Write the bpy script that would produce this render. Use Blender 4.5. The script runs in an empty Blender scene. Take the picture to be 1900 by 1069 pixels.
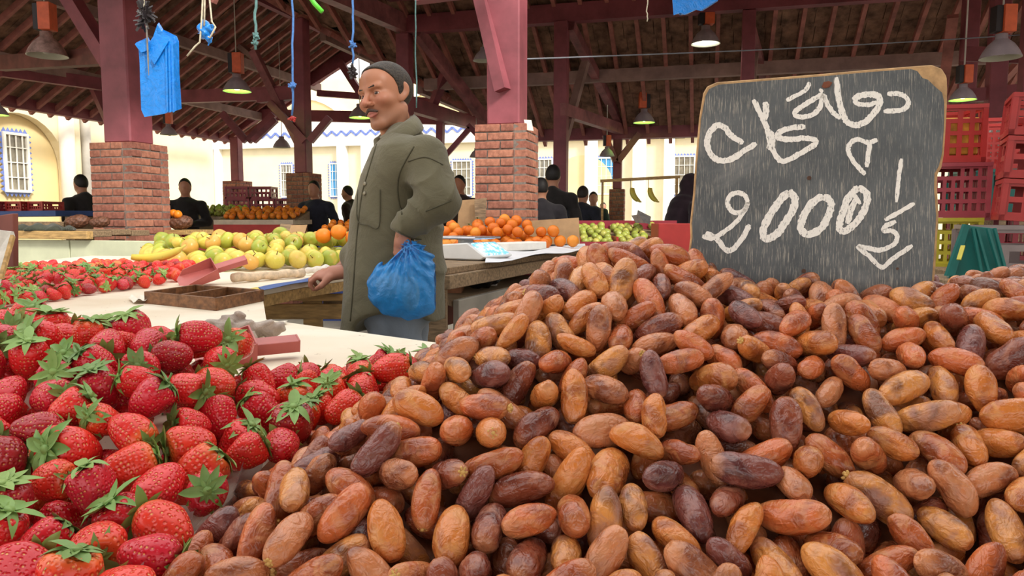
import bpy, bmesh, math, random
import numpy as np
from mathutils import Vector, Matrix, Euler, noise as mnoise

random.seed(7); np.random.seed(7)
SC = bpy.context.scene
COL = SC.collection
R = math.radians

# ------------------------------------------------------------------ camera, sky, sun, exposure
F_PX = 1372.0; CX, CY = 950.0, 534.5
CAM_H = 1.15; HORIZON = 405.0
PITCH = math.atan((CY - HORIZON) / F_PX)
cam_d = bpy.data.cameras.new('camera'); cam = bpy.data.objects.new('camera', cam_d); COL.objects.link(cam)
cam_d.sensor_width = 36.0; cam_d.lens = 36.0 * F_PX / 1900.0
cam_d.clip_start = 0.02; cam_d.clip_end = 300
cam.location = (0, 0, CAM_H); cam.rotation_euler = (math.pi / 2 - PITCH, 0, 0)
SC.camera = cam

world = bpy.data.worlds.new('sky'); SC.world = world; world.use_nodes = True
bg = world.node_tree.nodes['Background']
bg.inputs['Color'].default_value = (1.0, 0.985, 0.96, 1); bg.inputs['Strength'].default_value = 1.15

sun_d = bpy.data.lights.new('sun_offscreen', 'SUN'); sun = bpy.data.objects.new('sun_offscreen', sun_d); COL.objects.link(sun)
sun_d.energy = 2.2; sun_d.angle = R(10); sun_d.color = (1.0, 0.95, 0.86)
sun.rotation_euler = Vector((-0.52, 0.62, -0.62)).to_track_quat('-Z', 'Y').to_euler()

SC.view_settings.view_transform = 'Standard'; SC.view_settings.look = 'None'
SC.view_settings.gamma = 1.0; SC.view_settings.use_curve_mapping = False
SC.view_settings.exposure = 0.9

# ------------------------------------------------------------------ pixel -> place (a pixel gives a direction, the distance is given)
def ray(px, py):
    x = (px - CX) / F_PX; z = (CY - py) / F_PX
    c, s = math.cos(PITCH), math.sin(PITCH)
    return Vector((x, c + z * s, z * c - s))
def P(px, py, d):
    r = ray(px, py); return Vector((0, 0, CAM_H)) + r * (d / r.y)
def G(px, py, z):
    r = ray(px, py); return Vector((0, 0, CAM_H)) + r * ((z - CAM_H) / r.z)
THETA = R(15)                      # the hall's grid is turned 15 degrees against the view
def B(x, y, z=0.0):
    c, s = math.cos(THETA), math.sin(THETA)
    return Vector((x * c + y * s, -x * s + y * c, z))
def unB(v):
    c, s = math.cos(THETA), math.sin(THETA)
    return Vector((v.x * c - v.y * s, v.x * s + v.y * c, v.z))
def project(p):
    v = cam_inv @ Vector(p)
    return CX + F_PX * v.x / -v.z, CY - F_PX * v.y / -v.z, -v.z
cam_inv = (Matrix.Translation(cam.location) @ cam.rotation_euler.to_matrix().to_4x4()).inverted()

# ------------------------------------------------------------------ object helpers
def tag(o, label=None, cat=None, group=None, kind=None):
    if label: o['label'] = label
    if cat: o['category'] = cat
    if group: o['group'] = group
    if kind: o['kind'] = kind
    return o
def empty(name, loc=(0, 0, 0), rz=0.0):
    o = bpy.data.objects.new(name, None); COL.objects.link(o)
    o.location = loc; o.rotation_euler = (0, 0, rz); o.empty_display_size = 0.05
    return o
def link(name, me, m=None, parent=None, loc=None, rot=None):
    o = bpy.data.objects.new(name, me); COL.objects.link(o)
    if m is not None and not me.materials: me.materials.append(m)
    if parent is not None: o.parent = parent
    if loc is not None: o.location = loc
    if rot is not None: o.rotation_euler = rot
    return o
def mesh(name, vs, fs, smooth=False):
    me = bpy.data.meshes.new(name); me.from_pydata([tuple(v) for v in vs], [], [tuple(f) for f in fs]); me.update()
    if smooth: me.shade_smooth()
    return me
class MB:
    """collects pieces of ONE part into one mesh"""
    def __init__(s): s.v = []; s.f = []
    def add(s, vs, fs):
        n = len(s.v); s.v += [tuple(v) for v in vs]; s.f += [tuple(i + n for i in f) for f in fs]; return s
    def box(s, c, size, rot=None):
        M = rot if rot is not None else Matrix.Identity(3)
        hx, hy, hz = size[0] / 2, size[1] / 2, size[2] / 2
        vs = [Vector(c) + M @ Vector((x * hx, y * hy, z * hz)) for x in (-1, 1) for y in (-1, 1) for z in (-1, 1)]
        return s.add(vs, [(0, 1, 3, 2), (4, 6, 7, 5), (0, 4, 5, 1), (2, 3, 7, 6), (0, 2, 6, 4), (1, 5, 7, 3)])
    def bar(s, a, b, w, h=None, up=(0, 0, 1)):
        h = w if h is None else h
        a = Vector(a); b = Vector(b); d = (b - a); L = d.length; d.normalize()
        u = Vector(up)
        if abs(d.dot(u)) > 0.97: u = Vector((0, 1, 0))
        x = d.cross(u).normalized(); z = x.cross(d).normalized()
        return s.box((a + b) / 2, (w, L, h), Matrix((x, d, z)).transposed())
    def tube(s, pts, r, n=8, caps=True):
        pts = [Vector(p) for p in pts]; rs = r if isinstance(r, (list, tuple)) else [r] * len(pts)
        vs = []; fs = []; pu = None
        for i, p in enumerate(pts):
            d = (pts[min(i + 1, len(pts) - 1)] - pts[max(i - 1, 0)]).normalized()
            if pu is None:
                pu = d.orthogonal().normalized()
            pu = (pu - d * pu.dot(d)).normalized(); w = d.cross(pu)
            for k in range(n):
                a = 2 * math.pi * k / n; vs.append(p + (pu * math.cos(a) + w * math.sin(a)) * rs[i])
        for i in range(len(pts) - 1):
            for k in range(n):
                fs.append((i * n + k, i * n + (k + 1) % n, (i + 1) * n + (k + 1) % n, (i + 1) * n + k))
        if caps:
            fs.append(tuple(range(n - 1, -1, -1))); fs.append(tuple((len(pts) - 1) * n + k for k in range(n)))
        return s.add(vs, fs)
    def lathe(s, prof, n=24, c=(0, 0, 0)):
        vs = []; fs = []
        for (r, z) in prof:
            for k in range(n):
                a = 2 * math.pi * k / n; vs.append((c[0] + r * math.cos(a), c[1] + r * math.sin(a), c[2] + z))
        for i in range(len(prof) - 1):
            for k in range(n):
                fs.append((i * n + k, i * n + (k + 1) % n, (i + 1) * n + (k + 1) % n, (i + 1) * n + k))
        return s.add(vs, fs)
    def prism(s, poly, off):
        """closed polygon (3-D points) extruded by the vector off"""
        n = len(poly); off = Vector(off); a = [Vector(p) for p in poly]; b = [p + off for p in a]
        fs = [tuple(range(n)), tuple(range(2 * n - 1, n - 1, -1))] + [(i, i + n, (i + 1) % n + n, (i + 1) % n) for i in range(n)]
        return s.add(a + b, fs)
    def me(s, name, smooth=False, bevel=0.0):
        m = mesh(name, s.v, s.f, False)
        bm = bmesh.new(); bm.from_mesh(m); bmesh.ops.recalc_face_normals(bm, faces=bm.faces)
        if bevel > 0: bmesh.ops.bevel(bm, geom=list(bm.edges), offset=bevel, segments=1, affect='EDGES', clamp_overlap=True)
        bm.to_mesh(m); bm.free(); m.update()
        if smooth: m.shade_smooth()
        return m
    def build(s, name, m, parent=None, smooth=False, bevel=0.0, loc=None, rot=None):
        return link(name, s.me(name, smooth, bevel), m, parent, loc, rot)
def copy_tree(o, parent=None):
    c = o.copy(); COL.objects.link(c)
    if parent is not None: c.parent = parent
    for ch in o.children: copy_tree(ch, c)
    return c
def spline(pts, n):
    """Catmull-Rom through 2-D or 3-D points"""
    pts = [np.array(p, float) for p in pts]; out = []
    for i in range(len(pts) - 1):
        p0 = pts[max(i - 1, 0)]; p1 = pts[i]; p2 = pts[i + 1]; p3 = pts[min(i + 2, len(pts) - 1)]
        for k in range(n):
            t = k / n
            out.append(0.5 * ((2 * p1) + (-p0 + p2) * t + (2 * p0 - 5 * p1 + 4 * p2 - p3) * t * t + (-p0 + 3 * p1 - 3 * p2 + p3) * t ** 3))
    out.append(pts[-1]); return out
def interp(x, xs, ys): return float(np.interp(x, xs, ys))
def sstep(a, b, x):
    t = np.clip((x - a) / (b - a), 0, 1); return t * t * (3 - 2 * t)

# ------------------------------------------------------------------ materials
def rgb(h):
    v = [int(h[i:i + 2], 16) / 255 for i in (0, 2, 4)]
    return tuple(((c + 0.055) / 1.055) ** 2.4 if c > 0.04045 else c / 12.92 for c in v)
class Mat:
    def __init__(s, name):
        s.m = bpy.data.materials.new(name); s.m.use_nodes = True; s.t = s.m.node_tree; s.n = s.t.nodes
        s.b = s.n['Principled BSDF']; s.out = s.n['Material Output']
    def node(s, ty, **kw):
        nd = s.n.new(ty)
        for k, v in kw.items():
            if hasattr(nd, k) and k not in ('inputs',): setattr(nd, k, v)
        return nd
    def set(s, nd, key, val):
        inp = nd.inputs[key]
        if hasattr(val, 'is_output'): s.t.links.new(val, inp)
        elif isinstance(val, tuple) and len(val) == 3 and inp.type == 'RGBA': inp.default_value = (*val, 1)
        else: inp.default_value = val
        return s
    def bs(s, **kw):
        for k, v in kw.items(): s.set(s.b, k.replace('_', ' '), v)
        return s
    def coord(s, which='Object', scale=(1, 1, 1), offset=None):
        tc = s.node('ShaderNodeTexCoord'); mp = s.node('ShaderNodeMapping')
        s.set(mp, 'Vector', tc.outputs[which]); mp.inputs['Scale'].default_value = scale
        return mp.outputs[0]
    def noise(s, vec, scale=5, detail=3, rough=0.5, dist=0.0):
        nd = s.node('ShaderNodeTexNoise'); s.set(nd, 'Vector', vec); nd.inputs['Scale'].default_value = scale
        nd.inputs['Detail'].default_value = detail; nd.inputs['Roughness'].default_value = rough; nd.inputs['Distortion'].default_value = dist
        return nd.outputs[0]
    def ramp(s, fac, stops, interp='LINEAR'):
        nd = s.node('ShaderNodeValToRGB'); nd.color_ramp.interpolation = interp; e = nd.color_ramp.elements
        while len(e) < len(stops): e.new(0.5)
        for el, (p, c) in zip(e, stops):
            el.position = p; el.color = (*c, 1) if isinstance(c, tuple) else (c, c, c, 1)
        s.set(nd, 'Fac', fac); return nd.outputs[0]
    def mix(s, fac, a, b, mode='MIX'):
        nd = s.node('ShaderNodeMix'); nd.data_type = 'RGBA'; nd.blend_type = mode
        for idx, v in ((0, fac), (6, a), (7, b)):
            inp = nd.inputs[idx]
            if hasattr(v, 'is_output'): s.t.links.new(v, inp)
            elif isinstance(v, tuple): inp.default_value = (*v, 1)
            else: inp.default_value = v
        return nd.outputs[2]
    def math(s, op, a, b=0.0, c=None):
        nd = s.node('ShaderNodeMath'); nd.operation = op
        for i, v in enumerate((a, b) if c is None else (a, b, c)):
            if hasattr(v, 'is_output'): s.t.links.new(v, nd.inputs[i])
            else: nd.inputs[i].default_value = v
        return nd.outputs[0]
    def bump(s, h, strength=0.3, dist=0.01):
        nd = s.node('ShaderNodeBump'); nd.inputs['Strength'].default_value = strength; nd.inputs['Distance'].default_value = dist
        s.set(nd, 'Height', h); s.set(s.b, 'Normal', nd.outputs[0]); return s
def plain(name, c, rough=0.6, var=0.12, scale=8.0, stretch=(1, 1, 1), bump=0.0, bdist=0.004, spec=0.4, metal=0.0, objvar=0.0, detail=4):
    M = Mat(name); v = M.coord('Object', stretch)
    n = M.noise(v, scale, detail, 0.6)
    lo = tuple(x * (1 - var * 1.6) for x in c); hi = tuple(min(1, x * (1 + var)) for x in c)
    col = M.ramp(n, [(0.3, lo), (0.7, hi)])
    if objvar > 0:
        oi = M.node('ShaderNodeObjectInfo'); h = M.node('ShaderNodeHueSaturation')
        M.set(h, 'Color', col); M.set(h, 'Value', M.math('MULTIPLY_ADD', oi.outputs['Random'], objvar * 2, 1 - objvar))
        M.set(h, 'Hue', M.math('MULTIPLY_ADD', oi.outputs['Random'], objvar * 0.05, 0.5 - objvar * 0.025)); col = h.outputs[0]
    M.bs(Base_Color=col, Roughness=rough, Specular_IOR_Level=spec, Metallic=metal)
    if bump > 0: M.bump(n, bump, bdist)
    return M.m

# ------------------------------------------------------------------ implicit surfaces (numpy) -> smooth continuous meshes
def surface_nets(f, org, h):
    ins = f < 0
    nx, ny, nz = f.shape
    def sl(a, dx, dy, dz): return a[dx:nx - 1 + dx, dy:ny - 1 + dy, dz:nz - 1 + dz]
    cnt = np.zeros((nx - 1, ny - 1, nz - 1), np.int8)
    for dx in (0, 1):
        for dy in (0, 1):
            for dz in (0, 1): cnt += sl(ins, dx, dy, dz)
    ci = np.argwhere((cnt > 0) & (cnt < 8))
    if len(ci) == 0: return np.zeros((0, 3)), []
    idx = -np.ones(cnt.shape, np.int64); idx[ci[:, 0], ci[:, 1], ci[:, 2]] = np.arange(len(ci))
    acc = np.zeros((len(ci), 3)); num = np.zeros(len(ci))
    cor = [(x, y, z) for x in (0, 1) for y in (0, 1) for z in (0, 1)]
    val = {c: f[ci[:, 0] + c[0], ci[:, 1] + c[1], ci[:, 2] + c[2]] for c in cor}
    for a in cor:
        for ax in range(3):
            if a[ax] == 0:
                b = list(a); b[ax] = 1; b = tuple(b)
                fa, fb = val[a], val[b]; m = (fa < 0) != (fb < 0)
                t = np.where(m, fa / np.where(m, fa - fb, 1), 0)
                p = np.tile(np.array(a, float), (len(ci), 1)); p[:, ax] = t
                acc[m] += p[m]; num[m] += 1
    V = (ci + acc / num[:, None]) * h + np.array(org)
    fs = []
    for ax in range(3):
        u, v = (ax + 1) % 3, (ax + 2) % 3
        s0 = [slice(None)] * 3; s1 = [slice(None)] * 3
        s0[ax] = slice(0, f.shape[ax] - 1); s1[ax] = slice(1, f.shape[ax])
        a, b = ins[tuple(s0)], ins[tuple(s1)]
        for want, flip in ((1, False), (0, True)):
            e = np.argwhere((a != b) & (a == bool(want)))
            e = e[(e[:, u] > 0) & (e[:, v] > 0) & (e[:, u] < f.shape[u] - 1) & (e[:, v] < f.shape[v] - 1)]
            if not len(e): continue
            q = []
            for (du, dv) in ((-1, -1), (0, -1), (0, 0), (-1, 0)):
                c = e.copy(); c[:, u] += du; c[:, v] += dv; q.append(idx[c[:, 0], c[:, 1], c[:, 2]])
            q = np.stack(q, 1)
            if flip: q = q[:, ::-1]
            fs.append(q)
    return V, np.concatenate(fs)
def sdf_mesh(name, fn, lo, hi, h, smooth=True, want=False):
    ax = [np.arange(lo[i] - 2 * h, hi[i] + 2.5 * h, h) for i in range(3)]
    X, Y, Z = np.meshgrid(*ax, indexing='ij')
    f = fn(X, Y, Z)
    V, F = surface_nets(f, (ax[0][0], ax[1][0], ax[2][0]), h)
    if want: return V, F
    return np_mesh(name, V, F, smooth)
def np_mesh(name, V, F, smooth=True):
    me = bpy.data.meshes.new(name)
    V = np.asarray(V, np.float32); F = np.asarray(F, np.int32); k = F.shape[1]
    me.vertices.add(len(V)); me.vertices.foreach_set('co', V.ravel())
    me.loops.add(F.size); me.loops.foreach_set('vertex_index', F.ravel())
    me.polygons.add(len(F)); me.polygons.foreach_set('loop_start', np.arange(0, F.size, k, dtype=np.int32))
    me.update(calc_edges=True); me.validate()
    if smooth: me.shade_smooth()
    return me
def vcol(me, name, arr):
    a = me.attributes.new(name, 'FLOAT_COLOR', 'POINT')
    arr = np.asarray(arr, np.float32)
    if arr.shape[1] == 3: arr = np.concatenate([arr, np.ones((len(arr), 1), np.float32)], 1)
    a.data.foreach_set('color', arr.ravel())
def smin(a, b, k):
    h = np.clip(0.5 + 0.5 * (b - a) / k, 0, 1); return b * (1 - h) + a * h - k * h * (1 - h)
def smax(a, b, k): return -smin(-a, -b, k)
def ell(X, Y, Z, c, r):
    k0 = np.sqrt(((X - c[0]) / r[0]) ** 2 + ((Y - c[1]) / r[1]) ** 2 + ((Z - c[2]) / r[2]) ** 2)
    return (k0 - 1) * min(r)
def cap(X, Y, Z, a, b, ra, rb=None):
    rb = ra if rb is None else rb
    a = np.array(a, float); b = np.array(b, float); d = b - a; L2 = (d * d).sum()
    t = np.clip(((X - a[0]) * d[0] + (Y - a[1]) * d[1] + (Z - a[2]) * d[2]) / L2, 0, 1)
    return np.sqrt((X - a[0] - t * d[0]) ** 2 + (Y - a[1] - t * d[1]) ** 2 + (Z - a[2] - t * d[2]) ** 2) - (ra + (rb - ra) * t)
TABLE = 0.91        # height of the stall's top
# ================================================================== materials of the place
M_MAROON = plain('maroon_paint', rgb('8c4a52'), 0.5, 0.22, 3.0, (1, 1, 1), 0.15, 0.01, 0.35)
M_MAROON2 = plain('maroon_paint_worn', rgb('935a5c'), 0.55, 0.3, 5.0, (1, 1, 1), 0.15, 0.01)
M_DARKWOOD = plain('old_brown_timber', rgb('6f4038'), 0.65, 0.3, 4.0, (1, 1, 1), 0.2, 0.01)
M_RAFTER = plain('rafter_red_brown', rgb('ad6e64'), 0.6, 0.25, 5.0)
M_TILE = plain('clay_roof_tile', rgb('92705c'), 0.8, 0.45, 6.0, (1, 1, 1), 0.3, 0.02)
M_PURLIN = plain('grey_brown_timber', rgb('9c7e76'), 0.65, 0.2, 4.0)
M_BRICK = plain('red_brick', rgb('a06a58'), 0.85, 0.25, 30.0, (1, 1, 1), 0.4, 0.004, 0.2, objvar=0.22)
M_MORTAR = plain('grey_mortar', rgb('7d726a'), 0.9, 0.2, 40.0, (1, 1, 1), 0.4, 0.004, 0.2)
M_CREAM = plain('cream_plaster', rgb('ecdfbd'), 0.85, 0.06, 1.2, (1, 1, 1), 0.1, 0.01, 0.2)
M_YELLOW = plain('yellow_plaster', rgb('ecd6a2'), 0.85, 0.06, 1.0, (1, 1, 1), 0.1, 0.01, 0.2)
M_WHITEW = plain('white_plaster', rgb('f3eee2'), 0.85, 0.05, 1.5, (1, 1, 1), 0.1, 0.01, 0.2)
M_BLUETILE = plain('blue_glazed_tile', rgb('6f83c8'), 0.3, 0.15, 9.0)
M_PANE = plain('dark_window_glass', rgb('8b8474'), 0.12, 0.3, 3.0, spec=0.6)
M_BLUEPANE = plain('blue_shutter', rgb('4f9fd8'), 0.5, 0.1, 3.0)
M_PIPE = plain('grey_white_pipe', rgb('c9c3b8'), 0.5, 0.12, 3.0)
M_CONC = plain('worn_concrete', rgb('8d877d'), 0.85, 0.2, 2.5, (1, 1, 1), 0.3, 0.01, 0.25)
M_DIRTY = plain('dirty_brown_timber', rgb('8a7358'), 0.75, 0.35, 14.0, (1, 6, 6), 0.3, 0.004)

# ================================================================== ground
fl = MB(); fl.box((0, 20, -0.05), (140, 140, 0.1))
tag(fl.build('floor', M_CONC), 'grey worn concrete market floor', None, None, 'structure')

# ================================================================== far buildings round the hall
def bputs(o, x, y, z=0.0, rz=0.0):
    o.location = B(x, y, z); o.rotation_euler = (0, 0, -THETA + rz); return o
def arch_wall(L, H, arches, t, mat, name):
    """wall in local XZ (front at y=0, thickness t behind), with arch notches (centre, half width, spring height)"""
    pts = [(0, 0)]
    for (c, w, sp) in arches:
        pts.append((c - w, 0)); pts.append((c - w, sp))
        for k in range(1, 16):
            a = math.pi * (1 - k / 16); pts.append((c + w * math.cos(a), sp + w * math.sin(a)))
        pts.append((c + w, sp)); pts.append((c + w, 0))
    pts += [(L, 0), (L, H), (0, H)]
    m = MB(); m.prism([(x, 0, z) for x, z in pts], (0, t, 0))
    me = m.me(name); return me
win_n = [0]
def window(parent_loc, rz, w, h, pane=M_PANE, label='barred white window with blue zigzag tile border'):
    """window facing local -Y, origin at its centre"""
    win_n[0] += 1
    e = empty('window_%d' % win_n[0]); e['kind'] = 'structure'; e['label'] = label
    bputs(e, *parent_loc, rz)
    f = MB(); b = 0.055
    for sx in (-1, 1): f.box((sx * (w / 2 - b / 2), -0.02, 0), (b, 0.08, h))
    for sz in (-1, 1): f.box((0, -0.02, sz * (h / 2 - b / 2)), (w - 2 * b, 0.08, b))
    f.build('window_frame', M_WHITEW, e)
    p = MB(); p.box((0, 0.0, 0), (w - 2 * b, 0.02, h - 2 * b)); p.build('pane', pane, e)
    for k in range(1, 4):
        x = -w / 2 + k * w / 4; g = MB(); g.box((x, -0.035, 0), (0.022, 0.022, h - 2 * b)); g.build('bar', M_WHITEW, e)
    for k in range(1, 4):
        z = -h / 2 + k * h / 4; g = MB(); g.box((0, -0.04, z), (w - 2 * b, 0.018, 0.02)); g.build('rail', M_WHITEW, e)
    s = MB(); st = 0.12
    def tri(c, d, nrm):
        c = Vector(c); d = Vector(d) * st * 0.5; q = Vector(nrm) * st * 0.8
        s.prism([c - d, c + d, c + q], (0, -0.012, 0))
    nh = int(h / st); nw = int(w / st)
    for k in range(nh + 1):
        z = -h / 2 + (k + 0.5) * h / (nh + 1)
        tri((-w / 2, 0, z), (0, 0, 1), (-1, 0, 0)); tri((w / 2, 0, z), (0, 0, 1), (1, 0, 0))
    for k in range(nw + 1):
        x = -w / 2 + (k + 0.5) * w / (nw + 1)
        tri((x, 0, -h / 2), (1, 0, 0), (0, 0, -1)); tri((x, 0, h / 2), (1, 0, 0), (0, 0, 1))
    s.build('zigzag_tile_border', M_BLUETILE, e)
    return e

# left wing: faces +X of the grid, ends at Y = 17.3
LX = -14.2
wl = link('wall_left', arch_wall(20.0, 6.2, [(6.45, 1.08, 2.3), (10.9, 1.08, 2.3)], 0.22, M_CREAM, 'wall_left'), M_CREAM)
# local x runs along grid Y (from Y=19 down to -1) so that the front faces +X
wl.location = B(LX, -1.0, 0); wl.rotation_euler = (0, 0, -THETA + math.pi / 2); tag(wl, 'cream plaster wall with round blind arches', None, None, 'structure')
m = MB(); m.box((10.0, 0.36, 3.1), (20.0, 0.24, 6.2)); m.build('arch_back', M_YELLOW, wl)
for gy in (12.45, 8.0):
    pass
def left_pix(px, z):     # where a pixel column meets the left wing
    r = ray(px, 405); d = unB(Vector((r.x, r.y, 0))); t = LX / d.x; return d.y * t
yw = left_pix(47, 2.2)
# re-seat the arch on the window's axis
me = arch_wall(20.0, 6.2, [(yw + 1.0, 1.12, 2.25), (yw + 1.0 - 4.4, 1.12, 2.25)][::-1], 0.22, M_CREAM, 'wall_left'); me.materials.append(M_CREAM); wl.data = me
window((LX - 0.16, yw, 2.33), math.pi / 2, 0.6, 1.26, label='tall barred window with blue zigzag border inside the yellow arch')
for px, r_, mt in ((124, 0.16, M_WHITEW), (140, 0.1, M_CREAM), (159, 0.11, M_PIPE)):
    y = left_pix(px, 2); m = MB(); m.tube([(0, 0, 0), (0, 0, 6)], r_, 16)
    bputs(tag(m.build('trim_1', mt, smooth=True), 'pale round downpipe on the cream wall', None, None, 'structure'), LX + 0.12, y)
# roof edge strip of zigzag boards above the left wing
m = MB()
for k in range(60):
    y = 3 + k * 0.25; m.prism([(0, y, 0), (0, y + 0.25, 0), (0, y + 0.125, -0.16)], (0.02, 0, 0))
m.box((0, 10.5, 0.1), (0.05, 15, 0.2))
bputs(tag(m.build('trim_2', M_WHITEW), 'white zigzag eave board along the cream wall', None, None, 'structure'), LX + 1.2, 0, 3.9)

# far wing
FY = 29.0
m = MB(); m.box((0, 0.2, 2.1), (70, 0.4, 4.2))
wf = bputs(tag(m.build('wall_back', M_CREAM), 'cream plaster wall of the far wing', None, None, 'structure'), -4, FY)
m = MB(); m.box((0, 0.0, 4.75), (70, 0.5, 1.1)); m.build('white_band', M_WHITEW, wf)
m = MB()
for k in range(150):
    x = -35 + k * 0.45
    for sx in (0, 1):
        a = (x + sx * 0.225, -0.27, 4.62 + 0.2 * (1 - sx)); b = (x + (sx + 1) * 0.225, -0.27, 4.62 + 0.2 * sx); m.bar(a, b, 0.03, 0.09)
m.build('zigzag_frieze', M_BLUETILE, wf)
def far_x(px):
    r = ray(px, 405); d = unB(Vector((r.x, r.y, 0))); return d.x * FY / d.y
for px, w, pn in ((337, 0.7, M_WHITEW), (535, 0.6, M_PANE), (626, 0.6, M_BLUEPANE), (858, 0.85, M_PANE), (1124, 0.75, M_BLUEPANE), (1268, 0.8, M_PANE), (1010, 0.7, M_PANE)):
    window((far_x(px), FY - 0.02, 2.78), 0.0, w, 1.45, pn)
for px, w in ((384, 0.55), (412, 0.28), (640, 0.42), (690, 0.7), (960, 0.45), (1097, 0.5), (1185, 0.5), (1240, 0.4)):
    m = MB(); m.box((0, -0.12, 2.6), (w, 0.3, 5.2)); m.box((0, -0.16, 0.5), (w + 0.12, 0.4, 1.0))
    bputs(tag(m.build('trim_3', M_WHITEW, bevel=0.03), 'white plaster pilaster on the far wall', None, None, 'structure'), far_x(px), FY)
for px in (1080, 760):
    m = MB(); n = 18; w = 1.2
    pts = [(w * math.cos(math.pi * k / n), 0, 2.4 + w * math.sin(math.pi * k / n)) for k in range(n + 1)]
    m.prism([(w, 0, 0)] + pts + [(-w, 0, 0)], (0, -0.06, 0))
    bputs(tag(m.build('trim_4', M_YELLOW), 'yellow blind arch on the far wall', None, None, 'structure'), far_x(px), FY)
# taller building behind the far wing
up = MB(); up.box((0, 0, 4.6), (60, 0.5, 9.2))
wu = bputs(tag(up.build('wall_upper', M_CREAM), 'tall cream building with wide arches behind the far wing', None, None, 'structure'), -14, 40)
for cx_, w in ((-9.5, 3.6), (-0.5, 3.8), (8.0, 3.4)):
    n = 20; m = MB()
    outer = [(cx_ + w * math.cos(math.pi * k / n), -0.3, 5.0 + 0.9 * w * math.sin(math.pi * k / n)) for k in range(n + 1)]
    m.prism(outer, (0, -0.1, 0)); m.build('arch_panel', M_YELLOW, wu)
    m = MB()
    for k in range(n): m.bar(Vector(outer[k]) + Vector((0, -0.1, 0)), Vector(outer[k + 1]) + Vector((0, -0.1, 0)), 0.18, 0.25)
    m.build('arch_moulding', M_WHITEW, wu)
# right wing closes the yard
m = MB(); m.box((0, 0, 2.6), (0.4, 40, 5.2))
bputs(tag(m.build('wall_right', M_CREAM), 'cream wall on the far side of the yard', None, None, 'structure'), 22, 12)

# ================================================================== hall roof (cross gable)
NR, NZ, NS = -7.4, 5.0, 0.59        # nave ridge x, z, slope
NE0, NE1, NY0, NY1 = -10.9, -4.0, 3.0, 15.4
TY, TS, TE0, TE1, TX1 = 9.0, 0.575, 6.2, 13.3, 9.5
ceil = empty('ceiling'); ceil.rotation_euler = (0, 0, -THETA); tag(ceil, 'maroon timber roof of the hall with clay tiles', None, None, 'structure')
def nz(x): return NZ - abs(x - NR) * NS
def tz(y): return NZ - abs(y - TY) * TS
def valley_x(y): return NR + abs(y - TY) * TS / NS
def valley_y(x): return (x - NR) * NS / TS
rnd = random.Random(3)
def tile_course(a0, a1, s0, s1, along, zf, side):
    """one course of tiles: runs along axis `along` from a0 to a1, between slope stations s0 (upper) and s1 (lower)"""
    m = MB(); w = 0.215; n = max(1, int((a1 - a0) / w))
    for k in range(n):
        a = a0 + (k + 0.5) * (a1 - a0) / n; j = rnd.uniform(-0.012, 0.012); zj = rnd.uniform(0, 0.012)
        if along == 'x':
            p0 = Vector((a, s0 + j, zf(s0) + 0.055 + zj)); p1 = Vector((a, s1 + (s1 - s0) * 0.12 + j, zf(s1) + 0.02 + zj))
        else:
            p0 = Vector((s0 + j, a, zf(s0) + 0.055 + zj)); p1 = Vector((s1 + (s1 - s0) * 0.12 + j, a, zf(s1) + 0.02 + zj))
        m.bar(p0, p1, (a1 - a0) / n * 0.965, 0.016)
    m.build('tile_course', M_TILE, ceil)
RM, PM, TM = [], [], []
def rafter(a, b, w=0.055, h=0.085, name='rafter', mat=None):
    m = MB(); m.bar(a, b, w, h); return m.build(name, mat or M_RAFTER, ceil)
st = 0.27
# nave slopes
for side in (-1, 1):
    n = int(3.45 / st)
    for k in range(n + 1):
        s0 = NR + side * k * st; s1 = s0 + side * st
        if side == -1: tile_course(NY0, NY1, s0, s1, 'y', nz, side)
        else:
            dv = abs(s1 - NR) * NS / TS
            if TY + dv < NY1: tile_course(TY + dv - 0.1, NY1, s0, s1, 'y', nz, side)
            if TY - dv > NY0: tile_course(NY0, TY - dv + 0.1, s0, s1, 'y', nz, side)
y = NY0 + 0.1
while y < NY1:
    rafter((NR, y, nz(NR) - 0.05), (NE0, y, nz(NE0) - 0.05))
    xe = min(NE1, valley_x(y))
    if xe - NR > 0.3: rafter((NR, y, nz(NR) - 0.05), (xe, y, nz(xe) - 0.05))
    y += 0.36
# transept slopes
for side, ye in ((1, TE1), (-1, TE0)):
    n = int(abs(ye - TY) / st)
    for k in range(n + 1):
        s0 = TY + side * k * st; s1 = s0 + side * st
        tile_course(valley_x(s1) - 0.1 if abs(s1 - TY) < 4 else valley_x(TY + 4), TX1, s0, s1, 'x', tz, side)
x = NR + 0.4
while x < TX1:
    for side, ye in ((1, TE1), (-1, TE0)):
        yy = TY + side * min(abs(ye - TY), valley_y(x))
        rafter((x, TY, tz(TY) - 0.05), (x, yy, tz(yy) - 0.05))
    x += 0.37
# decks above the tiles keep the daylight out
m = MB()
def quad(a, b, c, d): m.prism([a, b, c, d], (0, 0, 0.03))
zt = 0.14
quad((NR, NY0, NZ + zt), (NR, NY1, NZ + zt), (NE0, NY1, nz(NE0) + zt), (NE0, NY0, nz(NE0) + zt))
yv = TY + valley_y(NE1)
m.prism([(NR, TY, NZ + zt), (NE1, yv, nz(NE1) + zt), (NE1, NY1, nz(NE1) + zt), (NR, NY1, NZ + zt)], (0, 0, 0.03))
yv0 = TY - valley_y(NE1)
m.prism([(NR, TY, NZ + zt), (NE1, yv0, nz(NE1) + zt), (NE1, NY0, nz(NE1) + zt), (NR, NY0, NZ + zt)], (0, 0, 0.03))
m.prism([(NR, TY, NZ + zt), (TX1, TY, NZ + zt), (TX1, TE1, tz(TE1) + zt), (valley_x(TE1), TE1, tz(TE1) + zt)], (0, 0, 0.03))
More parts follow.
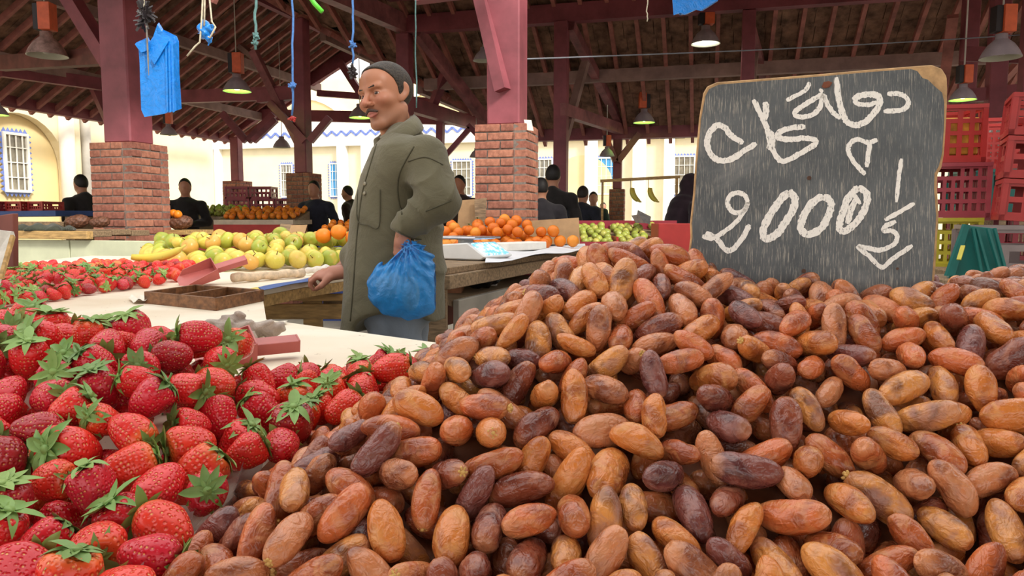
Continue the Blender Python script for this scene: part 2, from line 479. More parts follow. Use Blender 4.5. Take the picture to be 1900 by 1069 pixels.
m.prism([(NR, TY, NZ + zt), (TX1, TY, NZ + zt), (TX1, TE0, tz(TE0) + zt), (valley_x(TE0), TE0, tz(TE0) + zt)], (0, 0, 0.03))
m.build('roof_deck', M_TILE, ceil)
# purlins, plates, ridge
def beam(a, b, w, h, mat=M_MAROON, name='beam'):
    m = MB(); m.bar(a, b, w, h); return m.build(name, mat, ceil)
beam((NR, NY0, NZ - 0.17), (NR, NY1, NZ - 0.17), 0.12, 0.18, M_MAROON, 'ridge_beam')
beam((NR, TY, NZ - 0.2), (TX1, TY, NZ - 0.2), 0.12, 0.18, M_MAROON, 'ridge_beam')
for xx in (-8.65, -9.8):
    beam((xx, NY0, nz(xx) - 0.17), (xx, NY1, nz(xx) - 0.17), 0.11, 0.16, M_PURLIN, 'purlin')
beam((-6.2, 11.2, nz(-6.2) - 0.17), (-6.2, NY1, nz(-6.2) - 0.17), 0.11, 0.16, M_PURLIN, 'purlin')
beam((-5.0, 12.4, nz(-5.0) - 0.17), (-5.0, NY1, nz(-5.0) - 0.17), 0.11, 0.16, M_PURLIN, 'purlin')
beam((NE0 + 0.1, NY0, 3.0), (NE0 + 0.1, NY1, 3.0), 0.14, 0.2, M_MAROON, 'eave_plate')
beam((-4.45, 10.5, 2.86), (-4.3, NY1, 2.95), 0.14, 0.22, M_MAROON, 'eave_plate')
beam((-4.6, 11.65, tz(11.65) - 0.14), (TX1, 11.65, tz(11.65) - 0.14), 0.14, 0.18, M_PURLIN, 'purlin')
beam((-4.5, 10.5, 4.0), (TX1, 10.5, 4.0), 0.16, 0.25, M_MAROON, 'purlin')
beam((-4.5, 10.0, 4.3), (TX1, 10.0, 4.3), 0.12, 0.16, M_MAROON, 'purlin')
beam((-3.6, 13.1, 2.62), (TX1, 13.1, 2.62), 0.16, 0.2, M_MAROON, 'eave_plate')
beam((-3.6, 12.85, 2.95), (TX1, 12.85, 2.95), 0.1, 0.14, M_MAROON, 'eave_plate')
beam((-4.48, 7.2, 3.78), (-4.48, 10.5, 4.02), 0.16, 0.25, M_MAROON2, 'tie_beam')
beam((NE0, NY0 + 0.2, 3.05), (NE1, NY0 + 0.2, 3.05), 0.14, 0.2)
# far gable truss and members located from the photograph
def pb(x0, y0, d0, x1, y1, d1, wpx, name='brace', mat=None, dep=0.12):
    a = unB(P(x0, y0, d0)); b = unB(P(x1, y1, d1)); w = wpx / F_PX * (d0 + d1) / 2
    m = MB(); m.bar(a, b, dep, w); return m.build(name, mat or M_MAROON, ceil)
pb(702, 68, 16.3, 440, 235, 17.2, 22, 'truss_rafter'); pb(702, 68, 16.3, 900, 232, 15.7, 22, 'truss_rafter')
pb(693, 70, 16.3, 693, 120, 16.3, 10, 'king_post'); pb(693, 120, 16.3, 693, 172, 16.3, 10, 'king_post')
pb(590, 173, 16.6, 800, 188, 16.0, 11, 'truss_tie'); pb(440, 212, 17.0, 880, 222, 15.8, 20, 'truss_tie')
pb(632, 116, 16.4, 668, 172, 16.3, 12, 'strut'); pb(760, 120, 16.2, 722, 178, 16.2, 12, 'strut')
pb(330, 180, 12.6, 556, 172, 11.7, 23, 'tie_beam'); pb(480, 180, 11.9, 556, 172, 11.7, 22, 'tie_beam')
pb(0, 118, 8.9, 214, 104, 7.6, 27, 'tie_beam', M_DARKWOOD); pb(0, 130, 11.0, 212, 160, 12.5, 22, 'tie_beam')
pb(126, -10, 6.9, 226, 152, 6.6, 26, 'brace'); pb(170, 150, 12.6, 214, 250, 12.9, 15, 'brace')
pb(470, 95, 11.9, 556, 268, 11.7, 13, 'strut', M_MAROON2); pb(440, 80, 14, 486, 118, 13.4, 10, 'strut', M_PURLIN)
pb(457, 262, 15, 412, 210, 15, 12); pb(460, 262, 15, 508, 212, 15, 12); pb(566, 262, 11.6, 500, 190, 11.6, 13); pb(575, 262, 11.6, 612, 218, 11.6, 12)
pb(470, 262, 13.2, 512, 222, 13.2, 10)
pb(776, 60, 11.2, 908, 232, 12.6, 20, 'brace', M_MAROON2); pb(828, 130, 12.2, 800, 205, 12.6, 14, 'strut'); pb(818, 205, 13, 816, 290, 13, 13, 'hanger')
pb(824, 292, 13, 872, 238, 13, 9); pb(896, 262, 13, 868, 232, 13, 9)
pb(1058, 48, 10.6, 1150, 226, 12.9, 16, 'brace', M_MAROON2); pb(1086, 116, 11.2, 1046, 262, 10.7, 9, 'strut', M_PURLIN)
pb(1042, 203, 10.5, 1152, 240, 12.9, 20, 'tie_beam', M_MAROON2)
pb(1392, 50, 10.2, 1420, 150, 11.6, 12, 'brace', M_MAROON2); pb(1400, 92, 10.8, 1390, 190, 10.3, 9, 'strut', M_PURLIN)
pb(1142, 300, 12.9, 1122, 250, 12.9, 10); pb(1146, 300, 12.9, 1186, 248, 12.9, 11)
pb(894, -5, 5.95, 934, 168, 5.85, 22, 'brace'); pb(770, -4, 5.7, 905, -20, 5.7, 18, 'beam')
pb(1768, 30, 9.2, 1745, 200, 10.4, 9, 'strut', M_RAFTER); pb(1790, 100, 8.6, 1910, 104, 8.0, 26, 'tie_beam'); pb(1800, 178, 8.4, 1910, 168, 8.0, 24, 'tie_beam')
pb(1852, 160, 8.6, 1895, 112, 8.4, 9, 'strut', M_RAFTER)

# ================================================================== brick columns with timber posts
def rough_box(sx, sy, sz, seed):
    m = MB(); m.box((0, 0, 0), (sx, sy, sz)); me = m.me('brick', bevel=0.003)
    rr = random.Random(seed)
    for v in me.vertices: v.co += Vector((rr.uniform(-1, 1), rr.uniform(-1, 1), rr.uniform(-1, 1))) * 0.0016
    me.materials.append(M_BRICK); return me
def brick_column(bx, by, top, side, post, ptop, label, z0=0.66, mat=M_MAROON):
    e = empty('brick_column'); bputs(e, bx, by); tag(e, label, 'column')
    m = MB(); m.box((0, 0, top / 2 - 0.005), (side - 0.012, side - 0.012, top - 0.01)); m.build('mortar_core', M_MORTAR, e)
    ch = 0.066; n = int((top - z0) / ch); bl = side / 2; mes = {}
    for k in range(n):
        z = top - (k + 0.5) * ch
        for s in range(4):
            a = s * math.pi / 2; q = Matrix.Rotation(a, 3, 'Z'); sh = -0.055 if k % 2 else 0.055
            # a running bond: two bricks on even courses; half, whole, half-less-a-return on odd ones
            cuts = [-side / 2, 0.0, side / 2 - 0.1] if k % 2 == 0 else [-side / 2, -side / 4, side / 4, side / 2 - 0.1]
            for j in range(len(cuts) - 1):
                L = cuts[j + 1] - cuts[j]; p = q @ Vector(((cuts[j] + cuts[j + 1]) / 2, -side / 2 + 0.05 + rnd.uniform(-0.005, 0.002), 0))
                key = (round(L, 3), rnd.randrange(2))
                if key not in mes: mes[key] = rough_box(L - 0.01, 0.1, ch - 0.011, key[1])
                link('brick', mes[key], None, e, (p.x, p.y, z), (0, 0, a + rnd.uniform(-0.006, 0.006)))
    m = MB(); m.box((0, 0, (top + ptop) / 2), (post, post, ptop - top)); m.build('post', mat, e, bevel=0.012)
    return e
brick_column(-4.96, 5.50, 1.80, 0.44, 0.28, 4.15, 'brick column with maroon post behind the hanging blue bags')
brick_column(-1.59, 5.79, 1.88, 0.42, 0.265, 3.6, 'brick column with maroon post beside the orange stall')
brick_column(-6.18, 10.46, 1.85, 0.40, 0.21, 4.2, 'slim brick column with maroon post between the far fruit stalls')
brick_column(-10.3, 14.6, 1.98, 0.46, 0.2, 2.95, 'far brick column with forked braces beside the cream wall')
brick_column(-1.6, 13.1, 1.66, 0.26, 0.15, 2.6, 'thin far brick column beside the hanging bananas')
def post(px, d, w, top, label, z0=0.0):
    b = unB(P(px, 405, d)); m = MB(); m.box((0, 0, (top + z0) / 2), (w, w, top - z0))
    bputs(tag(m.build('timber_post', M_MAROON, bevel=0.008), label, 'post'), b.x, b.y)
post(1040, 10.6, 0.185, 3.87, 'maroon timber post behind the two men in black')
post(1379, 10.05, 0.17, 3.87, 'maroon timber post behind the top of the chalkboard')
post(755, 11.3, 0.2, 3.87, 'maroon timber post behind the head of the man in the green jacket')
post(1780, 9.4, 0.17, 3.87, 'slim maroon post behind the stacked crates')
post(1833, 8.2, 0.17, 3.6, 'maroon post between the lamps above the crates')
post(1893, 7.6, 0.16, 3.5, 'maroon post at the grey crates')
# ================================================================== added roof out of view that keeps the sun off the stall, and the rail that carries the hanging goods
cn = empty('sun_block_roof'); tag(cn, 'added out-of-view roof that blocks the sun from the stall', None, None, 'structure')
m = MB(); m.box((0.5, -4.4, 4.55), (20, 7.4, 0.12)); m.build('sun_block_deck', M_TILE, cn)
m = MB(); m.box((6.25, 0.75, 4.55), (8.5, 2.9, 0.12)); m.build('sun_block_deck', M_TILE, cn)  # second deck, added and shaped to keep the sun off the right-hand crates
for x in (-9, 10):
    for y in (-7.9, -0.9): m = MB(); m.box((x, y, 2.25), (0.2, 0.2, 4.5)); m.build('sun_block_post', M_MAROON, cn)
hr0 = empty('hanging_rail', (0, 2.6, 0)); tag(hr0, 'timber rail on two posts above the stall that carries the hanging bags', 'rail')
m = MB(); m.bar((-3.6, 0, 2.5), (3.6, 0, 2.5), 0.08, 0.12); m.build('rail_beam', M_DARKWOOD, hr0)
for x in (-3.55, 3.55): m = MB(); m.box((x, 0, 1.22), (0.09, 0.09, 2.44)); m.build('rail_post', M_DARKWOOD, hr0)
# ================================================================== the stall: one long U-shaped white-covered table
def paper_mat():
    M = Mat('cream_table_sheet'); v = M.coord('Object')
    c = M.ramp(M.noise(v, 2.2, 4, 0.6, 0.4), [(0.3, rgb('d9c7ac')), (0.55, rgb('e8dcc6')), (0.75, rgb('efe7d8'))])
    st_ = M.ramp(M.noise(v, 9, 4, 0.65), [(0.6, 0.0), (0.78, 1.0)]); c = M.mix(M.math('MULTIPLY', st_, 0.35), c, rgb('c99f86'))
    c = M.mix(M.ramp(M.noise(v, 60, 3, 0.6), [(0.69, 0.0), (0.74, 1.0)]), c, rgb('8a6a50'))
    M.bs(Base_Color=c, Roughness=0.55); M.bump(M.noise(v, 14, 4), 0.25, 0.006); return M.m
M_PAPER = paper_mat()
M_WOODEDGE = plain('pale_timber', rgb('b8945e'), 0.65, 0.3, 10.0, (1, 6, 6), 0.25, 0.003)
def top_poly(pix, z): return [G(x, y, z) for x, y in pix]
inner = top_poly([(1010, 656), (840, 640), (640, 613), (494, 593), (488, 556), (424, 549), (560, 524), (645, 512)], TABLE)
poly = [Vector((1.6, 0.10, TABLE)), Vector((1.6, 1.24, TABLE))] + inner + [Vector((-0.55, 3.75, TABLE)), Vector((-0.95, 4.45, TABLE)), Vector((-2.7, 4.75, TABLE)), Vector((-2.7, 0.10, TABLE))]
tb = empty('market_table', (0, 0, 0)); tag(tb, 'long cream-covered market table carrying dates, strawberries and apples', 'table')
m = MB(); m.prism([p - Vector((0, 0, 0.02)) for p in poly], (0, 0, 0.02)); m.build('table_sheet', M_PAPER, tb)
def inset(p, k): return p
m = MB(); m.prism([Vector((p.x, p.y, TABLE - 0.06)) for p in poly], (0, 0, 0.0385)); m.build('table_top', M_WOODEDGE, tb)
for (x, y) in ((-2.5, 0.3), (-2.5, 3.9), (1.4, 0.3), (1.4, 1.0), (-1.2, 1.5), (-1.15, 3.3), (0.0, 1.0)):
    q = MB(); q.box((x, y, (TABLE - 0.06) / 2), (0.08, 0.08, TABLE - 0.06)); q.build('leg', M_DIRTY, tb)
# ================================================================== produce: shapes
def ring_mesh(fn, nu, nv):
    """closed surface of revolution-like grid: fn(s in 0..1, phi) -> point ; poles at s=0 and 1"""
    V = [fn(0.0, 0.0)]
    for i in range(1, nu):
        for k in range(nv): V.append(fn(i / nu, 2 * math.pi * k / nv))
    V.append(fn(1.0, 0.0)); F = []
    for k in range(nv): F.append((0, 1 + (k + 1) % nv, 1 + k))
    for i in range(nu - 2):
        for k in range(nv):
            a = 1 + i * nv; F.append((a + k, a + (k + 1) % nv, a + nv + (k + 1) % nv, a + nv + k))
    a = 1 + (nu - 2) * nv
    for k in range(nv): F.append((a + k, a + (k + 1) % nv, len(V) - 1))
    return V, F
def date_shape(seed, nu=44, nv=40):
    r = random.Random(seed); L = r.uniform(0.0195, 0.0235); Wd = r.uniform(0.0100, 0.0118); off = Vector((r.uniform(-50, 50),) * 3)
    bend = r.uniform(-0.003, 0.003); wr = r.choice((0.25, 0.5, 0.9, 1.2)); flat = r.uniform(0.82, 1.0); tip = r.uniform(0.0, 0.5)
    dent = [(r.uniform(-0.6, 0.6), r.uniform(0, 6.28), r.uniform(0.3, 0.6), r.uniform(0.06, 0.2)) for _ in range(2)]
    nf = r.choice((5, 6, 7))
    def fn(s, ph):
        u = -math.cos(math.pi * s)                              # -1 .. 1 along the axis
        prof = (1 - abs(u) ** 2.7) ** 0.52 * (1 - tip * 0.35 * max(0, u) ** 1.5)
        x = L * u
        if u < -0.965: x = -L * 0.965 + (abs(u) - 0.965) * L * 0.9      # calyx dimple
        q = Vector((u * 1.1, math.cos(ph) * 1.0, math.sin(ph) * 1.0)) + off
        lump = mnoise.noise(q * 0.8) * 0.07
        qq = Vector((u * 0.9, math.cos(ph) * 2.6, math.sin(ph) * 2.6)) + off
        w1 = mnoise.noise(qq + Vector((0, 0, mnoise.noise(q * 2.3) * 0.9)))
        ridge = (abs(w1) ** 0.5 - 0.5) * 0.10 * wr
        q3 = Vector((u * 3.5, math.cos(ph) * 3.6, math.sin(ph) * 3.6)) + off
        fine = mnoise.noise(q3) * 0.020 * wr
        d = 0.0
        for (du, dp, dr, dd) in dent:
            a = math.cos(ph - dp); dist = ((u - du) / dr) ** 2 + ((1 - a) * 2.2 / dr) ** 2; d -= dd * math.exp(-dist * 2.0)
        rad = Wd * prof * (1 + lump + ridge + fine + d)
        return Vector((x, rad * math.cos(ph), rad * math.sin(ph) * flat + bend * (u * u - 0.35)))
    return ring_mesh(fn, nu, nv)
def berry_shape(seed, nu=30, nv=32):
    r = random.Random(seed); Rr = r.uniform(0.0175, 0.0215); H = r.uniform(0.040, 0.050); off = Vector((r.uniform(-50, 50),) * 3)
    p = r.uniform(0.62, 0.95); wide = r.uniform(0.9, 1.25); lob = r.choice((0, 0, 0.07, 0.14)); lp = r.uniform(0, 6.28)
    def fn(s, ph):
        # s=0 : shoulder centre (calyx), s=1 : tip ; axis along -Z to +Z : calyx at +z
        a = math.pi * s; z = H * 0.5 * math.cos(a); t = (1 - math.cos(a)) / 2      # 0 top .. 1 tip
        rad = Rr * (math.sin(a) ** 0.85) * (1.12 - 0.42 * t ** p)
        if t < 0.12: z -= 0.004 * (1 - t / 0.12) ** 2
        q = Vector((math.cos(ph) * math.sin(a), math.sin(ph) * math.sin(a), math.cos(a))) + off
        rad *= 1 + mnoise.noise(q * 1.3) * 0.12 + mnoise.noise(q * 3.0) * 0.03 + lob * math.cos(2 * (ph - lp)) * t
        return Vector((rad * math.cos(ph) * wide, rad * math.sin(ph), z))
    return ring_mesh(fn, nu, nv), (Rr, H)
def calyx_mesh(seed, Rr, H, nseg=4):
    r = random.Random(seed); V = []; F = []
    zt = H * 0.5 - 0.0035
    n = r.randrange(8, 12)
    for k in range(n):
        a = 2 * math.pi * k / n + r.uniform(-0.15, 0.15); L = Rr * r.uniform(0.75, 1.2); w = L * r.uniform(0.17, 0.25)
        lift = r.uniform(-0.3, 0.9); curl = r.uniform(-0.6, 1.4); d = Vector((math.cos(a), math.sin(a), 0)); t = Vector((-d.y, d.x, 0)); b = len(V)
        for i in range(nseg + 1):
            s = i / nseg; ww = w * (math.sin(math.pi * min(1, 0.22 + s * 0.78)) ** 0.8 if i < nseg else 0.04)
            c = d * (0.0018 + L * s * math.cos(0.35 * lift * s)) + Vector((0, 0, zt + 0.002 + L * (0.45 * lift * s - 0.45 * s * s * (1 - curl))))
            V += [c - t * ww + Vector((0, 0, 0.12 * ww)), c - Vector((0, 0, 0.35 * ww)), c + t * ww + Vector((0, 0, 0.12 * ww))]
        for i in range(nseg):
            for j in (0, 1): F.append((b + i * 3 + j, b + i * 3 + j + 1, b + i * 3 + j + 4, b + i * 3 + j + 3))
    # central disc and stub of stalk
    m = MB(); m.v = [tuple(v) for v in V]; m.f = F
    m.tube([(0, 0, zt - 0.001), (0, 0, zt + 0.003)], [0.0042, 0.0034], 8)
    if r.random() < 0.55:
        bx, by = r.uniform(-0.004, 0.004), r.uniform(-0.004, 0.004); m.tube([(0, 0, zt), (bx * 0.4, by * 0.4, zt + 0.005), (bx, by, zt + 0.010)], [0.0013, 0.0011, 0.0010], 6)
    return m
def fruit_shape(seed, rad, kind='apple', nu=16, nv=20):
    r = random.Random(seed); off = Vector((r.uniform(-50, 50),) * 3); sq = r.uniform(0.86, 0.95) if kind == 'apple' else r.uniform(0.94, 1.0)
    def fn(s, ph):
        a = math.pi * s; q = Vector((math.cos(ph) * math.sin(a), math.sin(ph) * math.sin(a), math.cos(a)))
        rr = rad * (1 + mnoise.noise(q * 1.1 + off) * 0.05)
        z = math.cos(a) * rr * sq; w = math.sin(a) * rr
        if kind == 'apple':
            d = math.exp(-(s / 0.11) ** 2); z -= d * rad * 0.2; d2 = math.exp(-((1 - s) / 0.1) ** 2); z += d2 * rad * 0.12
            w *= 1 + 0.06 * math.cos(a)
        else:
            d = math.exp(-(s / 0.05) ** 2); z -= d * rad * 0.07
        return Vector((w * math.cos(ph), w * math.sin(ph), z))
    return ring_mesh(fn, nu, nv)

# ------------------------------------------------------------------ produce: materials
def rnd_src(M, joined):
    """(random 0..1 per fruit, coordinate per fruit)"""
    if joined:
        a = M.node('ShaderNodeAttribute'); a.attribute_name = 'rnd'; c = M.node('ShaderNodeAttribute'); c.attribute_name = 'lco'
        return a.outputs['Fac'], c.outputs['Vector']
    a = M.node('ShaderNodeAttribute'); a.attribute_type = 'OBJECT'; a.attribute_name = 'tone'; tc = M.node('ShaderNodeTexCoord')
    return a.outputs['Fac'], tc.outputs['Object']
def offset_vec(M, vec, rndv):
    ad = M.node('ShaderNodeVectorMath'); ad.operation = 'ADD'; M.set(ad, 0, vec)
    cb = M.node('ShaderNodeCombineXYZ')
    oi = M.node('ShaderNodeObjectInfo'); hsh = M.math('ADD', rndv, oi.outputs['Random'])
    for i, k in enumerate((3.1, 7.7, 5.3)): M.set(cb, i, M.math('MULTIPLY', hsh, k))
    M.set(ad, 1, cb.outputs[0]); return ad.outputs[0]
def date_mat(name, joined):
    M = Mat(name); rv, co = rnd_src(M, joined); v = offset_vec(M, co, rv)
    base = M.ramp(rv, [(0.0, rgb('cc7a3a')), (0.17, rgb('b05a30')), (0.34, rgb('c47c50')), (0.5, rgb('8a4630')), (0.67, rgb('d28c48')), (0.84, rgb('743c38')), (1.0, rgb('c66838'))])
    dark = M.ramp(rv, [(0.0, rgb('8c4420')), (0.5, rgb('5a2a24')), (0.84, rgb('4c2628')), (1.0, rgb('84402a'))])
    pale = M.ramp(rv, [(0.0, rgb('d69856')), (0.5, rgb('b4785c')), (0.84, rgb('9c6a60')), (1.0, rgb('d08c58'))])
    n1 = M.noise(v, 38, 2, 0.5, 0.6); n2 = M.noise(v, 60, 3, 0.55, 1.0); n3 = M.noise(v, 260, 3, 0.6)
    c = M.mix(M.math('MULTIPLY', M.ramp(n1, [(0.48, 0.0), (0.62, 1.0)]), 0.8), base, dark)
    c = M.mix(M.math('MULTIPLY', M.ramp(n2, [(0.50, 0.0), (0.64, 1.0)]), 0.55), c, pale)
    sx = M.node('ShaderNodeSeparateXYZ'); M.set(sx, 0, co)
    end = M.ramp(M.math('MULTIPLY_ADD', sx.outputs[0], -25.0, 0.42), [(0.80, 0.0), (0.96, 1.0)])
    c = M.mix(M.math('MULTIPLY', end, 0.6), c, rgb('cf8a5a'))
    c = M.mix(M.math('MULTIPLY', M.ramp(n3, [(0.55, 0.0), (0.75, 1.0)]), 0.12), c, rgb('d9a98c'))
    ro = M.ramp(n2, [(0.40, 0.17), (0.66, 0.42)])
    # thin longitudinal wrinkles
    mp = M.node('ShaderNodeMapping'); M.set(mp, 'Vector', v); mp.inputs['Scale'].default_value = (0.35, 1, 1)
    w = M.noise(mp.outputs[0], 180, 2, 0.5, 1.0); w2 = M.noise(v, 110, 2, 0.5, 2.2)
    M.bs(Base_Color=c, Roughness=ro, Specular_IOR_Level=0.45, Coat_Weight=0.22, Coat_Roughness=0.15)
    M.bump(M.math('ADD', M.math('MULTIPLY', w, 0.6), w2), 0.8, 0.0022)
    M.b.inputs['Subsurface Weight'].default_value = 0.12; M.b.inputs['Subsurface Radius'].default_value = (0.006, 0.002, 0.001); M.b.inputs['Subsurface Scale'].default_value = 1.0
    return M.m
def berry_mat(name, joined):
    M = Mat(name); rv, co = rnd_src(M, joined); v = offset_vec(M, co, rv)
    base = M.ramp(rv, [(0.0, rgb('e02a2a')), (0.3, rgb('d01e2c')), (0.5, rgb('e63e2a')), (0.7, rgb('cc2438')), (0.85, rgb('e6342a')), (1.0, rgb('a4242c'))])
    n = M.noise(v, 40, 2, 0.5)
    c = M.mix(M.math('MULTIPLY', M.ramp(n, [(0.45, 0.0), (0.7, 1.0)]), 0.6), base, rgb('d92430'))
    sx = M.node('ShaderNodeSeparateXYZ'); M.set(sx, 0, co)
    sh = M.ramp(M.math('MULTIPLY_ADD', sx.outputs[2], 24.0, 0.5), [(0.78, 0.0), (1.0, 1.0)])
    sh = M.math('MULTIPLY', sh, M.ramp(M.math('FRACT', M.math('MULTIPLY', rv, 7.3)), [(0.3, 0.0), (0.8, 1.0)]))
    c = M.mix(M.math('MULTIPLY', sh, 0.85), c, rgb('ee8a3c'))
    vo = M.node('ShaderNodeTexVoronoi'); vo.feature = 'F1'; M.set(vo, 'Vector', v); vo.inputs['Scale'].default_value = 290; vo.inputs['Randomness'].default_value = 0.45
    d = vo.outputs['Distance']
    seed = M.ramp(d, [(0.17, 1.0), (0.25, 0.0)]); pit = M.ramp(d, [(0.15, 0.0), (0.5, 1.0)])
    c = M.mix(M.math('MULTIPLY', seed, 0.8), c, rgb('e8b060'))
    M.bs(Base_Color=c, Roughness=0.27, Specular_IOR_Level=0.5)
    M.bump(pit, 0.7, 0.0016)
    M.b.inputs['Subsurface Weight'].default_value = 0.1; M.b.inputs['Subsurface Radius'].default_value = (0.008, 0.001, 0.001); M.b.inputs['Subsurface Scale'].default_value = 1.0
    return M.m
def leaf_mat():
    M = Mat('strawberry_leaf_green'); oi = M.node('ShaderNodeObjectInfo'); v = M.coord('Object')
    c = M.ramp(oi.outputs['Random'], [(0, rgb('5f8c3e')), (0.4, rgb('83a852')), (0.7, rgb('4c7638')), (1, rgb('98b65c'))])
    c = M.mix(M.math('MULTIPLY', M.noise(v, 160, 2), 0.45), c, rgb('9db868'))
    M.bs(Base_Color=c, Roughness=0.55); return M.m
def fruit_mat(name, stops, spot, joined, scale=30, rough=0.35, bump=0.1, bs=220, dots=True):
    M = Mat(name); rv, co = rnd_src(M, joined); v = offset_vec(M, co, rv)
    c = M.ramp(rv, stops); n = M.noise(v, scale, 2, 0.5)
    c = M.mix(M.math('MULTIPLY', M.ramp(n, [(0.5, 0.0), (0.7, 1.0)]), 0.55), c, spot)
    if dots: c = M.mix(M.math('MULTIPLY', M.ramp(M.noise(v, bs, 2), [(0.6, 0.0), (0.72, 1.0)]), 0.3), c, rgb('8a7a30'))
    M.bs(Base_Color=c, Roughness=rough, Specular_IOR_Level=0.4)
    if bump: M.bump(M.noise(v, bs * 2, 2), bump, 0.001)
    return M.m
M_DATE, M_DATEJ = date_mat('date_skin', False), date_mat('date_skin_heap', True)
M_BERRY, M_BERRYJ = berry_mat('strawberry_skin', False), berry_mat('strawberry_skin_heap', True)
M_LEAF = leaf_mat()
M_STEM = plain('pale_straw_stem', rgb('d2a860'), 0.7, 0.2, 60)
APPLE_STOPS = [(0, rgb('c9bb4e')), (0.25, rgb('a8ae40')), (0.5, rgb('d0b856')), (0.75, rgb('b6b448')), (0.9, rgb('cf9c4a')), (1, rgb('949f3a'))]
M_APPLE, M_APPLEJ = fruit_mat('yellow_apple_skin', APPLE_STOPS, rgb('cfa24c'), False), fruit_mat('yellow_apple_skin_heap', APPLE_STOPS, rgb('cfa24c'), True)
OR_STOPS = [(0, rgb('e0761a')), (0.5, rgb('e8861e')), (0.8, rgb('d66c16')), (1, rgb('e89430'))]
M_ORANGE = fruit_mat('orange_peel', OR_STOPS, rgb('e07c20'), False, 20, 0.42, 0.35, 300, False)
M_ORANGEJ = fruit_mat('orange_peel_heap', OR_STOPS, rgb('e07c20'), True, 20, 0.42, 0.35, 300, False)
GR_STOPS = [(0, rgb('a9b050')), (0.5, rgb('8f9c42')), (1, rgb('c2b85c'))]
M_GREEN, M_GREENJ = fruit_mat('green_fruit_skin', GR_STOPS, rgb('8a7a3a'), False), fruit_mat('green_fruit_skin_heap', GR_STOPS, rgb('8a7a3a'), True)

# ------------------------------------------------------------------ heaping: spheres pushed apart on a heap surface
def poisson(x0, x1, y0, y1, md, mask, tries, rs):
    cell = md / 1.4143; gw = {}; out = []
    pts = rs.uniform((x0, y0), (x1, y1), (tries, 2))
    for p in pts:
        if not mask(p[0], p[1]): continue
        i, j = int((p[0] - x0) / cell), int((p[1] - y0) / cell); ok = True
        for a in range(i - 2, i + 3):
            for b in range(j - 2, j + 3):
                q = gw.get((a, b))
                if q is not None and (q[0] - p[0]) ** 2 + (q[1] - p[1]) ** 2 < md * md: ok = False; break
            if not ok: break
        if ok: gw[(i, j)] = p; out.append(p)
    return np.array(out)
BOARD_P = P(1520, 330, 0.83); BOARD_YAW, BOARD_LEAN = R(15.5), R(9)
BOARD_X = Vector((math.cos(BOARD_YAW), -math.sin(BOARD_YAW), 0))
BOARD_UP = Vector((0, 0, 1)) * math.cos(BOARD_LEAN) + Vector((math.sin(BOARD_YAW), math.cos(BOARD_YAW), 0)) * math.sin(BOARD_LEAN)
BOARD_N = BOARD_X.cross(BOARD_UP).normalized()
if BOARD_N.y > 0: BOARD_N = -BOARD_N            # towards the viewer
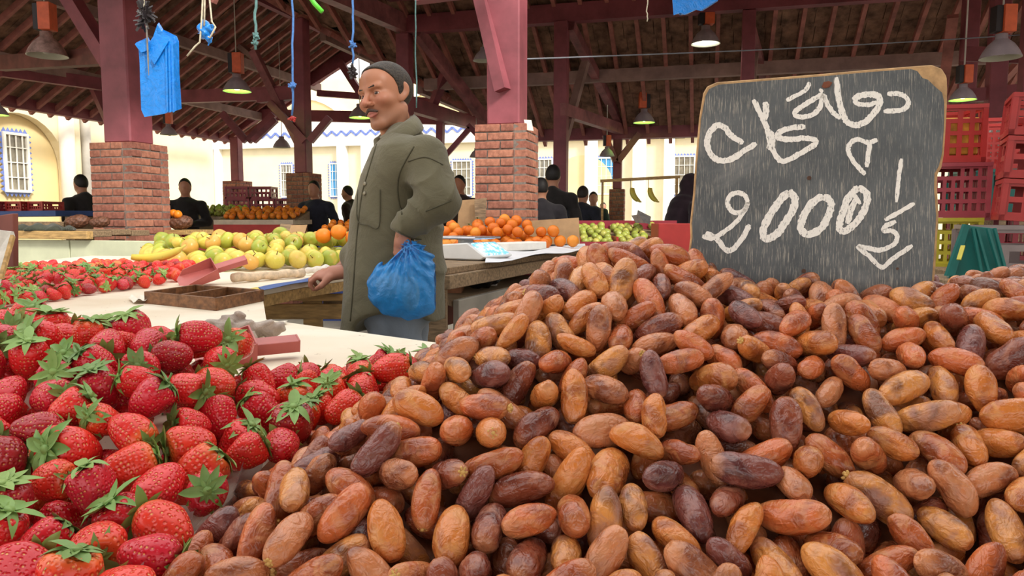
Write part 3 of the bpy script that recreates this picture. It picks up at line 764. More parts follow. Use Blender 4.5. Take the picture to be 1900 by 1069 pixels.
def settle(p, u, a, r, target, iters=110, floor=None, pull=0.06, fixed=None, board=False):
    """p centres, u unit axes, a half distance of end spheres, r radii (N); target z per (x,y); fixed = (p,u,a,r) that do not give way"""
    n0 = len(p); p = np.array(p, float); u = np.array(u, float)
    if fixed is not None: p = np.concatenate([p, fixed[0]]); u = np.concatenate([u, fixed[1]]); a = np.concatenate([a, fixed[2]]); r = np.concatenate([r, fixed[3]])
    N = len(p); w = np.zeros(N); w[:n0] = 1.0
    offs = np.array([-1.0, 0, 1.0]) if a.max() > 0 else np.array([0.0]); K = len(offs)
    own = np.repeat(np.arange(N), K); oo = np.tile(offs, N); rr = r[own]; aa = a[own] * oo; ia = 1.0 / np.maximum(a, 0.004)
    bn_ = np.array(BOARD_N); bx0 = np.array(BOARD_X); bp0 = np.array(BOARD_P)
    for it in range(iters):
        s = p[own] + u[own] * aa[:, None]
        if it % 12 == 0:
            I = []; J = []
            order = np.argsort(s[:, 0]); ss = s[order]; mx = rr.max() * 2.5
            hi = np.searchsorted(ss[:, 0], ss[:, 0] + mx)
            for i in range(len(ss)):
                c = ss[i + 1:hi[i]]
                if len(c):
                    m = np.nonzero((np.abs(c[:, 1] - ss[i, 1]) < mx) & (np.abs(c[:, 2] - ss[i, 2]) < mx))[0]
                    if len(m): I.append(np.full(len(m), order[i])); J.append(order[i + 1 + m])
            if not I: break
            I = np.concatenate(I); J = np.concatenate(J); k = (own[I] != own[J]) & (w[own[I]] + w[own[J]] > 0); I, J = I[k], J[k]
        d = s[I] - s[J]; L = np.linalg.norm(d, axis=1) + 1e-9; ov = (rr[I] + rr[J]) - L; m = ov > 0
        A, Bq = I[m], J[m]; oa, ob = own[A], own[Bq]; wa = w[oa] / (w[oa] + w[ob]); wb = 1 - wa
        push = d[m] / L[m][:, None] * (ov[m] * 0.55)[:, None]; pa = push * wa[:, None]; pb_ = -push * wb[:, None]
        dp = np.zeros_like(p); np.add.at(dp, oa, pa); np.add.at(dp, ob, pb_)
        p = p + np.clip(dp, -0.006, 0.006)
        if K > 1:
            du = np.zeros_like(u); np.add.at(du, oa, pa * oo[A][:, None] * ia[oa][:, None]); np.add.at(du, ob, pb_ * oo[Bq][:, None] * ia[ob][:, None])
            u = u + np.clip(du * 0.6, -0.15, 0.15); u /= np.linalg.norm(u, axis=1)[:, None]
        if it < iters * 0.7:
            tz_ = target(p[:n0, 0], p[:n0, 1]); p[:n0, 2] += (tz_ - p[:n0, 2]) * pull
        if board:                                # the sign stands between the fruits, not through them
            q = p[:n0] - bp0; sx = q @ bx0; sn = q @ bn_ + 0.0055; ext = np.abs(u[:n0] @ bn_) * a[:n0] + r[:n0] + 0.0062
            m2 = (np.abs(sx) < 0.165) & (p[:n0, 2] > 0.99) & (np.abs(sn) < ext)
            p[:n0][m2] += (np.where(sn[m2] >= 0, 1, -1) * (ext[m2] - np.abs(sn[m2])))[:, None] * bn_ * 0.6
        if floor is not None: p[:n0, 2] = np.maximum(p[:n0, 2], floor + r[:n0] + np.abs(u[:n0, 2]) * a[:n0])
    return p[:n0], u[:n0]
def drop(p, r, base):
    """let every ball sink until it touches what is below it"""
    p = np.array(p, float)
    for i in np.argsort(p[:, 2]):
        d = np.hypot(p[:, 0] - p[i, 0], p[:, 1] - p[i, 1]); R_ = r + r[i]; m = (d < R_) & (p[:, 2] < p[i, 2]); m[i] = False
        z = (float(base[i]) if np.ndim(base) else base) + r[i]
        if m.any(): z = max(z, float((p[m, 2] + np.sqrt(R_[m] ** 2 - d[m] ** 2)).max()))
        p[i, 2] = z
    return p
def joined(name, shapes, mats, xf, seed, extra=None):
    """many fruits in ONE mesh with per-fruit attributes rnd and lco; xf = [(shape index, Matrix)]"""
    Vs = []; Fs = []; rn = []; lc = []; n = 0; rs = random.Random(seed)
    for (k, Mx) in xf:
        V, F = shapes[k]; V = np.array(V, float); A = np.array(Mx)
        Vs.append(V @ A[:3, :3].T + A[:3, 3]); rv = rs.random(); rn.append(np.full(len(V), rv)); lc.append(V)
        Fs += [tuple(i + n for i in f) for f in F]; n += len(V)
    V = np.concatenate(Vs); me = bpy.data.meshes.new(name); me.from_pydata(V.tolist(), [], Fs); me.update(); me.shade_smooth()
    at = me.attributes.new('rnd', 'FLOAT', 'POINT'); at.data.foreach_set('value', np.concatenate(rn).astype(np.float32))
    at = me.attributes.new('lco', 'FLOAT_VECTOR', 'POINT'); at.data.foreach_set('vector', np.concatenate(lc).astype(np.float32).ravel())
    me.materials.append(mats); return me
def frame_x(u, roll):
    u = Vector(u).normalized(); a = u.orthogonal().normalized(); b = u.cross(a)
    y = a * math.cos(roll) + b * math.sin(roll); z = u.cross(y)
    return Matrix((u, y, z)).transposed()
def on_screen(p, mg=60):
    x, y, d = project(p); return d > 0.05 and -mg < x < 1900 + mg and -mg < y < 1069 + mg


# ------------------------------------------------------------------ the heap of dates
def H_date(x, d):
    x = np.asarray(x, float); d = np.asarray(d, float)
    foot = -0.205 + 0.02 * np.sin(d * 9)
    left = TABLE + 0.80 * (x - foot)
    front = TABLE + 0.005 + 0.56 * (d - 0.385)
    px = CX + F_PX * x / np.maximum(d, 0.1)
    top = np.interp(px, [700, 900, 1000, 1100, 1180, 1250, 1330, 1420, 1500, 1620, 1740, 1840, 2000], [1.05, 1.075, 1.095, 1.108, 1.117, 1.113, 1.088, 1.075, 1.072, 1.071, 1.071, 1.085, 1.09])
    back = 1.10 - 0.9 * (d - 0.90)
    z = smin(smin(left, front, 0.03), smin(top, back, 0.02), 0.03)
    return np.maximum(z, TABLE + 0.006)
rs = np.random.RandomState(11)
def mask_d(x, d): return H_date(x, d) > TABLE + 0.008 and x < 0.80 and x > -0.21
pts = poisson(-0.22, 0.80, 0.36, 0.98, 0.0225, mask_d, 26000, rs)
N = len(pts)
def tangent_axes(pts, Hf, rs, tilt):
    e = 0.01; gx = (Hf(pts[:, 0] + e, pts[:, 1]) - Hf(pts[:, 0] - e, pts[:, 1])) / (2 * e); gy = (Hf(pts[:, 0], pts[:, 1] + e) - Hf(pts[:, 0], pts[:, 1] - e)) / (2 * e)
    ang = rs.uniform(0, 2 * np.pi, len(pts)); u = np.stack([np.cos(ang), np.sin(ang), gx * np.cos(ang) + gy * np.sin(ang) + rs.normal(0, tilt, len(pts))], 1)
    return u / np.linalg.norm(u, axis=1)[:, None]
u = tangent_axes(pts, H_date, rs, 0.42)
lay = rs.uniform(-0.015, -0.001, N)
# a second layer below closes the gaps; both settle together
pts2 = poisson(-0.22, 0.80, 0.36, 0.98, 0.0245, lambda x, d: mask_d(x, d) and H_date(x, d) > TABLE + 0.045, 22000, rs); N2_ = len(pts2)
u2 = tangent_axes(pts2, H_date, rs, 0.4); lay2 = rs.uniform(-0.040, -0.030, N2_)
sc = rs.uniform(0.90, 1.14, N + N2_); roll = rs.uniform(0, 6.28, N + N2_)
lall = np.concatenate([lay, lay2]); pall = np.concatenate([pts, pts2]); p = np.stack([pall[:, 0], pall[:, 1], H_date(pall[:, 0], pall[:, 1]) + lall], 1)
p, u = settle(p, np.concatenate([u, u2]), 0.0115 * sc, 0.0098 * sc, lambda x, y: H_date(x, y) + lall, 120, TABLE, 0.05, None, True)
date_cap = (p, u, 0.0115 * sc, 0.0098 * sc)
top_p, top_u = p[:N], u[:N]; low_p, low_u = p[N:], u[N:]; p, u = top_p, top_u
DV = [date_shape(100 + i) for i in range(16)]; DL = [date_shape(100 + i, 14, 12) for i in range(16)]
DM = []
for i, (V, F) in enumerate(DV):
    me = mesh('date', V, F, True); me.materials.append(M_DATE); DM.append(me)
vis = [i for i in range(N) if on_screen(p[i], 40)]
# prefer the upper ones and the near ones
vis.sort(key=lambda i: Vector(p[i] - np.array([0, 0, CAM_H])).length - 6.0 * (p[i][2] - float(H_date(p[i][0], p[i][1]))))
date_ind = set(vis[:300])
cap_m = MB()
for k in range(6):
    a = k * math.pi / 3; cap_m.tube([(-0.0185, 0, 0), (-0.0205, 0.0016 * math.cos(a), 0.0016 * math.sin(a)), (-0.0222, 0.0034 * math.cos(a), 0.0034 * math.sin(a))], [0.0016, 0.0015, 0.0007], 5)
cap_m.tube([(-0.018, 0, 0), (-0.0235, 0.0006, 0)], [0.0022, 0.0012], 6); cap_me = cap_m.me('stem_cap', True); cap_me.materials.append(M_STEM)
xf = []; rc = random.Random(5)
TONES = ['amber', 'red-brown', 'tan', 'dark brown', 'golden', 'purplish-brown', 'orange-brown']
DWORD = []
for i in range(16):
    r_ = random.Random(100 + i); l_ = r_.uniform(0.0195, 0.0235); w_ = r_.uniform(0.0100, 0.0118); ln = l_ / w_
    DWORD.append('long' if ln > 2.05 else ('plump' if ln < 1.85 else 'oval'))
for i in range(N):
    Mx = Matrix.Translation(Vector(p[i])) @ (frame_x(u[i], roll[i]).to_4x4()) @ Matrix.Diagonal((sc[i], sc[i] * rc.uniform(0.94, 1.04), sc[i], 1))
    k = rc.randrange(16)
    if i in date_ind:
        o = link('date', DM[k]); o.matrix_world = Mx
        ti = rc.choices(range(7), (5, 4, 5, 3, 4, 3, 4))[0]; o['tone'] = ti / 6.0
        capped = rc.random() < 0.12
        px_, py_, dd_ = project(p[i])
        if px_ < 950 and H_date(p[i][0], p[i][1]) < TABLE + 0.055 and p[i][0] < -0.10: where = 'beside the strawberries'
        elif 1270 < px_ < 1760 and py_ < 640: where = 'at the foot of the chalkboard'
        elif py_ < 600: where = 'on the crest of the date heap'
        elif dd_ < 0.56: where = 'low on the front of the date heap'
        elif 1270 < px_ < 1760: where = 'on the slope below the chalkboard'
        else: where = 'on the flank of the date heap'
        lw = DWORD[k]
        tag(o, '%s %s date%s %s' % (lw, TONES[ti], ' with stem cap' if capped else '', where), 'date', 'dates on the heap')
        if capped: link('stem_cap', cap_me, None, o)
    elif on_screen(p[i], 200): xf.append((k, Mx))
# the lower layer
for i in range(len(low_p)):
    if on_screen(low_p[i], 120): xf.append((rc.randrange(16), Matrix.Translation(Vector(low_p[i])) @ frame_x(low_u[i], roll[N + i]).to_4x4() @ Matrix.Scale(sc[N + i], 4)))
dj = link('date_heap', joined('date_heap', DL, M_DATEJ, xf, 3)); tag(dj, 'lower layers of the big brown date heap', 'dates', None, 'stuff')
# inner mass of the heap, below the loose dates
gx_ = np.linspace(-0.24, 0.82, 72); gy_ = np.linspace(0.36, 0.98, 48)
V = [(x, y, max(TABLE + 0.001, float(H_date(x, y)) - 0.050)) for y in gy_ for x in gx_]
Fq = [(j * 72 + i, j * 72 + i + 1, (j + 1) * 72 + i + 1, (j + 1) * 72 + i) for j in range(47) for i in range(71)]
M_CORE = plain('packed_date_flesh', rgb('8a5234'), 0.6, 0.3, 60)
link('heap_core', mesh('heap_core', V, Fq, True), M_CORE, dj)

# ------------------------------------------------------------------ the near heap of strawberries
def H_berry(x, d):
    x = np.asarray(x, float); d = np.asarray(d, float)
    w = 0.22 + 0.78 * sstep(-0.25, -0.335, x)
    db = np.interp(x, [-0.9, -0.62, -0.52, -0.42, -0.33, -0.27, -0.22, -0.15, -0.05], [1.04, 1.0, 0.91, 0.85, 0.83, 0.91, 1.0, 1.06, 1.12])
    z = TABLE + 0.022 + np.clip(0.30 * (d - 0.46), 0.0, 0.088) * w
    return np.where(d < db - 0.03, z, z - (d - db + 0.03) * 1.3)
def mask_b(x, d):
    foot = -0.205 + 0.02 * math.sin(d * 9)
    if d > 0.70: foot += (d - 0.70) * 0.45
    return H_berry(x, d) > TABLE + 0.008 and x < foot and x > -1.15
rs = np.random.RandomState(23)
pts = poisson(-1.15, 0.02, 0.36, 1.14, 0.0318, mask_b, 20000, rs); N = len(pts)
lay = rs.uniform(-0.006, 0.006, N)
pts2 = poisson(-1.15, 0.02, 0.36, 1.12, 0.034, lambda x, d: mask_b(x, d) and H_berry(x, d) > TABLE + 0.042, 12000, rs)
if len(pts2) == 0: pts2 = np.zeros((0, 2))
lall = np.concatenate([lay, np.full(len(pts2), -0.036)]); pall = np.concatenate([pts, pts2]); nA = len(pall)
bsc = rs.uniform(0.84, 1.1, nA); bdir = []
rcb = random.Random(8)
for i in range(nA):
    while True:
        v = Vector((rcb.gauss(0, 1), rcb.gauss(0, 1), rcb.gauss(0, 1))).normalized()
        if v.z > -0.5 and (v.y < 0.35 or rcb.random() < 0.4): break
    bdir.append(tuple(v))
p = np.stack([pall[:, 0], pall[:, 1], H_berry(pall[:, 0], pall[:, 1]) + lall], 1)
mfix = date_cap[0][:, 0] < 0.02
p, u = settle(p, np.array(bdir), 0.0042 * bsc, 0.0180 * bsc, lambda x, y: H_berry(x, y) + lall, 110, TABLE, 0.05, tuple(q[mfix] for q in date_cap))
BS = [berry_shape(200 + i) for i in range(12)]; BLo = [berry_shape(200 + i, 12, 12) for i in range(12)]
BM = []; CM = []
for i, ((V, F), (Rr, H)) in enumerate(BS):
    me = mesh('strawberry', V, F, True); me.materials.append(M_BERRY); BM.append(me)
    c = calyx_mesh(400 + i, Rr, H).me('calyx', True); c.materials.append(M_LEAF); CM.append(c)
def berry_frame(rc, z):
    z = Vector(z).normalized(); x = z.orthogonal().normalized(); a = rc.uniform(0, 6.28); x = (x * math.cos(a) + z.cross(x) * math.sin(a)); y = z.cross(x)
    return Matrix((x, y, z)).transposed()
BT = ['scarlet', 'crimson', 'orange-red', 'deep red', 'bright red', 'dark maroon-red']
def berry_label(o, fr_, q, heap_):
    ti = rc.choices(range(6), (4, 3, 4, 3, 4, 1))[0]; o['tone'] = (0.0, 0.3, 0.5, 0.7, 0.85, 1.0)[ti]
    cz = fr_ @ Vector((0, 0, 1)); tocam = (Vector((0, 0, CAM_H)) - Vector(q)).normalized()
    cp = ('showing its leafy cap' if cz.dot(tocam) > 0.5 else ('with its leafy cap upward' if cz.z > 0.5 else ('lying on its side' if abs(cz.z) < 0.4 else 'tip outward')))
    if heap_ == 'near':
        px_, py_, dd_ = project(q)
        if q[0] > -0.27: where = 'beside the dates'
        elif dd_ > 0.74: where = 'along the back edge by the bare table'
        elif dd_ < 0.52: where = 'in the front of the near heap'
        else: where = 'amid the near strawberry heap'
    else:
        px_, py_, dd_ = project(q)
        where = 'by the raised red scoop' if px_ > 270 else ('in the far heap' if px_ > 130 else 'by the small price board')
    return '%s strawberry %s %s' % (BT[ti], cp, where)
rc = random.Random(8); nb = 0; xb = []
for i in range(N):
    k = rc.randrange(12); s = bsc[i]; fr_ = berry_frame(rc, u[i]); Mx = Matrix.Translation(Vector(p[i])) @ fr_.to_4x4() @ Matrix.Diagonal((s, s, s, 1))
    if not on_screen(p[i], 45):
        xb.append((k, Mx)); continue
    o = link('strawberry', BM[k]); o.matrix_world = Mx; nb += 1
    tag(o, berry_label(o, fr_, p[i], 'near'), 'strawberry', 'strawberries in the near heap')
    link('calyx', CM[k], None, o)
for i in range(N, nA):
    if on_screen(p[i], 260): xb.append((rc.randrange(12), Matrix.Translation(Vector(p[i])) @ berry_frame(rc, u[i]).to_4x4() @ Matrix.Scale(bsc[i], 4)))
# ------------------------------------------------------------------ strawberries on the far wing of the stall
def bpoly(px): return np.interp(px, [-60, 0, 60, 150, 260, 350, 375], [585, 574, 566, 550, 536, 520, 512])
def H_far(x, d):
    x = np.asarray(x, float); d = np.asarray(d, float); px = CX + F_PX * x / d
    yf = np.vectorize(lambda q: G(q, float(bpoly(q)), TABLE).y)(px)
    return TABLE + 0.012 + np.clip((d - yf) * 0.12, 0, 0.03)
def mask_f(x, d):
    px = CX + F_PX * x / d
    if px < -50 or px > 372: return False
    yf = G(px, float(bpoly(px)), TABLE).y; return d > yf and d < yf + interp(px, [-50, 200, 330, 372], [0.95, 0.85, 0.45, 0.12])
rs = np.random.RandomState(29)
pts = poisson(-2.2, -1.0, 1.9, 3.4, 0.037, mask_f, 14000, rs); N2 = len(pts)
lay = rs.uniform(-0.005, 0.01, N2); hz = H_far(pts[:, 0], pts[:, 1])
p2 = np.stack([pts[:, 0], pts[:, 1], hz + lay], 1)
fsc = rs.uniform(0.9, 1.12, N2); fdir = rs.normal(0, 1, (N2, 3)); fdir[:, 2] = np.abs(fdir[:, 2]); fdir /= np.linalg.norm(fdir, axis=1)[:, None]
p2, fu = settle(p2, fdir, 0.0042 * fsc, 0.0180 * fsc, lambda x, y: H_far(x, y) + lay, 60, TABLE, 0.05)
order = sorted(range(N2), key=lambda i: p2[i][1]); left = max(0, 300 - nb)
xfb = []
for n_, i in enumerate(order):
    k = rc.randrange(12); s = fsc[i]
    fr_ = berry_frame(rc, fu[i]); Mx = Matrix.Translation(Vector(p2[i])) @ fr_.to_4x4() @ Matrix.Diagonal((s, s, s, 1))
    if n_ < left:
        o = link('strawberry', BM[k]); o.matrix_world = Mx
        tag(o, berry_label(o, fr_, p2[i], 'far'), 'strawberry', 'strawberries in the far heap'); link('calyx', CM[k], None, o)
    else: xfb.append((k, Mx))
if xb: tag(link('strawberry_heap', joined('strawberry_heap', [s[0] for s in BLo], M_BERRYJ, xb, 5)), 'lower layer of the strawberry heap next to the dates', 'strawberries', None, 'stuff')
if xfb: tag(link('strawberry_heap', joined('strawberry_heap', [s[0] for s in BLo], M_BERRYJ, xfb, 6)), 'rear strawberries of the far heap', 'strawberries', None, 'stuff')
print('dates', len(top_p), 'near berries', nb, 'far berries', N2)
# ================================================================== people
from mathutils.bvhtree import BVHTree
def attr_mat(name, rough=0.5, bump=0.0, bscale=200, spec=0.4, sss=0.0):
    M = Mat(name); a = M.node('ShaderNodeAttribute'); a.attribute_name = 'Col'; v = M.coord('Object')
    n = M.noise(v, bscale, 3); c = M.mix(M.math('MULTIPLY', n, 0.25), a.outputs['Color'], M.mix(0.5, a.outputs['Color'], (0.25, 0.08, 0.05)))
    M.bs(Base_Color=c, Roughness=rough, Specular_IOR_Level=spec)
    if bump: M.bump(n, bump, 0.001)
    if sss:
        M.b.inputs['Subsurface Weight'].default_value = sss; M.b.inputs['Subsurface Radius'].default_value = (0.012, 0.004, 0.002); M.b.inputs['Subsurface Scale'].default_value = 1.0
    return M.m
M_SKIN = attr_mat('weathered_skin', 0.45, 0.12, 260, 0.4, 0.1)
M_EYE = attr_mat('eyeball', 0.12, 0, 50)
def cloth(name, c, var=0.12, bump=0.5, scale=10.0):
    M = Mat(name); v = M.coord('Object'); n = M.noise(v, scale, 5, 0.6, 0.6); w = M.noise(v, 450, 2)
    col = M.ramp(n, [(0.3, tuple(x * (1 - var) for x in c)), (0.7, tuple(min(1, x * (1 + var)) for x in c))])
    M.bs(Base_Color=col, Roughness=0.85, Specular_IOR_Level=0.2); M.b.inputs['Sheen Weight'].default_value = 0.15
    M.bump(M.math('ADD', n, M.math('MULTIPLY', w, 0.06)), bump, 0.012); return M.m
M_COAT = cloth('olive_cotton', rgb('625d49'), 0.12, 0.8, 11)
M_SEAM = plain('olive_stitching', rgb('4a4634'), 0.85, 0.1, 60)
M_TROUSER = cloth('grey_blue_denim', rgb('6d7681'), 0.15, 0.3)
M_HAIR = plain('dark_hair', rgb('33291f'), 0.6, 0.6, 160.0, (1, 1, 1), 0.9, 0.004, 0.3)
M_HAIRG = plain('grizzled_moustache', rgb('5a4740'), 0.7, 0.4, 300.0, (1, 1, 1), 0.8, 0.003, 0.2)
M_SHOE = plain('black_leather', rgb('1c1a19'), 0.4, 0.2, 20)
def rot_head(yaw, roll=0.0, pitch=0.0):
    """columns: forward, left, up in the person's frame; yaw measured from the viewer towards image left"""
    f = Vector((-math.sin(yaw), -math.cos(yaw), 0)); l = Vector((0, 0, 1)).cross(f); upv = Vector((0, 0, 1))
    m = Matrix((f, l, upv)).transposed()
    return m @ Matrix.Rotation(pitch, 3, 'Y') @ Matrix.Rotation(roll, 3, 'X')
def head_core(X, Y, Z):
    d = ell(X, Y, Z, (-0.014, 0, 0.036), (0.097, 0.077, 0.086))
    d = smin(d, ell(X, Y, Z, (0.028, 0, -0.022), (0.062, 0.062, 0.088)), 0.03)
    d = smin(d, ell(X, Y, Z, (0.046, 0, 0.045), (0.045, 0.058, 0.05)), 0.02)
    aY = np.abs(Y)
    d = smin(d, cap(X, aY, Z, (-0.002, 0.050, -0.062), (0.058, 0.016, -0.100), 0.017, 0.017), 0.022)
    d = smin(d, ell(X, Y, Z, (0.066, 0, -0.100), (0.020, 0.024, 0.018)), 0.016)
    return d
def head_sdf(X, Y, Z):
    d = head_core(X, Y, Z); aY = np.abs(Y)
    d = smin(d, cap(X, aY, Z, (0.080, 0.044, 0.022), (0.0875, 0.008, 0.018), 0.0085, 0.009), 0.014)       # brow
    d = smax(d, -ell(X, aY, Z, (0.094, 0.033, 0.001), (0.017, 0.021, 0.0145)), 0.010)                      # sockets
    d = smin(d, ell(X, aY, Z, (0.060, 0.047, -0.024), (0.026, 0.021, 0.020)), 0.020)                       # cheekbones
    d = smin(d, cap(X, Y, Z, (0.086, 0, 0.014), (0.112, 0, -0.030), 0.0072, 0.0125), 0.009)                # nose
    d = smin(d, ell(X, aY, Z, (0.099, 0.0145, -0.034), (0.0115, 0.0085, 0.0085)), 0.006)
    d = smax(d, -ell(X, aY, Z, (0.104, 0.008, -0.0425), (0.005, 0.0038, 0.004)), 0.002)                    # nostrils
    # eyelids
    ex, ey, ez = 0.0735, 0.0325, 0.0005
    lid = np.sqrt((X - ex) ** 2 + (aY - ey) ** 2 + (Z - ez) ** 2) - 0.0150
    op = np.maximum(np.abs(Z - (ez - 0.0002) + ((aY - ey) / 0.0125) ** 2 * 0.0006) - 0.0052 * np.sqrt(np.clip(1 - ((aY - ey) / 0.0135) ** 2, 0, 1)), ex + 0.004 - X)
    d = smin(d, smax(lid, -op, 0.0014), 0.004)
    # lips and the fold beside the mouth
    d = smin(d, cap(X, aY, Z, (0.0965, 0.002, -0.0630), (0.086, 0.024, -0.0655), 0.0048, 0.003), 0.005)
    d = smin(d, cap(X, aY, Z, (0.0925, 0.002, -0.0735), (0.085, 0.021, -0.0690), 0.0056, 0.003), 0.005)
    d = smax(d, -cap(X, aY, Z, (0.1005, 0.0, -0.0682), (0.090, 0.026, -0.0668), 0.0016, 0.0012), 0.002)
    d = smax(d, -cap(X, aY, Z, (0.100, 0.021, -0.036), (0.087, 0.034, -0.070), 0.0030, 0.0022), 0.006)
    d = smax(d, -cap(X, aY, Z, (0.091, 0.0, -0.086), (0.086, 0.012, -0.087), 0.004, 0.003), 0.008)
    # ears
    ca, sa = math.cos(0.22), math.sin(0.22)
    xr_ = (X + 0.010) * ca + (Z - 0.002) * sa; zr_ = -(X + 0.010) * sa + (Z - 0.002) * ca; yr_ = aY - 0.0765 + (X + 0.010) * 0.45
    ear = ell(xr_, yr_, zr_, (0, 0, 0.004), (0.0195, 0.0075, 0.031))
    ear = smin(ear, ell(xr_, yr_, zr_, (0.007, -0.002, -0.024), (0.011, 0.0065, 0.013)), 0.006)
    ear = smax(ear, -ell(xr_, yr_, zr_, (0.003, 0.0075, 0.004), (0.0115, 0.006, 0.020)), 0.004)
    d = smin(d, ear, 0.005)
    # neck
    d = smin(d, cap(X, Y, Z, (-0.022, 0, -0.06), (-0.040, 0, -0.22), 0.052, 0.062), 0.025)
    d = smin(d, cap(X, aY, Z, (-0.02, 0.055, -0.05), (0.02, 0.02, -0.20), 0.012, 0.014), 0.02)
    return d
def hair_sdf(X, Y, Z):
    d = head_core(X, Y, Z) - 0.0045
    aY = np.abs(Y)
    xh = np.interp(Z, [-0.09, -0.06, -0.035, -0.02, 0.02, 0.045, 0.07, 0.10, 0.13], [-0.07, -0.055, -0.035, 0.008, 0.014, 0.024, 0.044, 0.072, 0.085])
    d = smax(d, X - xh - 0.012 * np.clip(1 - aY / 0.06, 0, 1) * (Z > 0.06), 0.006)
    return smax(d, -(Z + 0.085), 0.006)
def hand_sdf(X, Y, Z, curl):
    """palm along +X (wrist at origin), back of the hand +Z, thumb side +Y; curl 0..1"""
    d = ell(X, Y, Z, (0.048, 0, 0), (0.050, 0.041, 0.0165)); d = smin(d, cap(X, Y, Z, (-0.03, 0, 0), (0.02, 0, 0), 0.026, 0.027), 0.02)
    for y, L, r in ((0.030, 0.066, 0.0090), (0.010, 0.074, 0.0094), (-0.010, 0.068, 0.0090), (-0.029, 0.054, 0.0080)):
        p = np.array([0.082 - abs(y - 0.005) * 0.35, y, 0.003]); a = 0.25 + curl * 0.6; q = p
        for seg, fr in enumerate((0.46, 0.31, 0.23)):
            n = q + np.array([math.cos(a), y * 1.2 * (1 - curl), -math.sin(a)]) * L * fr
            d = smin(d, cap(X, Y, Z, q, n, r * (1 - 0.08 * seg), r * (0.92 - 0.08 * seg)), 0.0045); q = n; a += 0.25 + curl * 1.15
    q0 = np.array([0.022, 0.034, -0.004]); q1 = np.array([0.054, 0.056, -0.018 - 0.012 * curl]); q2 = np.array([0.082, 0.052 - 0.02 * curl, -0.030 - 0.02 * curl])
    d = smin(d, cap(X, Y, Z, q0, q1, 0.0125, 0.0105), 0.01); d = smin(d, cap(X, Y, Z, q1, q2, 0.0105, 0.0082), 0.004)
    return d
def place(V, Mx):
    A = np.array(Mx); return V @ A[:3, :3].T + A[:3, 3]

MAN_D = 2.70
man_o = P(735, 405, MAN_D); man_o = Vector((man_o.x, MAN_D, 0)); S = F_PX / MAN_D
def ml(px, py, dy=0.0):
    """pixel at the man's distance + dy -> his local coordinates"""
    v = P(px, py, MAN_D + dy); return np.array([v.x - man_o.x, dy, v.z])
SKIN = np.array(rgb('a66f52'))
# --- skin body: head, neck, upper chest, hands (the rest is under the clothes)
HC = ml(717, 180)
hr = rot_head(R(35), R(9), R(4))
MH = Matrix.Translation(Vector(HC)) @ hr.to_4x4()
V, F = sdf_mesh('', head_sdf, (-0.13, -0.105, -0.23), (0.14, 0.105, 0.14), 0.0024, want=True)
def head_colour(V):
    x, y, z = V[:, 0], V[:, 1], V[:, 2]; ay = np.abs(y); c = np.tile(SKIN, (len(V), 1))
    def blend(w, col): 
        nonlocal c; w = np.clip(w, 0, 1)[:, None]; c = c * (1 - w) + np.array(col) * w
    blend(0.45 * np.exp(-(((x - 0.075) / 0.03) ** 2 + ((ay - 0.045) / 0.025) ** 2 + ((z + 0.028) / 0.025) ** 2)), rgb('b06a56'))
    blend(0.5 * np.exp(-(((z + 0.028) / 0.02) ** 2 + (ay / 0.018) ** 2)) * (x > 0.09), rgb('bd7560'))
    st_ = np.exp(-((z + 0.085) / 0.032) ** 2) * (x > -0.03) * (z < -0.035)
    blend(0.42 * st_, rgb('8a6a58'))
    lip = (((ay / 0.025) ** 2 + ((z + 0.0685) / 0.0095) ** 2) < 1) & (x > 0.078)
    blend(0.75 * lip, rgb('b0655c')); 
    return c
hv, hf, hcol = place(V, MH), F, head_colour(V)
# near (left) hand closed on the bag's handles
Vn, Fn = sdf_mesh('', lambda X, Y, Z: hand_sdf(X, Y, Z, 0.85), (-0.06, -0.05, -0.10), (0.16, 0.08, 0.03), 0.0032, want=True)
WR = ml(747, 438, -0.235)
def hand_frame(fwd, back):
    f = Vector(fwd).normalized(); b = Vector(back); b = (b - f * b.dot(f)).normalized(); y = b.cross(f); return Matrix((f, y, b)).transposed()
HN = Matrix.Translation(Vector(WR)) @ hand_frame((-0.12, 0.1, -1.0), (-0.62, -0.75, 0.0)).to_4x4() @ Matrix.Scale(0.88, 4)
nv = place(Vn, HN)
# far (right) hand resting on the table edge
Vf_, Ff_ = sdf_mesh('', lambda X, Y, Z: hand_sdf(X, Y, Z, 0.42), (-0.06, -0.05, -0.10), (0.18, 0.08, 0.03), 0.0032, want=True)
ht = G(628, 507, TABLE + 0.04); HRW = np.array([ht.x - man_o.x, ht.y - man_o.y, TABLE + 0.043])
HF = Matrix.Translation(Vector(HRW)) @ hand_frame((-1.0, 0.15, -0.12), (-0.05, -0.35, 1.0)).to_4x4() @ Matrix.Scale(0.98, 4)
fv = place(Vf_, HF)
# chest, arms and legs under the clothes, continuous with the neck
NB = place(np.array([[-0.035, 0, -0.19]]), MH)[0]
ELB, SHO = ml(812, 372, -0.235), ml(788, 294, -0.165)
SHF = np.array([0.0, 0.19, 1.36]); ELF = np.array([-0.08, 0.30, 1.12])
def under(X, Y, Z):
    d = cap(X, Y, Z, NB, (0.02, 0, 1.30), 0.055, 0.10); d = smin(d, cap(X, Y, Z, (0.02, 0, 1.3), (0.0, 0, 0.95), 0.10, 0.11), 0.05)
    d = smin(d, cap(X, Y, Z, SHO, ELB, 0.045, 0.04), 0.04); d = smin(d, cap(X, Y, Z, ELB, WR, 0.038, 0.026), 0.02)
    d = smin(d, cap(X, Y, Z, SHF, ELF, 0.045, 0.04), 0.04); d = smin(d, cap(X, Y, Z, ELF, HRW, 0.038, 0.026), 0.02)
    for sy in (-1, 1): d = smin(d, cap(X, Y, Z, (0.0, sy * 0.09, 0.92), (0.02, sy * 0.11, 0.10), 0.085, 0.045), 0.04)
    return d
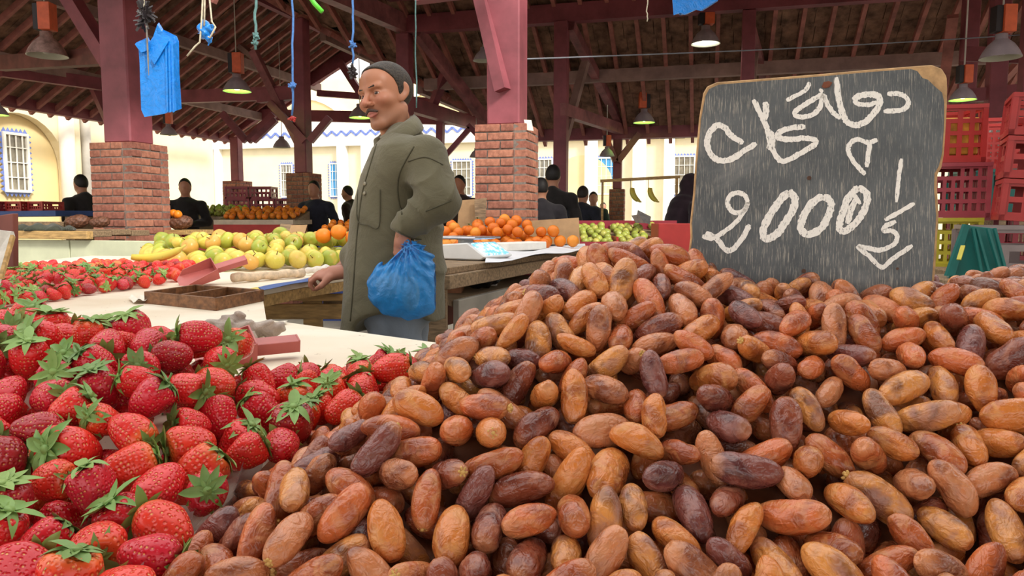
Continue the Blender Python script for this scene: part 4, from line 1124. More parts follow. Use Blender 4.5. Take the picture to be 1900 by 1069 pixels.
Vu, Fu = sdf_mesh('', under, (-0.5, -0.35, 0.05), (0.35, 0.55, 1.5), 0.012, want=True)
allV = np.concatenate([hv, nv, fv, Vu]); o1, o2, o3 = len(hv), len(hv) + len(nv), len(hv) + len(nv) + len(fv)
allF = np.concatenate([hf, Fn + o1, Ff_ + o2, Fu + o3])
me = np_mesh('person', allV, allF)
hc2 = np.tile(np.array(rgb('b07862')), (len(nv) + len(fv), 1)); vcol(me, 'Col', np.concatenate([hcol, hc2, np.tile(SKIN, (len(Vu), 1))]))
man = link('person', me, M_SKIN, None, man_o); tag(man, 'moustached man in an olive jacket holding a blue plastic bag', 'person')
# --- hair, brows, moustache, eyes
V, F = sdf_mesh('', hair_sdf, (-0.13, -0.1, -0.1), (0.1, 0.1, 0.14), 0.0028, want=True)
link('hair', np_mesh('hair', place(V, MH), F), M_HAIR, man)
for sy in (-1, 1):
    V, F = sdf_mesh('', lambda X, Y, Z: smin(cap(X, Y, Z, (0.0945, sy * 0.014, 0.0215), (0.0905, sy * 0.034, 0.0250), 0.0036, 0.0032), cap(X, Y, Z, (0.0905, sy * 0.034, 0.0250), (0.078, sy * 0.052, 0.020), 0.0030, 0.0020), 0.004), (0.06, -0.07, 0.0), (0.11, 0.07, 0.04), 0.0016, want=True)
    link('eyebrow', np_mesh('eyebrow', place(V, MH), F), M_HAIR, man)
    m = MB(); m.lathe([(0.0124 * math.sin(math.pi * k / 14), 0.0124 * math.cos(math.pi * k / 14)) for k in range(15)], 20)
    me = m.me('eye', True); q = np.array([v.co for v in me.vertices]); gz = np.array([0.94, 0.24, -0.05]); gz /= np.linalg.norm(gz)
    dt = (q / np.linalg.norm(q, axis=1)[:, None]) @ gz
    cc = np.where((dt > 0.9)[:, None], np.array(rgb('2a1a12')), np.where((dt > 0.82)[:, None], np.array(rgb('3a2418')), np.array(rgb('d8c8bc')))); vcol(me, 'Col', cc)
    me.transform(MH @ Matrix.Translation((0.0735, sy * 0.0325, 0.0005))); link('eye', me, M_EYE, man)
V, F = sdf_mesh('', lambda X, Y, Z: cap(X, np.abs(Y), Z, (0.0995, 0.002, -0.0525), (0.0885, 0.028, -0.0610), 0.0058, 0.0038), (0.07, -0.04, -0.075), (0.12, 0.04, -0.04), 0.0017, want=True)
link('moustache', np_mesh('moustache', place(V, MH), F), M_HAIRG, man)
# --- jacket
zz = [0.72, 0.77, 0.963, 1.16, 1.30, 1.396, 1.44, 1.485]
xl = [-0.213, -0.205, -0.190, -0.163, -0.122, -0.078, -0.040, -0.012]
xr = [0.172, 0.170, 0.178, 0.165, 0.150, 0.136, 0.112, 0.075]
ay_ = [0.215, 0.205, 0.195, 0.185, 0.190, 0.185, 0.125, 0.060]
def crease(a): return np.abs(np.sin(a)) ** 0.7 - 0.62
def jacket(X, Y, Z):
    a = np.interp(Z, zz, xl); b = np.interp(Z, zz, xr); w = np.interp(Z, zz, ay_); cx_ = (a + b) / 2; hx = (b - a) / 2
    k = np.sqrt(((X - cx_) / hx) ** 2 + (Y / w) ** 2); d = (k - 1) * np.minimum(hx, w)
    d = smax(d, Z - 1.49, 0.02)
    d = smin(d, ell(X, Y, Z, (0.075, -0.150, 1.335), (0.082, 0.075, 0.082)), 0.05); d = smin(d, ell(X, Y, Z, (0.0, 0.17, 1.335), (0.075, 0.075, 0.08)), 0.05)
    # soft folds over the trunk: diagonal, fanning from the elbow and armpit
    q = (X * 0.50 + (Z - 1.1) * 0.86); wp = 0.35 * np.sin(9 * X + 5 * Z) + 0.5 * np.sin(7 * Y - 4 * Z)
    d = d + 0.013 * crease(q * 20 + 1.6 * wp) * np.clip((1.36 - Z) / 0.25, 0, 1) * np.clip((Z - 0.80) / 0.2, 0, 1) * (0.4 + 0.6 * np.clip((X + 0.12) / 0.2, 0, 1))
    d = d + 0.008 * crease(Y * 20 + 2 * np.sin(Z * 6) + X * 12) * np.clip((1.0 - Z) / 0.2, 0, 1)
    # sleeves
    up_ = cap(X, Y, Z, SHO, ELB, 0.080, 0.070)
    dz = (Z - ELB[2]); u_ = (X * 0.8 - Z * 0.6)
    up_ = up_ + 0.017 * crease(u_ * 42 + 1.0 * np.sin(Y * 26) + 0.9 * np.sin(X * 22)) * np.exp(-((Z - 1.24) / 0.085) ** 2)
    fo = cap(X, Y, Z, ELB, WR + np.array([0.006, 0, 0.024]), 0.070, 0.050)
    fo = fo + 0.015 * crease((X * 0.75 + Z * 0.35) * 52 + 1.1 * np.sin(Z * 26)) * np.exp(-(((X - 0.10) / 0.09) ** 2))
    sl_ = smin(up_, fo, 0.03)
    sl_ = smax(sl_, -((X - WR[0]) * 0.42 + (Z - (WR[2] + 0.006)) * 0.9), 0.006)
    d = smin(d, sl_, 0.018)
    fa = smin(cap(X, Y, Z, SHF, ELF, 0.08, 0.07), cap(X, Y, Z, ELF, HRW + np.array([0.05, 0, 0.06]), 0.07, 0.045), 0.02)
    d = smin(d, fa, 0.02)
    d = smax(d, (0.762 + 0.02 * np.sin(X * 9)) - Z, 0.004)                                       # hem
    d = smax(d, -ell(X, Y, Z, (0.015, -0.21, 0.75), (0.155, 0.19, 0.075)), 0.02)                # open side vent
    return d
me = sdf_mesh('jacket', jacket, (-0.45, -0.36, 0.74), (0.32, 0.48, 1.51), 0.0056)
jk = link('jacket', me, M_COAT, man)
bvh = BVHTree.FromPolygons([v.co[:] for v in me.vertices], [p.vertices[:] for p in me.polygons])
def hit(px, py, off=0.002):
    r = ray(px, py); o = Vector((0, 0, CAM_H)) - man_o; h, n, i, dd = bvh.ray_cast(o, r.normalized())
    if h is None: return None
    return h - r.normalized() * off
def seam(pts, rad=0.0022, name='seam', mat=M_SEAM, off=0.0005):
    q = [hit(x, y, off) for x, y in spline(pts, 6)]; q = [v for v in q if v is not None]
    if len(q) > 2: m = MB(); m.tube(q, rad, 6); m.build(name, mat, jk, True)
def patch(c00, c10, c11, c01, nu, nv, off, name, mat=M_COAT, edge=0.004):
    V = []; 
    for j in range(nv + 1):
        for i in range(nu + 1):
            s, t = i / nu, j / nv
            x = (c00[0] * (1 - s) + c10[0] * s) * (1 - t) + (c01[0] * (1 - s) + c11[0] * s) * t
            y = (c00[1] * (1 - s) + c10[1] * s) * (1 - t) + (c01[1] * (1 - s) + c11[1] * s) * t
            e = min(s, 1 - s, t, 1 - t); h = hit(x, y, off if e > 0.001 else -0.003)
            if h is None: return
            V.append(h)
    F = [(j * (nu + 1) + i, j * (nu + 1) + i + 1, (j + 1) * (nu + 1) + i + 1, (j + 1) * (nu + 1) + i) for j in range(nv) for i in range(nu)]
    link(name, mesh(name, V, F, True), mat, jk)
patch((664, 336), (706, 346), (703, 420), (662, 408), 12, 14, 0.0045, 'chest_pocket')
patch((663, 330), (707, 340), (706, 356), (662, 346), 10, 5, 0.0085, 'pocket_flap')
seam([(699, 268), (686, 310), (672, 360), (664, 420), (659, 480), (655, 540), (650, 596)], 0.0030, 'placket_edge')
seam([(664, 352), (663, 408), (682, 418), (703, 420), (705, 352)], 0.0018, 'pocket_seam', off=0.004)
seam([(768, 272), (742, 320), (738, 360), (746, 398)], 0.0028, 'armhole_seam')
seam([(757, 300), (790, 292), (822, 306)], 0.0022, 'yoke_seam')
seam([(790, 392), (815, 382), (838, 372)], 0.0024, 'elbow_seam')
seam([(738, 428), (760, 440), (782, 444)], 0.0026, 'cuff_seam')
for (x, y) in ((677, 341), (676, 359), (767, 447), (744, 436)):
    h = hit(x, y, 0.007)
    if h is not None:
        m = MB(); m.lathe([(0, 0.003), (0.006, 0.003), (0.0075, 0), (0.006, -0.002), (0, -0.002)], 12)
        m.build('button', plain('brass_stud', rgb('8d8672'), 0.35, 0.2, 50, metal=0.6), jk, True, loc=h, rot=(math.pi / 2 - 0.2, 0, -0.6))
# collar
def collar(X, Y, Z):
    pts_ = [ml(762, 219, 0.0) + np.array([0.004, 0.03, 0]), ml(762, 226, -0.05), ml(742, 240, -0.088), ml(716, 262, -0.082)]
    low = [ml(778, 234, 0.03), ml(776, 244, -0.06), ml(752, 262, -0.105), ml(716, 278, -0.092)]
    far = [ml(762, 219, 0.0) + np.array([0.004, 0.03, 0]), ml(744, 226, 0.075), ml(716, 246, 0.075), ml(700, 262, 0.03)]
    d = None
    for ch, r0 in ((pts_, 0.011), (far, 0.011)):
        for i in range(3):
            c = cap(X, Y, Z, ch[i], ch[i + 1], r0, r0); d = c if d is None else smin(d, c, 0.01)
    n = 5
    for i in range(3):
        for k in range(1, n + 1):
            t = k / n; a = pts_[i] * (1 - t) + low[i] * t; b = pts_[i + 1] * (1 - t) + low[i + 1] * t
            d = smin(d, cap(X, Y, Z, a, b, 0.0085, 0.0085), 0.008)
    d = smin(d, cap(X, Y, Z, far[3], ml(700, 285, -0.02), 0.012, 0.014), 0.01)
    return d
link('collar', sdf_mesh('collar', collar, (-0.12, -0.15, 1.36), (0.13, 0.12, 1.56), 0.0034), M_COAT, jk)
# the turned-down collar leaf on the near side
upper = spline([ml(768, 212, 0.03), ml(762, 217, -0.055), ml(740, 232, -0.098), ml(704, 254, -0.075)], 6); lower = spline([ml(786, 236, 0.0), ml(780, 244, -0.095), ml(752, 260, -0.142), ml(715, 284, -0.128)], 6)
V = []; nU = len(upper)
for i in range(nU):
    for j in range(6):
        t = j / 5; q = upper[i] * (1 - t) + lower[i] * t; q = q + np.array([0.004, -0.010, 0.004]) * math.sin(math.pi * t); V.append(q)
nV0 = len(V); V += [q + np.array([0, 0.007, -0.003]) for q in V]
F = [(i * 6 + j, i * 6 + j + 1, (i + 1) * 6 + j + 1, (i + 1) * 6 + j) for i in range(nU - 1) for j in range(5)]; F += [tuple(reversed([k + nV0 for k in f])) for f in F]
ring = [i * 6 for i in range(nU)] + [(nU - 1) * 6 + j for j in range(1, 6)] + [i * 6 + 5 for i in range(nU - 2, -1, -1)] + [j for j in range(4, 0, -1)]
F += [(ring[k], ring[(k + 1) % len(ring)], ring[(k + 1) % len(ring)] + nV0, ring[k] + nV0) for k in range(len(ring))]
m = MB(); m.v = [tuple(v) for v in V]; m.f = F; m.build('collar_leaf', M_COAT, jk, True)
# --- trousers and shoes
def trousers(X, Y, Z):
    d = ell(X, Y, Z, (0.0, 0, 0.86), (0.15, 0.17, 0.14))
    for sy in (-1, 1): d = smin(d, cap(X, Y, Z, (0.0, sy * 0.085, 0.82), (0.03, sy * 0.11, 0.10), 0.10, 0.078), 0.03)
    return d + 0.004 * np.sin(Z * 60 + 3 * np.sin(X * 20) + Y * 20)
link('trousers', sdf_mesh('trousers', trousers, (-0.2, -0.25, 0.02), (0.2, 0.25, 1.02), 0.012), M_TROUSER, man)
for sy in (-1, 1):
    link('shoe', sdf_mesh('shoe', lambda X, Y, Z: np.maximum(smin(ell(X, Y, Z, (-0.05, sy * 0.11, 0.03), (0.13, 0.05, 0.05)), ell(X, Y, Z, (0.03, sy * 0.11, 0.06), (0.06, 0.045, 0.06)), 0.03), 0.002 - Z), (-0.2, -0.2, 0), (0.15, 0.2, 0.14), 0.01), M_SHOE, man)

# --- the blue carrier bag in his hand
def plastic(name, c, alpha=0.82, rough=0.18):
    M = Mat(name); v = M.coord('Object'); n = M.noise(v, 16, 4, 0.6, 1.5); n2 = M.noise(v, 45, 3, 0.6, 1.0)
    col = M.ramp(n, [(0.3, tuple(x * 0.75 for x in c)), (0.7, c)])
    M.bs(Base_Color=col, Roughness=rough, Alpha=alpha, Specular_IOR_Level=0.6); M.bump(M.math('ADD', n, M.math('MULTIPLY', n2, 0.5)), 0.6, 0.012); return M.m
M_BLUEBAG = plastic('thin_blue_plastic', rgb('2a98ea'), 0.72, 0.12)
bo = ml(757, 452, -0.26)
def bag(X, Y, Z):
    c1 = ml(742, 535, -0.27); c2 = ml(772, 520, -0.265)
    d = ell(X, Y, Z, c1, (0.108, 0.055, 0.098)); d = smin(d, ell(X, Y, Z, c2, (0.066, 0.05, 0.115)), 0.03)
    d = smin(d, ell(X, Y, Z, ml(786, 565, -0.27), (0.034, 0.03, 0.03)), 0.03)
    d = smin(d, cap(X, Y, Z, ml(764, 466, -0.262), ml(766, 490, -0.262), 0.024, 0.045), 0.03)
    d = smin(d, cap(X, Y, Z, ml(752, 452, -0.25), ml(768, 470, -0.262), 0.010, 0.022), 0.012)
    d = smin(d, cap(X, Y, Z, ml(768, 470, -0.262), ml(796, 478, -0.262), 0.018, 0.012), 0.02)
    ang = np.arctan2(X - bo[0], bo[2] - Z); r_ = np.sqrt((X - bo[0]) ** 2 + (Z - bo[2]) ** 2)
    d = d + (0.0050 * np.sin(ang * 17 + 3 * np.sin(r_ * 28) + Y * 14) + 0.0026 * np.sin(ang * 37 + 20 * r_)) * np.clip(1.25 - r_ / 0.17, 0.25, 1)
    return d
bg_o = link('plastic_bag', sdf_mesh('plastic_bag', bag, (-0.13, -0.36, 0.72), (0.16, -0.18, 1.11), 0.0042), M_BLUEBAG, None, man_o)
tag(bg_o, 'translucent blue plastic bag hanging from the hand of the man in olive', 'plastic bag')
for c, r in ((ml(725, 530, -0.268), (0.05, 0.03, 0.045)), (ml(762, 545, -0.268), (0.03, 0.028, 0.06))):
    link('bag_contents', sdf_mesh('bag_contents', lambda X, Y, Z: ell(X, Y, Z, c, r), c - 0.08, c + 0.08, 0.008), plain('pale_green_produce', rgb('a9b590'), 0.5, 0.3, 20), bg_o)

# ------------------------------------------------------------------ other people in the hall
def figure(px, ytop, d, yaw, label, jcol, tcol, hair=rgb('1d1816'), lean=0.0, arms=((0.06, -0.02, 0.98), (0.06, 0.02, 0.98)), wide=1.0, height=None, hood=False, skin=rgb('ac7a60'), z0=0.0):
    """a person about 1.7 m tall whose crown shows at (px, ytop); local +X is where the person faces"""
    top = P(px, ytop, d); Ht = height or (top.z - z0); k = Ht / 1.72
    e_loc = Vector((top.x, d, z0)); L = lean
    hx = 0.02 + L * 0.55; sx = L * 0.42
    def hd(X, Y, Z):
        q = ell(X, Y, Z, (hx, 0, 1.615), (0.095, 0.078, 0.115)); q = smin(q, ell(X, Y, Z, (hx + 0.03, 0, 1.555), (0.06, 0.055, 0.07)), 0.02)
        q = smin(q, ell(X, Y, Z, (hx + 0.098, 0, 1.585), (0.02, 0.014, 0.022)), 0.01)
        q = smin(q, ell(X, np.abs(Y), Z, (hx - 0.005, 0.08, 1.59), (0.02, 0.01, 0.03)), 0.006)
        q = smax(q, -ell(X, np.abs(Y), Z, (hx + 0.1, 0.034, 1.61), (0.014, 0.016, 0.01)), 0.008)
        q = smin(q, cap(X, Y, Z, (hx - 0.02, 0, 1.53), (sx, 0, 1.40), 0.055, 0.07), 0.02)
        q = smin(q, cap(X, Y, Z, (sx, 0, 1.40), (0, 0, 0.95), 0.09, 0.11), 0.04)
        for i, sy in enumerate((-1, 1)):
            hnd = np.array(arms[i]) + np.array([sx, sy * 0.22, 0]); el = np.array([sx * 0.8 - 0.06, sy * 0.27 * wide, 1.13]); dr = (hnd - el) / np.linalg.norm(hnd - el)
            q = smin(q, cap(X, Y, Z, el, hnd, 0.035, 0.028), 0.01); q = smin(q, cap(X, Y, Z, hnd, hnd + dr * 0.09, 0.034, 0.02), 0.01)
        for sy in (-1, 1): q = smin(q, cap(X, Y, Z, (0, sy * 0.09, 0.9), (0, sy * 0.1, 0.06), 0.07, 0.04), 0.03)
        return q
    b = link('person', sdf_mesh('person', hd, (-0.35, -0.45, 0.0), (0.75, 0.45, 1.75), 0.017), None)
    b.location = e_loc; b.rotation_euler = (0, 0, yaw); b.scale = (k, k, k)
    vcol(b.data, 'Col', np.tile(np.array(skin), (len(b.data.vertices), 1))); b.data.materials.append(M_SKIN); tag(b, label, 'person')
    def jk_(X, Y, Z):
        q = cap(X, Y, Z, (sx, 0, 1.33), (0.0, 0, 0.86), 0.155 * wide, 0.165 * wide); q = smin(q, cap(X, np.abs(Y), Z, (sx, 0.03, 1.38), (sx - 0.01, 0.19 * wide, 1.35), 0.075, 0.075), 0.05)
        for i, sy in enumerate((-1, 1)):
            hnd = np.array(arms[i]) + np.array([sx, sy * 0.22, 0]); el = np.array([sx * 0.8 - 0.06, sy * 0.27 * wide, 1.13]); sh = np.array([sx, sy * 0.20 * wide, 1.36])
            q = smin(q, cap(X, Y, Z, sh, el, 0.072, 0.062), 0.025); q = smin(q, cap(X, Y, Z, el, hnd, 0.06, 0.043), 0.015)
        q = smax(q, 0.80 - Z, 0.01); q = smin(q, cap(X, Y, Z, (sx - 0.04, 0, 1.43), (sx + 0.02, 0, 1.43), 0.075, 0.07), 0.02)
        if hood: q = smin(q, smax(ell(X, Y, Z, (hx - 0.02, 0, 1.60), (0.125, 0.11, 0.15)), X - hx - 0.05, 0.02), 0.03)
        return q + 0.004 * np.sin(Z * 55 + 4 * np.sin(X * 12 + Y * 9))
    link('jacket', sdf_mesh('jacket', jk_, (-0.35, -0.45, 0.75), (0.75, 0.45, 1.78), 0.017), cloth('jacket_cloth', jcol, 0.25, 0.3), b)
    def tr(X, Y, Z):
        q = ell(X, Y, Z, (0, 0, 0.87), (0.14, 0.17, 0.12))
        for sy in (-1, 1): q = smin(q, cap(X, Y, Z, (0, sy * 0.085, 0.85), (0, sy * 0.1, 0.08), 0.095, 0.07), 0.03)
        return q
    link('trousers', sdf_mesh('trousers', tr, (-0.2, -0.25, 0.0), (0.2, 0.25, 1.0), 0.022), cloth('trouser_cloth', tcol, 0.2, 0.3), b)
    if not hood:
        def hr_(X, Y, Z): return smax(ell(X, Y, Z, (hx - 0.008, 0, 1.625), (0.1, 0.084, 0.115)), (X - hx - 0.045) * 0.7 - (Z - 1.66) * 0.7, 0.01)
        def hr2(X, Y, Z): return smax(hr_(X, Y, Z), 1.56 - Z, 0.01)
        link('hair', sdf_mesh('hair', hr2, (-0.2 + hx, -0.15, 1.5), (0.2 + hx, 0.15, 1.78), 0.012), plain('hair_colour', hair, 0.6, 0.3, 80), b)
    return b
BLK, NAVY = rgb('23201f'), rgb('262833')
figure(166, 325, 9.6, R(150), 'man in black bending over the stall behind the brick column', BLK, rgb('25303f'), lean=0.35, wide=1.05)
figure(343, 333, 10.1, R(-75), 'man in a black leather jacket standing past the brick column', BLK, rgb('3a4438'), arms=((0.22, 0.12, 1.12), (0.22, -0.12, 1.10)))
figure(592, 338, 10.7, R(-100), 'man in a dark jacket leaning over the yellow apples stall', NAVY, BLK, lean=0.30, arms=((0.2, 0.05, 0.92), (0.1, 0.0, 0.95)))
figure(660, 346, 12.6, R(170), 'person in dark clothes half hidden behind the olive jacket', rgb('33291f'), BLK, lean=0.25)
figure(853, 327, 10.0, R(-110), 'man in a dark brown jacket beside the brick column', rgb('33261e'), rgb('2a2c38'), skin=rgb('a66f52'))
figure(1026, 308, 8.1, R(80), 'tall man in black seen from behind next to the brick column', BLK, BLK, wide=1.0)
figure(1004, 336, 7.6, R(95), 'person in black half hidden by the brick column', rgb('211e22'), BLK, height=1.55, wide=1.05)
figure(1081, 352, 9.8, R(60), 'short-haired man in a black jacket near the red crates', NAVY, BLK, height=1.56, wide=1.05, hair=rgb('2e241e'))
figure(1101, 357, 12.5, R(-95), 'man in a dark green jacket facing the stalls', rgb('2e3a30'), BLK, skin=rgb('b48068'), height=1.58)
figure(1119, 373, 17.0, R(-90), 'distant child in a grey lilac jacket', rgb('77748c'), BLK, height=1.5)
figure(1256, 326, 7.75, R(10), 'bulky figure in a dark hooded coat bending behind the chalkboard', rgb('281b22'), BLK, lean=0.3, hood=True, wide=1.35)
# ================================================================== the chalkboard standing in the dates
pl_p, bx_, bup, bn = BOARD_P, BOARD_X, BOARD_UP, BOARD_N
def onboard(px, py, off=0.0):
    o = Vector((0, 0, CAM_H)); r = ray(px, py); t = (pl_p + bn * off - o).dot(bn) / r.dot(bn); return o + r * t
def board_mat():
    M = Mat('slate_painted_plywood'); tc = M.node('ShaderNodeAttribute'); tc.attribute_name = 'buv'
    mp = M.node('ShaderNodeMapping'); M.set(mp, 'Vector', tc.outputs['Vector']); mp.inputs['Scale'].default_value = (1, 0.045, 1)
    g = M.noise(mp.outputs[0], 900, 4, 0.7); g2 = M.noise(tc.outputs['Vector'], 12, 4, 0.6)
    c = M.ramp(g2, [(0.3, rgb('55595b')), (0.7, rgb('6c7071'))])
    gr = M.ramp(g, [(0.53, 0.0), (0.64, 1.0)]); patch_ = M.ramp(M.noise(tc.outputs['Vector'], 5, 3, 0.6), [(0.3, 0.25), (0.7, 1.0)])
    c = M.mix(M.math('MULTIPLY', M.math('MULTIPLY', gr, patch_), 0.8), c, rgb('c4beae'))
    sm = M.ramp(M.noise(tc.outputs['Vector'], 7, 4, 0.7, 1.0), [(0.55, 0.0), (0.75, 1.0)]); c = M.mix(M.math('MULTIPLY', sm, 0.32), c, rgb('b4b3ac'))
    M.bs(Base_Color=c, Roughness=0.75, Specular_IOR_Level=0.25); M.bump(g, 0.5, 0.0008); return M.m
M_SLATE = board_mat()
M_PLY = plain('bare_plywood', rgb('c09a6c'), 0.75, 0.25, 60, (1, 1, 1), 0.3, 0.001)
def chalk_mat():
    M = Mat('white_chalk'); tc = M.node('ShaderNodeAttribute'); tc.attribute_name = 'buv'
    mp = M.node('ShaderNodeMapping'); M.set(mp, 'Vector', tc.outputs['Vector']); mp.inputs['Scale'].default_value = (1, 0.25, 1)
    n = M.noise(mp.outputs[0], 650, 4, 0.7); al = M.ramp(n, [(0.33, 0.0), (0.43, 1.0)])
    M.bs(Base_Color=rgb('f6f3ea'), Roughness=0.95, Alpha=al, Specular_IOR_Level=0.1); return M.m
M_CHALK = chalk_mat()
def buv(me):
    a = me.attributes.new('buv', 'FLOAT_VECTOR', 'POINT'); o = pl_p
    a.data.foreach_set('vector', np.array([[(v.co - o).dot(bx_), (v.co - o).dot(bup), 0.0] for v in me.vertices], np.float32).ravel())
outl = [(1305, 172), (1312, 160), (1330, 152), (1420, 145), (1520, 137), (1610, 129), (1700, 122), (1730, 120), (1748, 127), (1757, 142), (1758, 165), (1757, 205), (1755, 240), (1752, 285), (1747, 312), (1740, 322), (1739, 345), (1742, 400), (1739, 440), (1738, 470), (1734, 520), (1732, 568), (1500, 555), (1272, 530), (1277, 470), (1281, 440), (1280, 415), (1286, 360), (1290, 300), (1297, 220)]
bd = empty('chalkboard', pl_p); bd.location = (0, 0, 0); tag(bd, 'grey chalkboard price sign stuck upright in the date heap', 'price sign')
m = MB(); m.prism([onboard(x, y) for x, y in outl], -bn * 0.011); o_ = m.build('board', M_PLY, bd, bevel=0.0012)
face = [(1309, 178), (1316, 165), (1334, 157), (1420, 150), (1520, 142), (1610, 134), (1690, 128), (1702, 132), (1712, 145), (1722, 148), (1734, 160), (1748, 172), (1752, 190), (1751, 240), (1748, 283), (1742, 308), (1734, 322), (1733, 350), (1737, 400), (1733, 470), (1729, 520), (1727, 564), (1500, 551), (1276, 527), (1281, 470), (1285, 440), (1284, 415), (1290, 360), (1294, 300), (1301, 220)]
m = MB(); m.prism([onboard(x, y, 0.0006) for x, y in face], -bn * 0.0008); me = m.me('painted_face'); buv(me); link('painted_face', me, M_SLATE, bd)
K = 500 / 1243.0
def stroke(pts, w=22, seed=0):
    """one chalk stroke, points in the sketch frame of the sign, width w"""
    q = [np.array((1270 + x * K, 110 + y * K)) for x, y in pts]; q = spline(q, 7) if len(q) > 2 else [q[0] + (q[1] - q[0]) * t for t in np.linspace(0, 1, 9)]
    rr = random.Random(seed); V = []; F = []; n = len(q)
    for i in range(n):
        t = q[min(i + 1, n - 1)] - q[max(i - 1, 0)]; t = t / (np.linalg.norm(t) + 1e-9); nn = np.array([-t[1], t[0]])
        e = 0.55 + 0.45 * min(1, min(i, n - 1 - i) / 2.0); a = w * 1.18 * K / 2 * e * rr.uniform(0.8, 1.15); b = w * 1.18 * K / 2 * e * rr.uniform(0.8, 1.15)
        V += [onboard(*(q[i] - nn * a), 0.0010 + 0.00002 * (seed % 9)), onboard(*(q[i] + nn * b), 0.0010 + 0.00002 * (seed % 9))]
    F = [(2 * i, 2 * i + 1, 2 * i + 3, 2 * i + 2) for i in range(n - 1)]
    me = mesh('chalk_stroke', V, F); buv(me); link('chalk_stroke', me, M_CHALK, bd)
STROKES = [
 ([(935, 160), (990, 160), (1026, 180), (1030, 210), (1000, 234), (918, 240)], 20),
 ([(782, 192), (800, 172), (845, 162), (890, 168), (902, 196), (880, 240), (838, 285), (790, 305), (752, 290), (730, 250), (712, 180), (700, 82)], 25),
 ([(782, 188), (798, 205), (845, 210), (888, 198)], 18),
 ([(640, 158), (600, 182), (545, 215), (508, 246), (528, 266), (585, 258), (624, 222), (640, 168), (662, 212), (690, 250), (722, 272)], 20),
 ([(470, 190), (522, 164), (558, 142), (578, 106)], 17), ([(622, 138), (640, 150)], 14),
 ([(272, 386), (222, 358), (186, 316), (150, 305), (116, 340), (105, 390), (124, 440), (165, 468), (222, 458), (272, 424), (332, 388)], 24),
 ([(318, 186), (345, 240), (374, 300), (388, 350), (402, 402), (430, 456), (462, 470), (524, 440), (590, 402), (606, 376), (560, 364), (482, 370), (430, 360), (440, 336), (492, 316), (558, 312)], 22),
 ([(374, 196), (376, 240), (368, 280)], 26), ([(392, 330), (400, 380), (396, 420)], 30),
 ([(890, 370), (850, 384), (800, 370), (766, 386), (755, 420), (776, 466), (810, 506), (834, 532)], 19), ([(856, 378), (850, 430), (840, 498)], 20),
 ([(292, 660), (280, 630), (246, 616), (212, 628), (198, 662), (214, 696), (246, 708), (280, 690), (292, 660), (280, 692), (246, 742), (190, 790), (132, 826), (82, 816)], 19),
 ([(98, 800), (150, 830), (192, 880), (226, 874), (270, 822), (300, 762)], 22),
 ([(480, 608), (432, 662), (388, 730), (362, 800), (380, 830), (430, 802), (472, 742), (502, 690), (508, 640), (480, 608)], 30),
 ([(640, 630), (590, 662), (552, 720), (536, 780), (570, 808), (630, 780), (664, 720), (676, 662), (640, 630)], 30),
 ([(802, 588), (756, 640), (726, 720), (716, 780), (746, 790), (800, 742), (836, 680), (842, 622), (802, 588)], 28), ([(796, 640), (770, 690), (752, 760)], 24), ([(780, 620), (812, 668)], 18),
 ([(1002, 458), (988, 550), (978, 660)], 17), ([(1062, 664), (992, 704), (924, 742)], 18),
 ([(976, 748), (930, 768), (920, 790), (960, 792), (982, 820), (962, 856), (902, 880), (850, 872), (800, 866), (850, 906), (910, 960), (962, 920), (1052, 858)], 19)]
for i, (pt, w) in enumerate(STROKES): stroke(pt, w, i + 1)
for x, y, r in ((575, 548, 5), (550, 977, 5), (982, 966, 3)):
    c = onboard(1270 + x * K, 110 + y * K, 0.0012); m = MB(); ring = [c + (bx_ * math.cos(a) + bup * math.sin(a)) * r * K * 0.0012 for a in np.linspace(0, 6.28, 9)[:-1]]
    m.prism(ring, bn * 0.0006); m.build('nail_hole', plain('rusty_nail', rgb('5a4032'), 0.8, 0.3, 90), bd)
c = onboard(1270 + 655 * K, 110 + 118 * K, 0.0011); m = MB(); m.prism([c + bx_ * x * 0.001 + bup * y * 0.001 for x, y in ((-5, -2), (-2, -4), (3, -3), (6, 2), (2, 4), (-3, 3))], bn * 0.0008); m.build('rust_stain', plain('rust', rgb('7d4a34'), 0.85, 0.3, 90), bd)
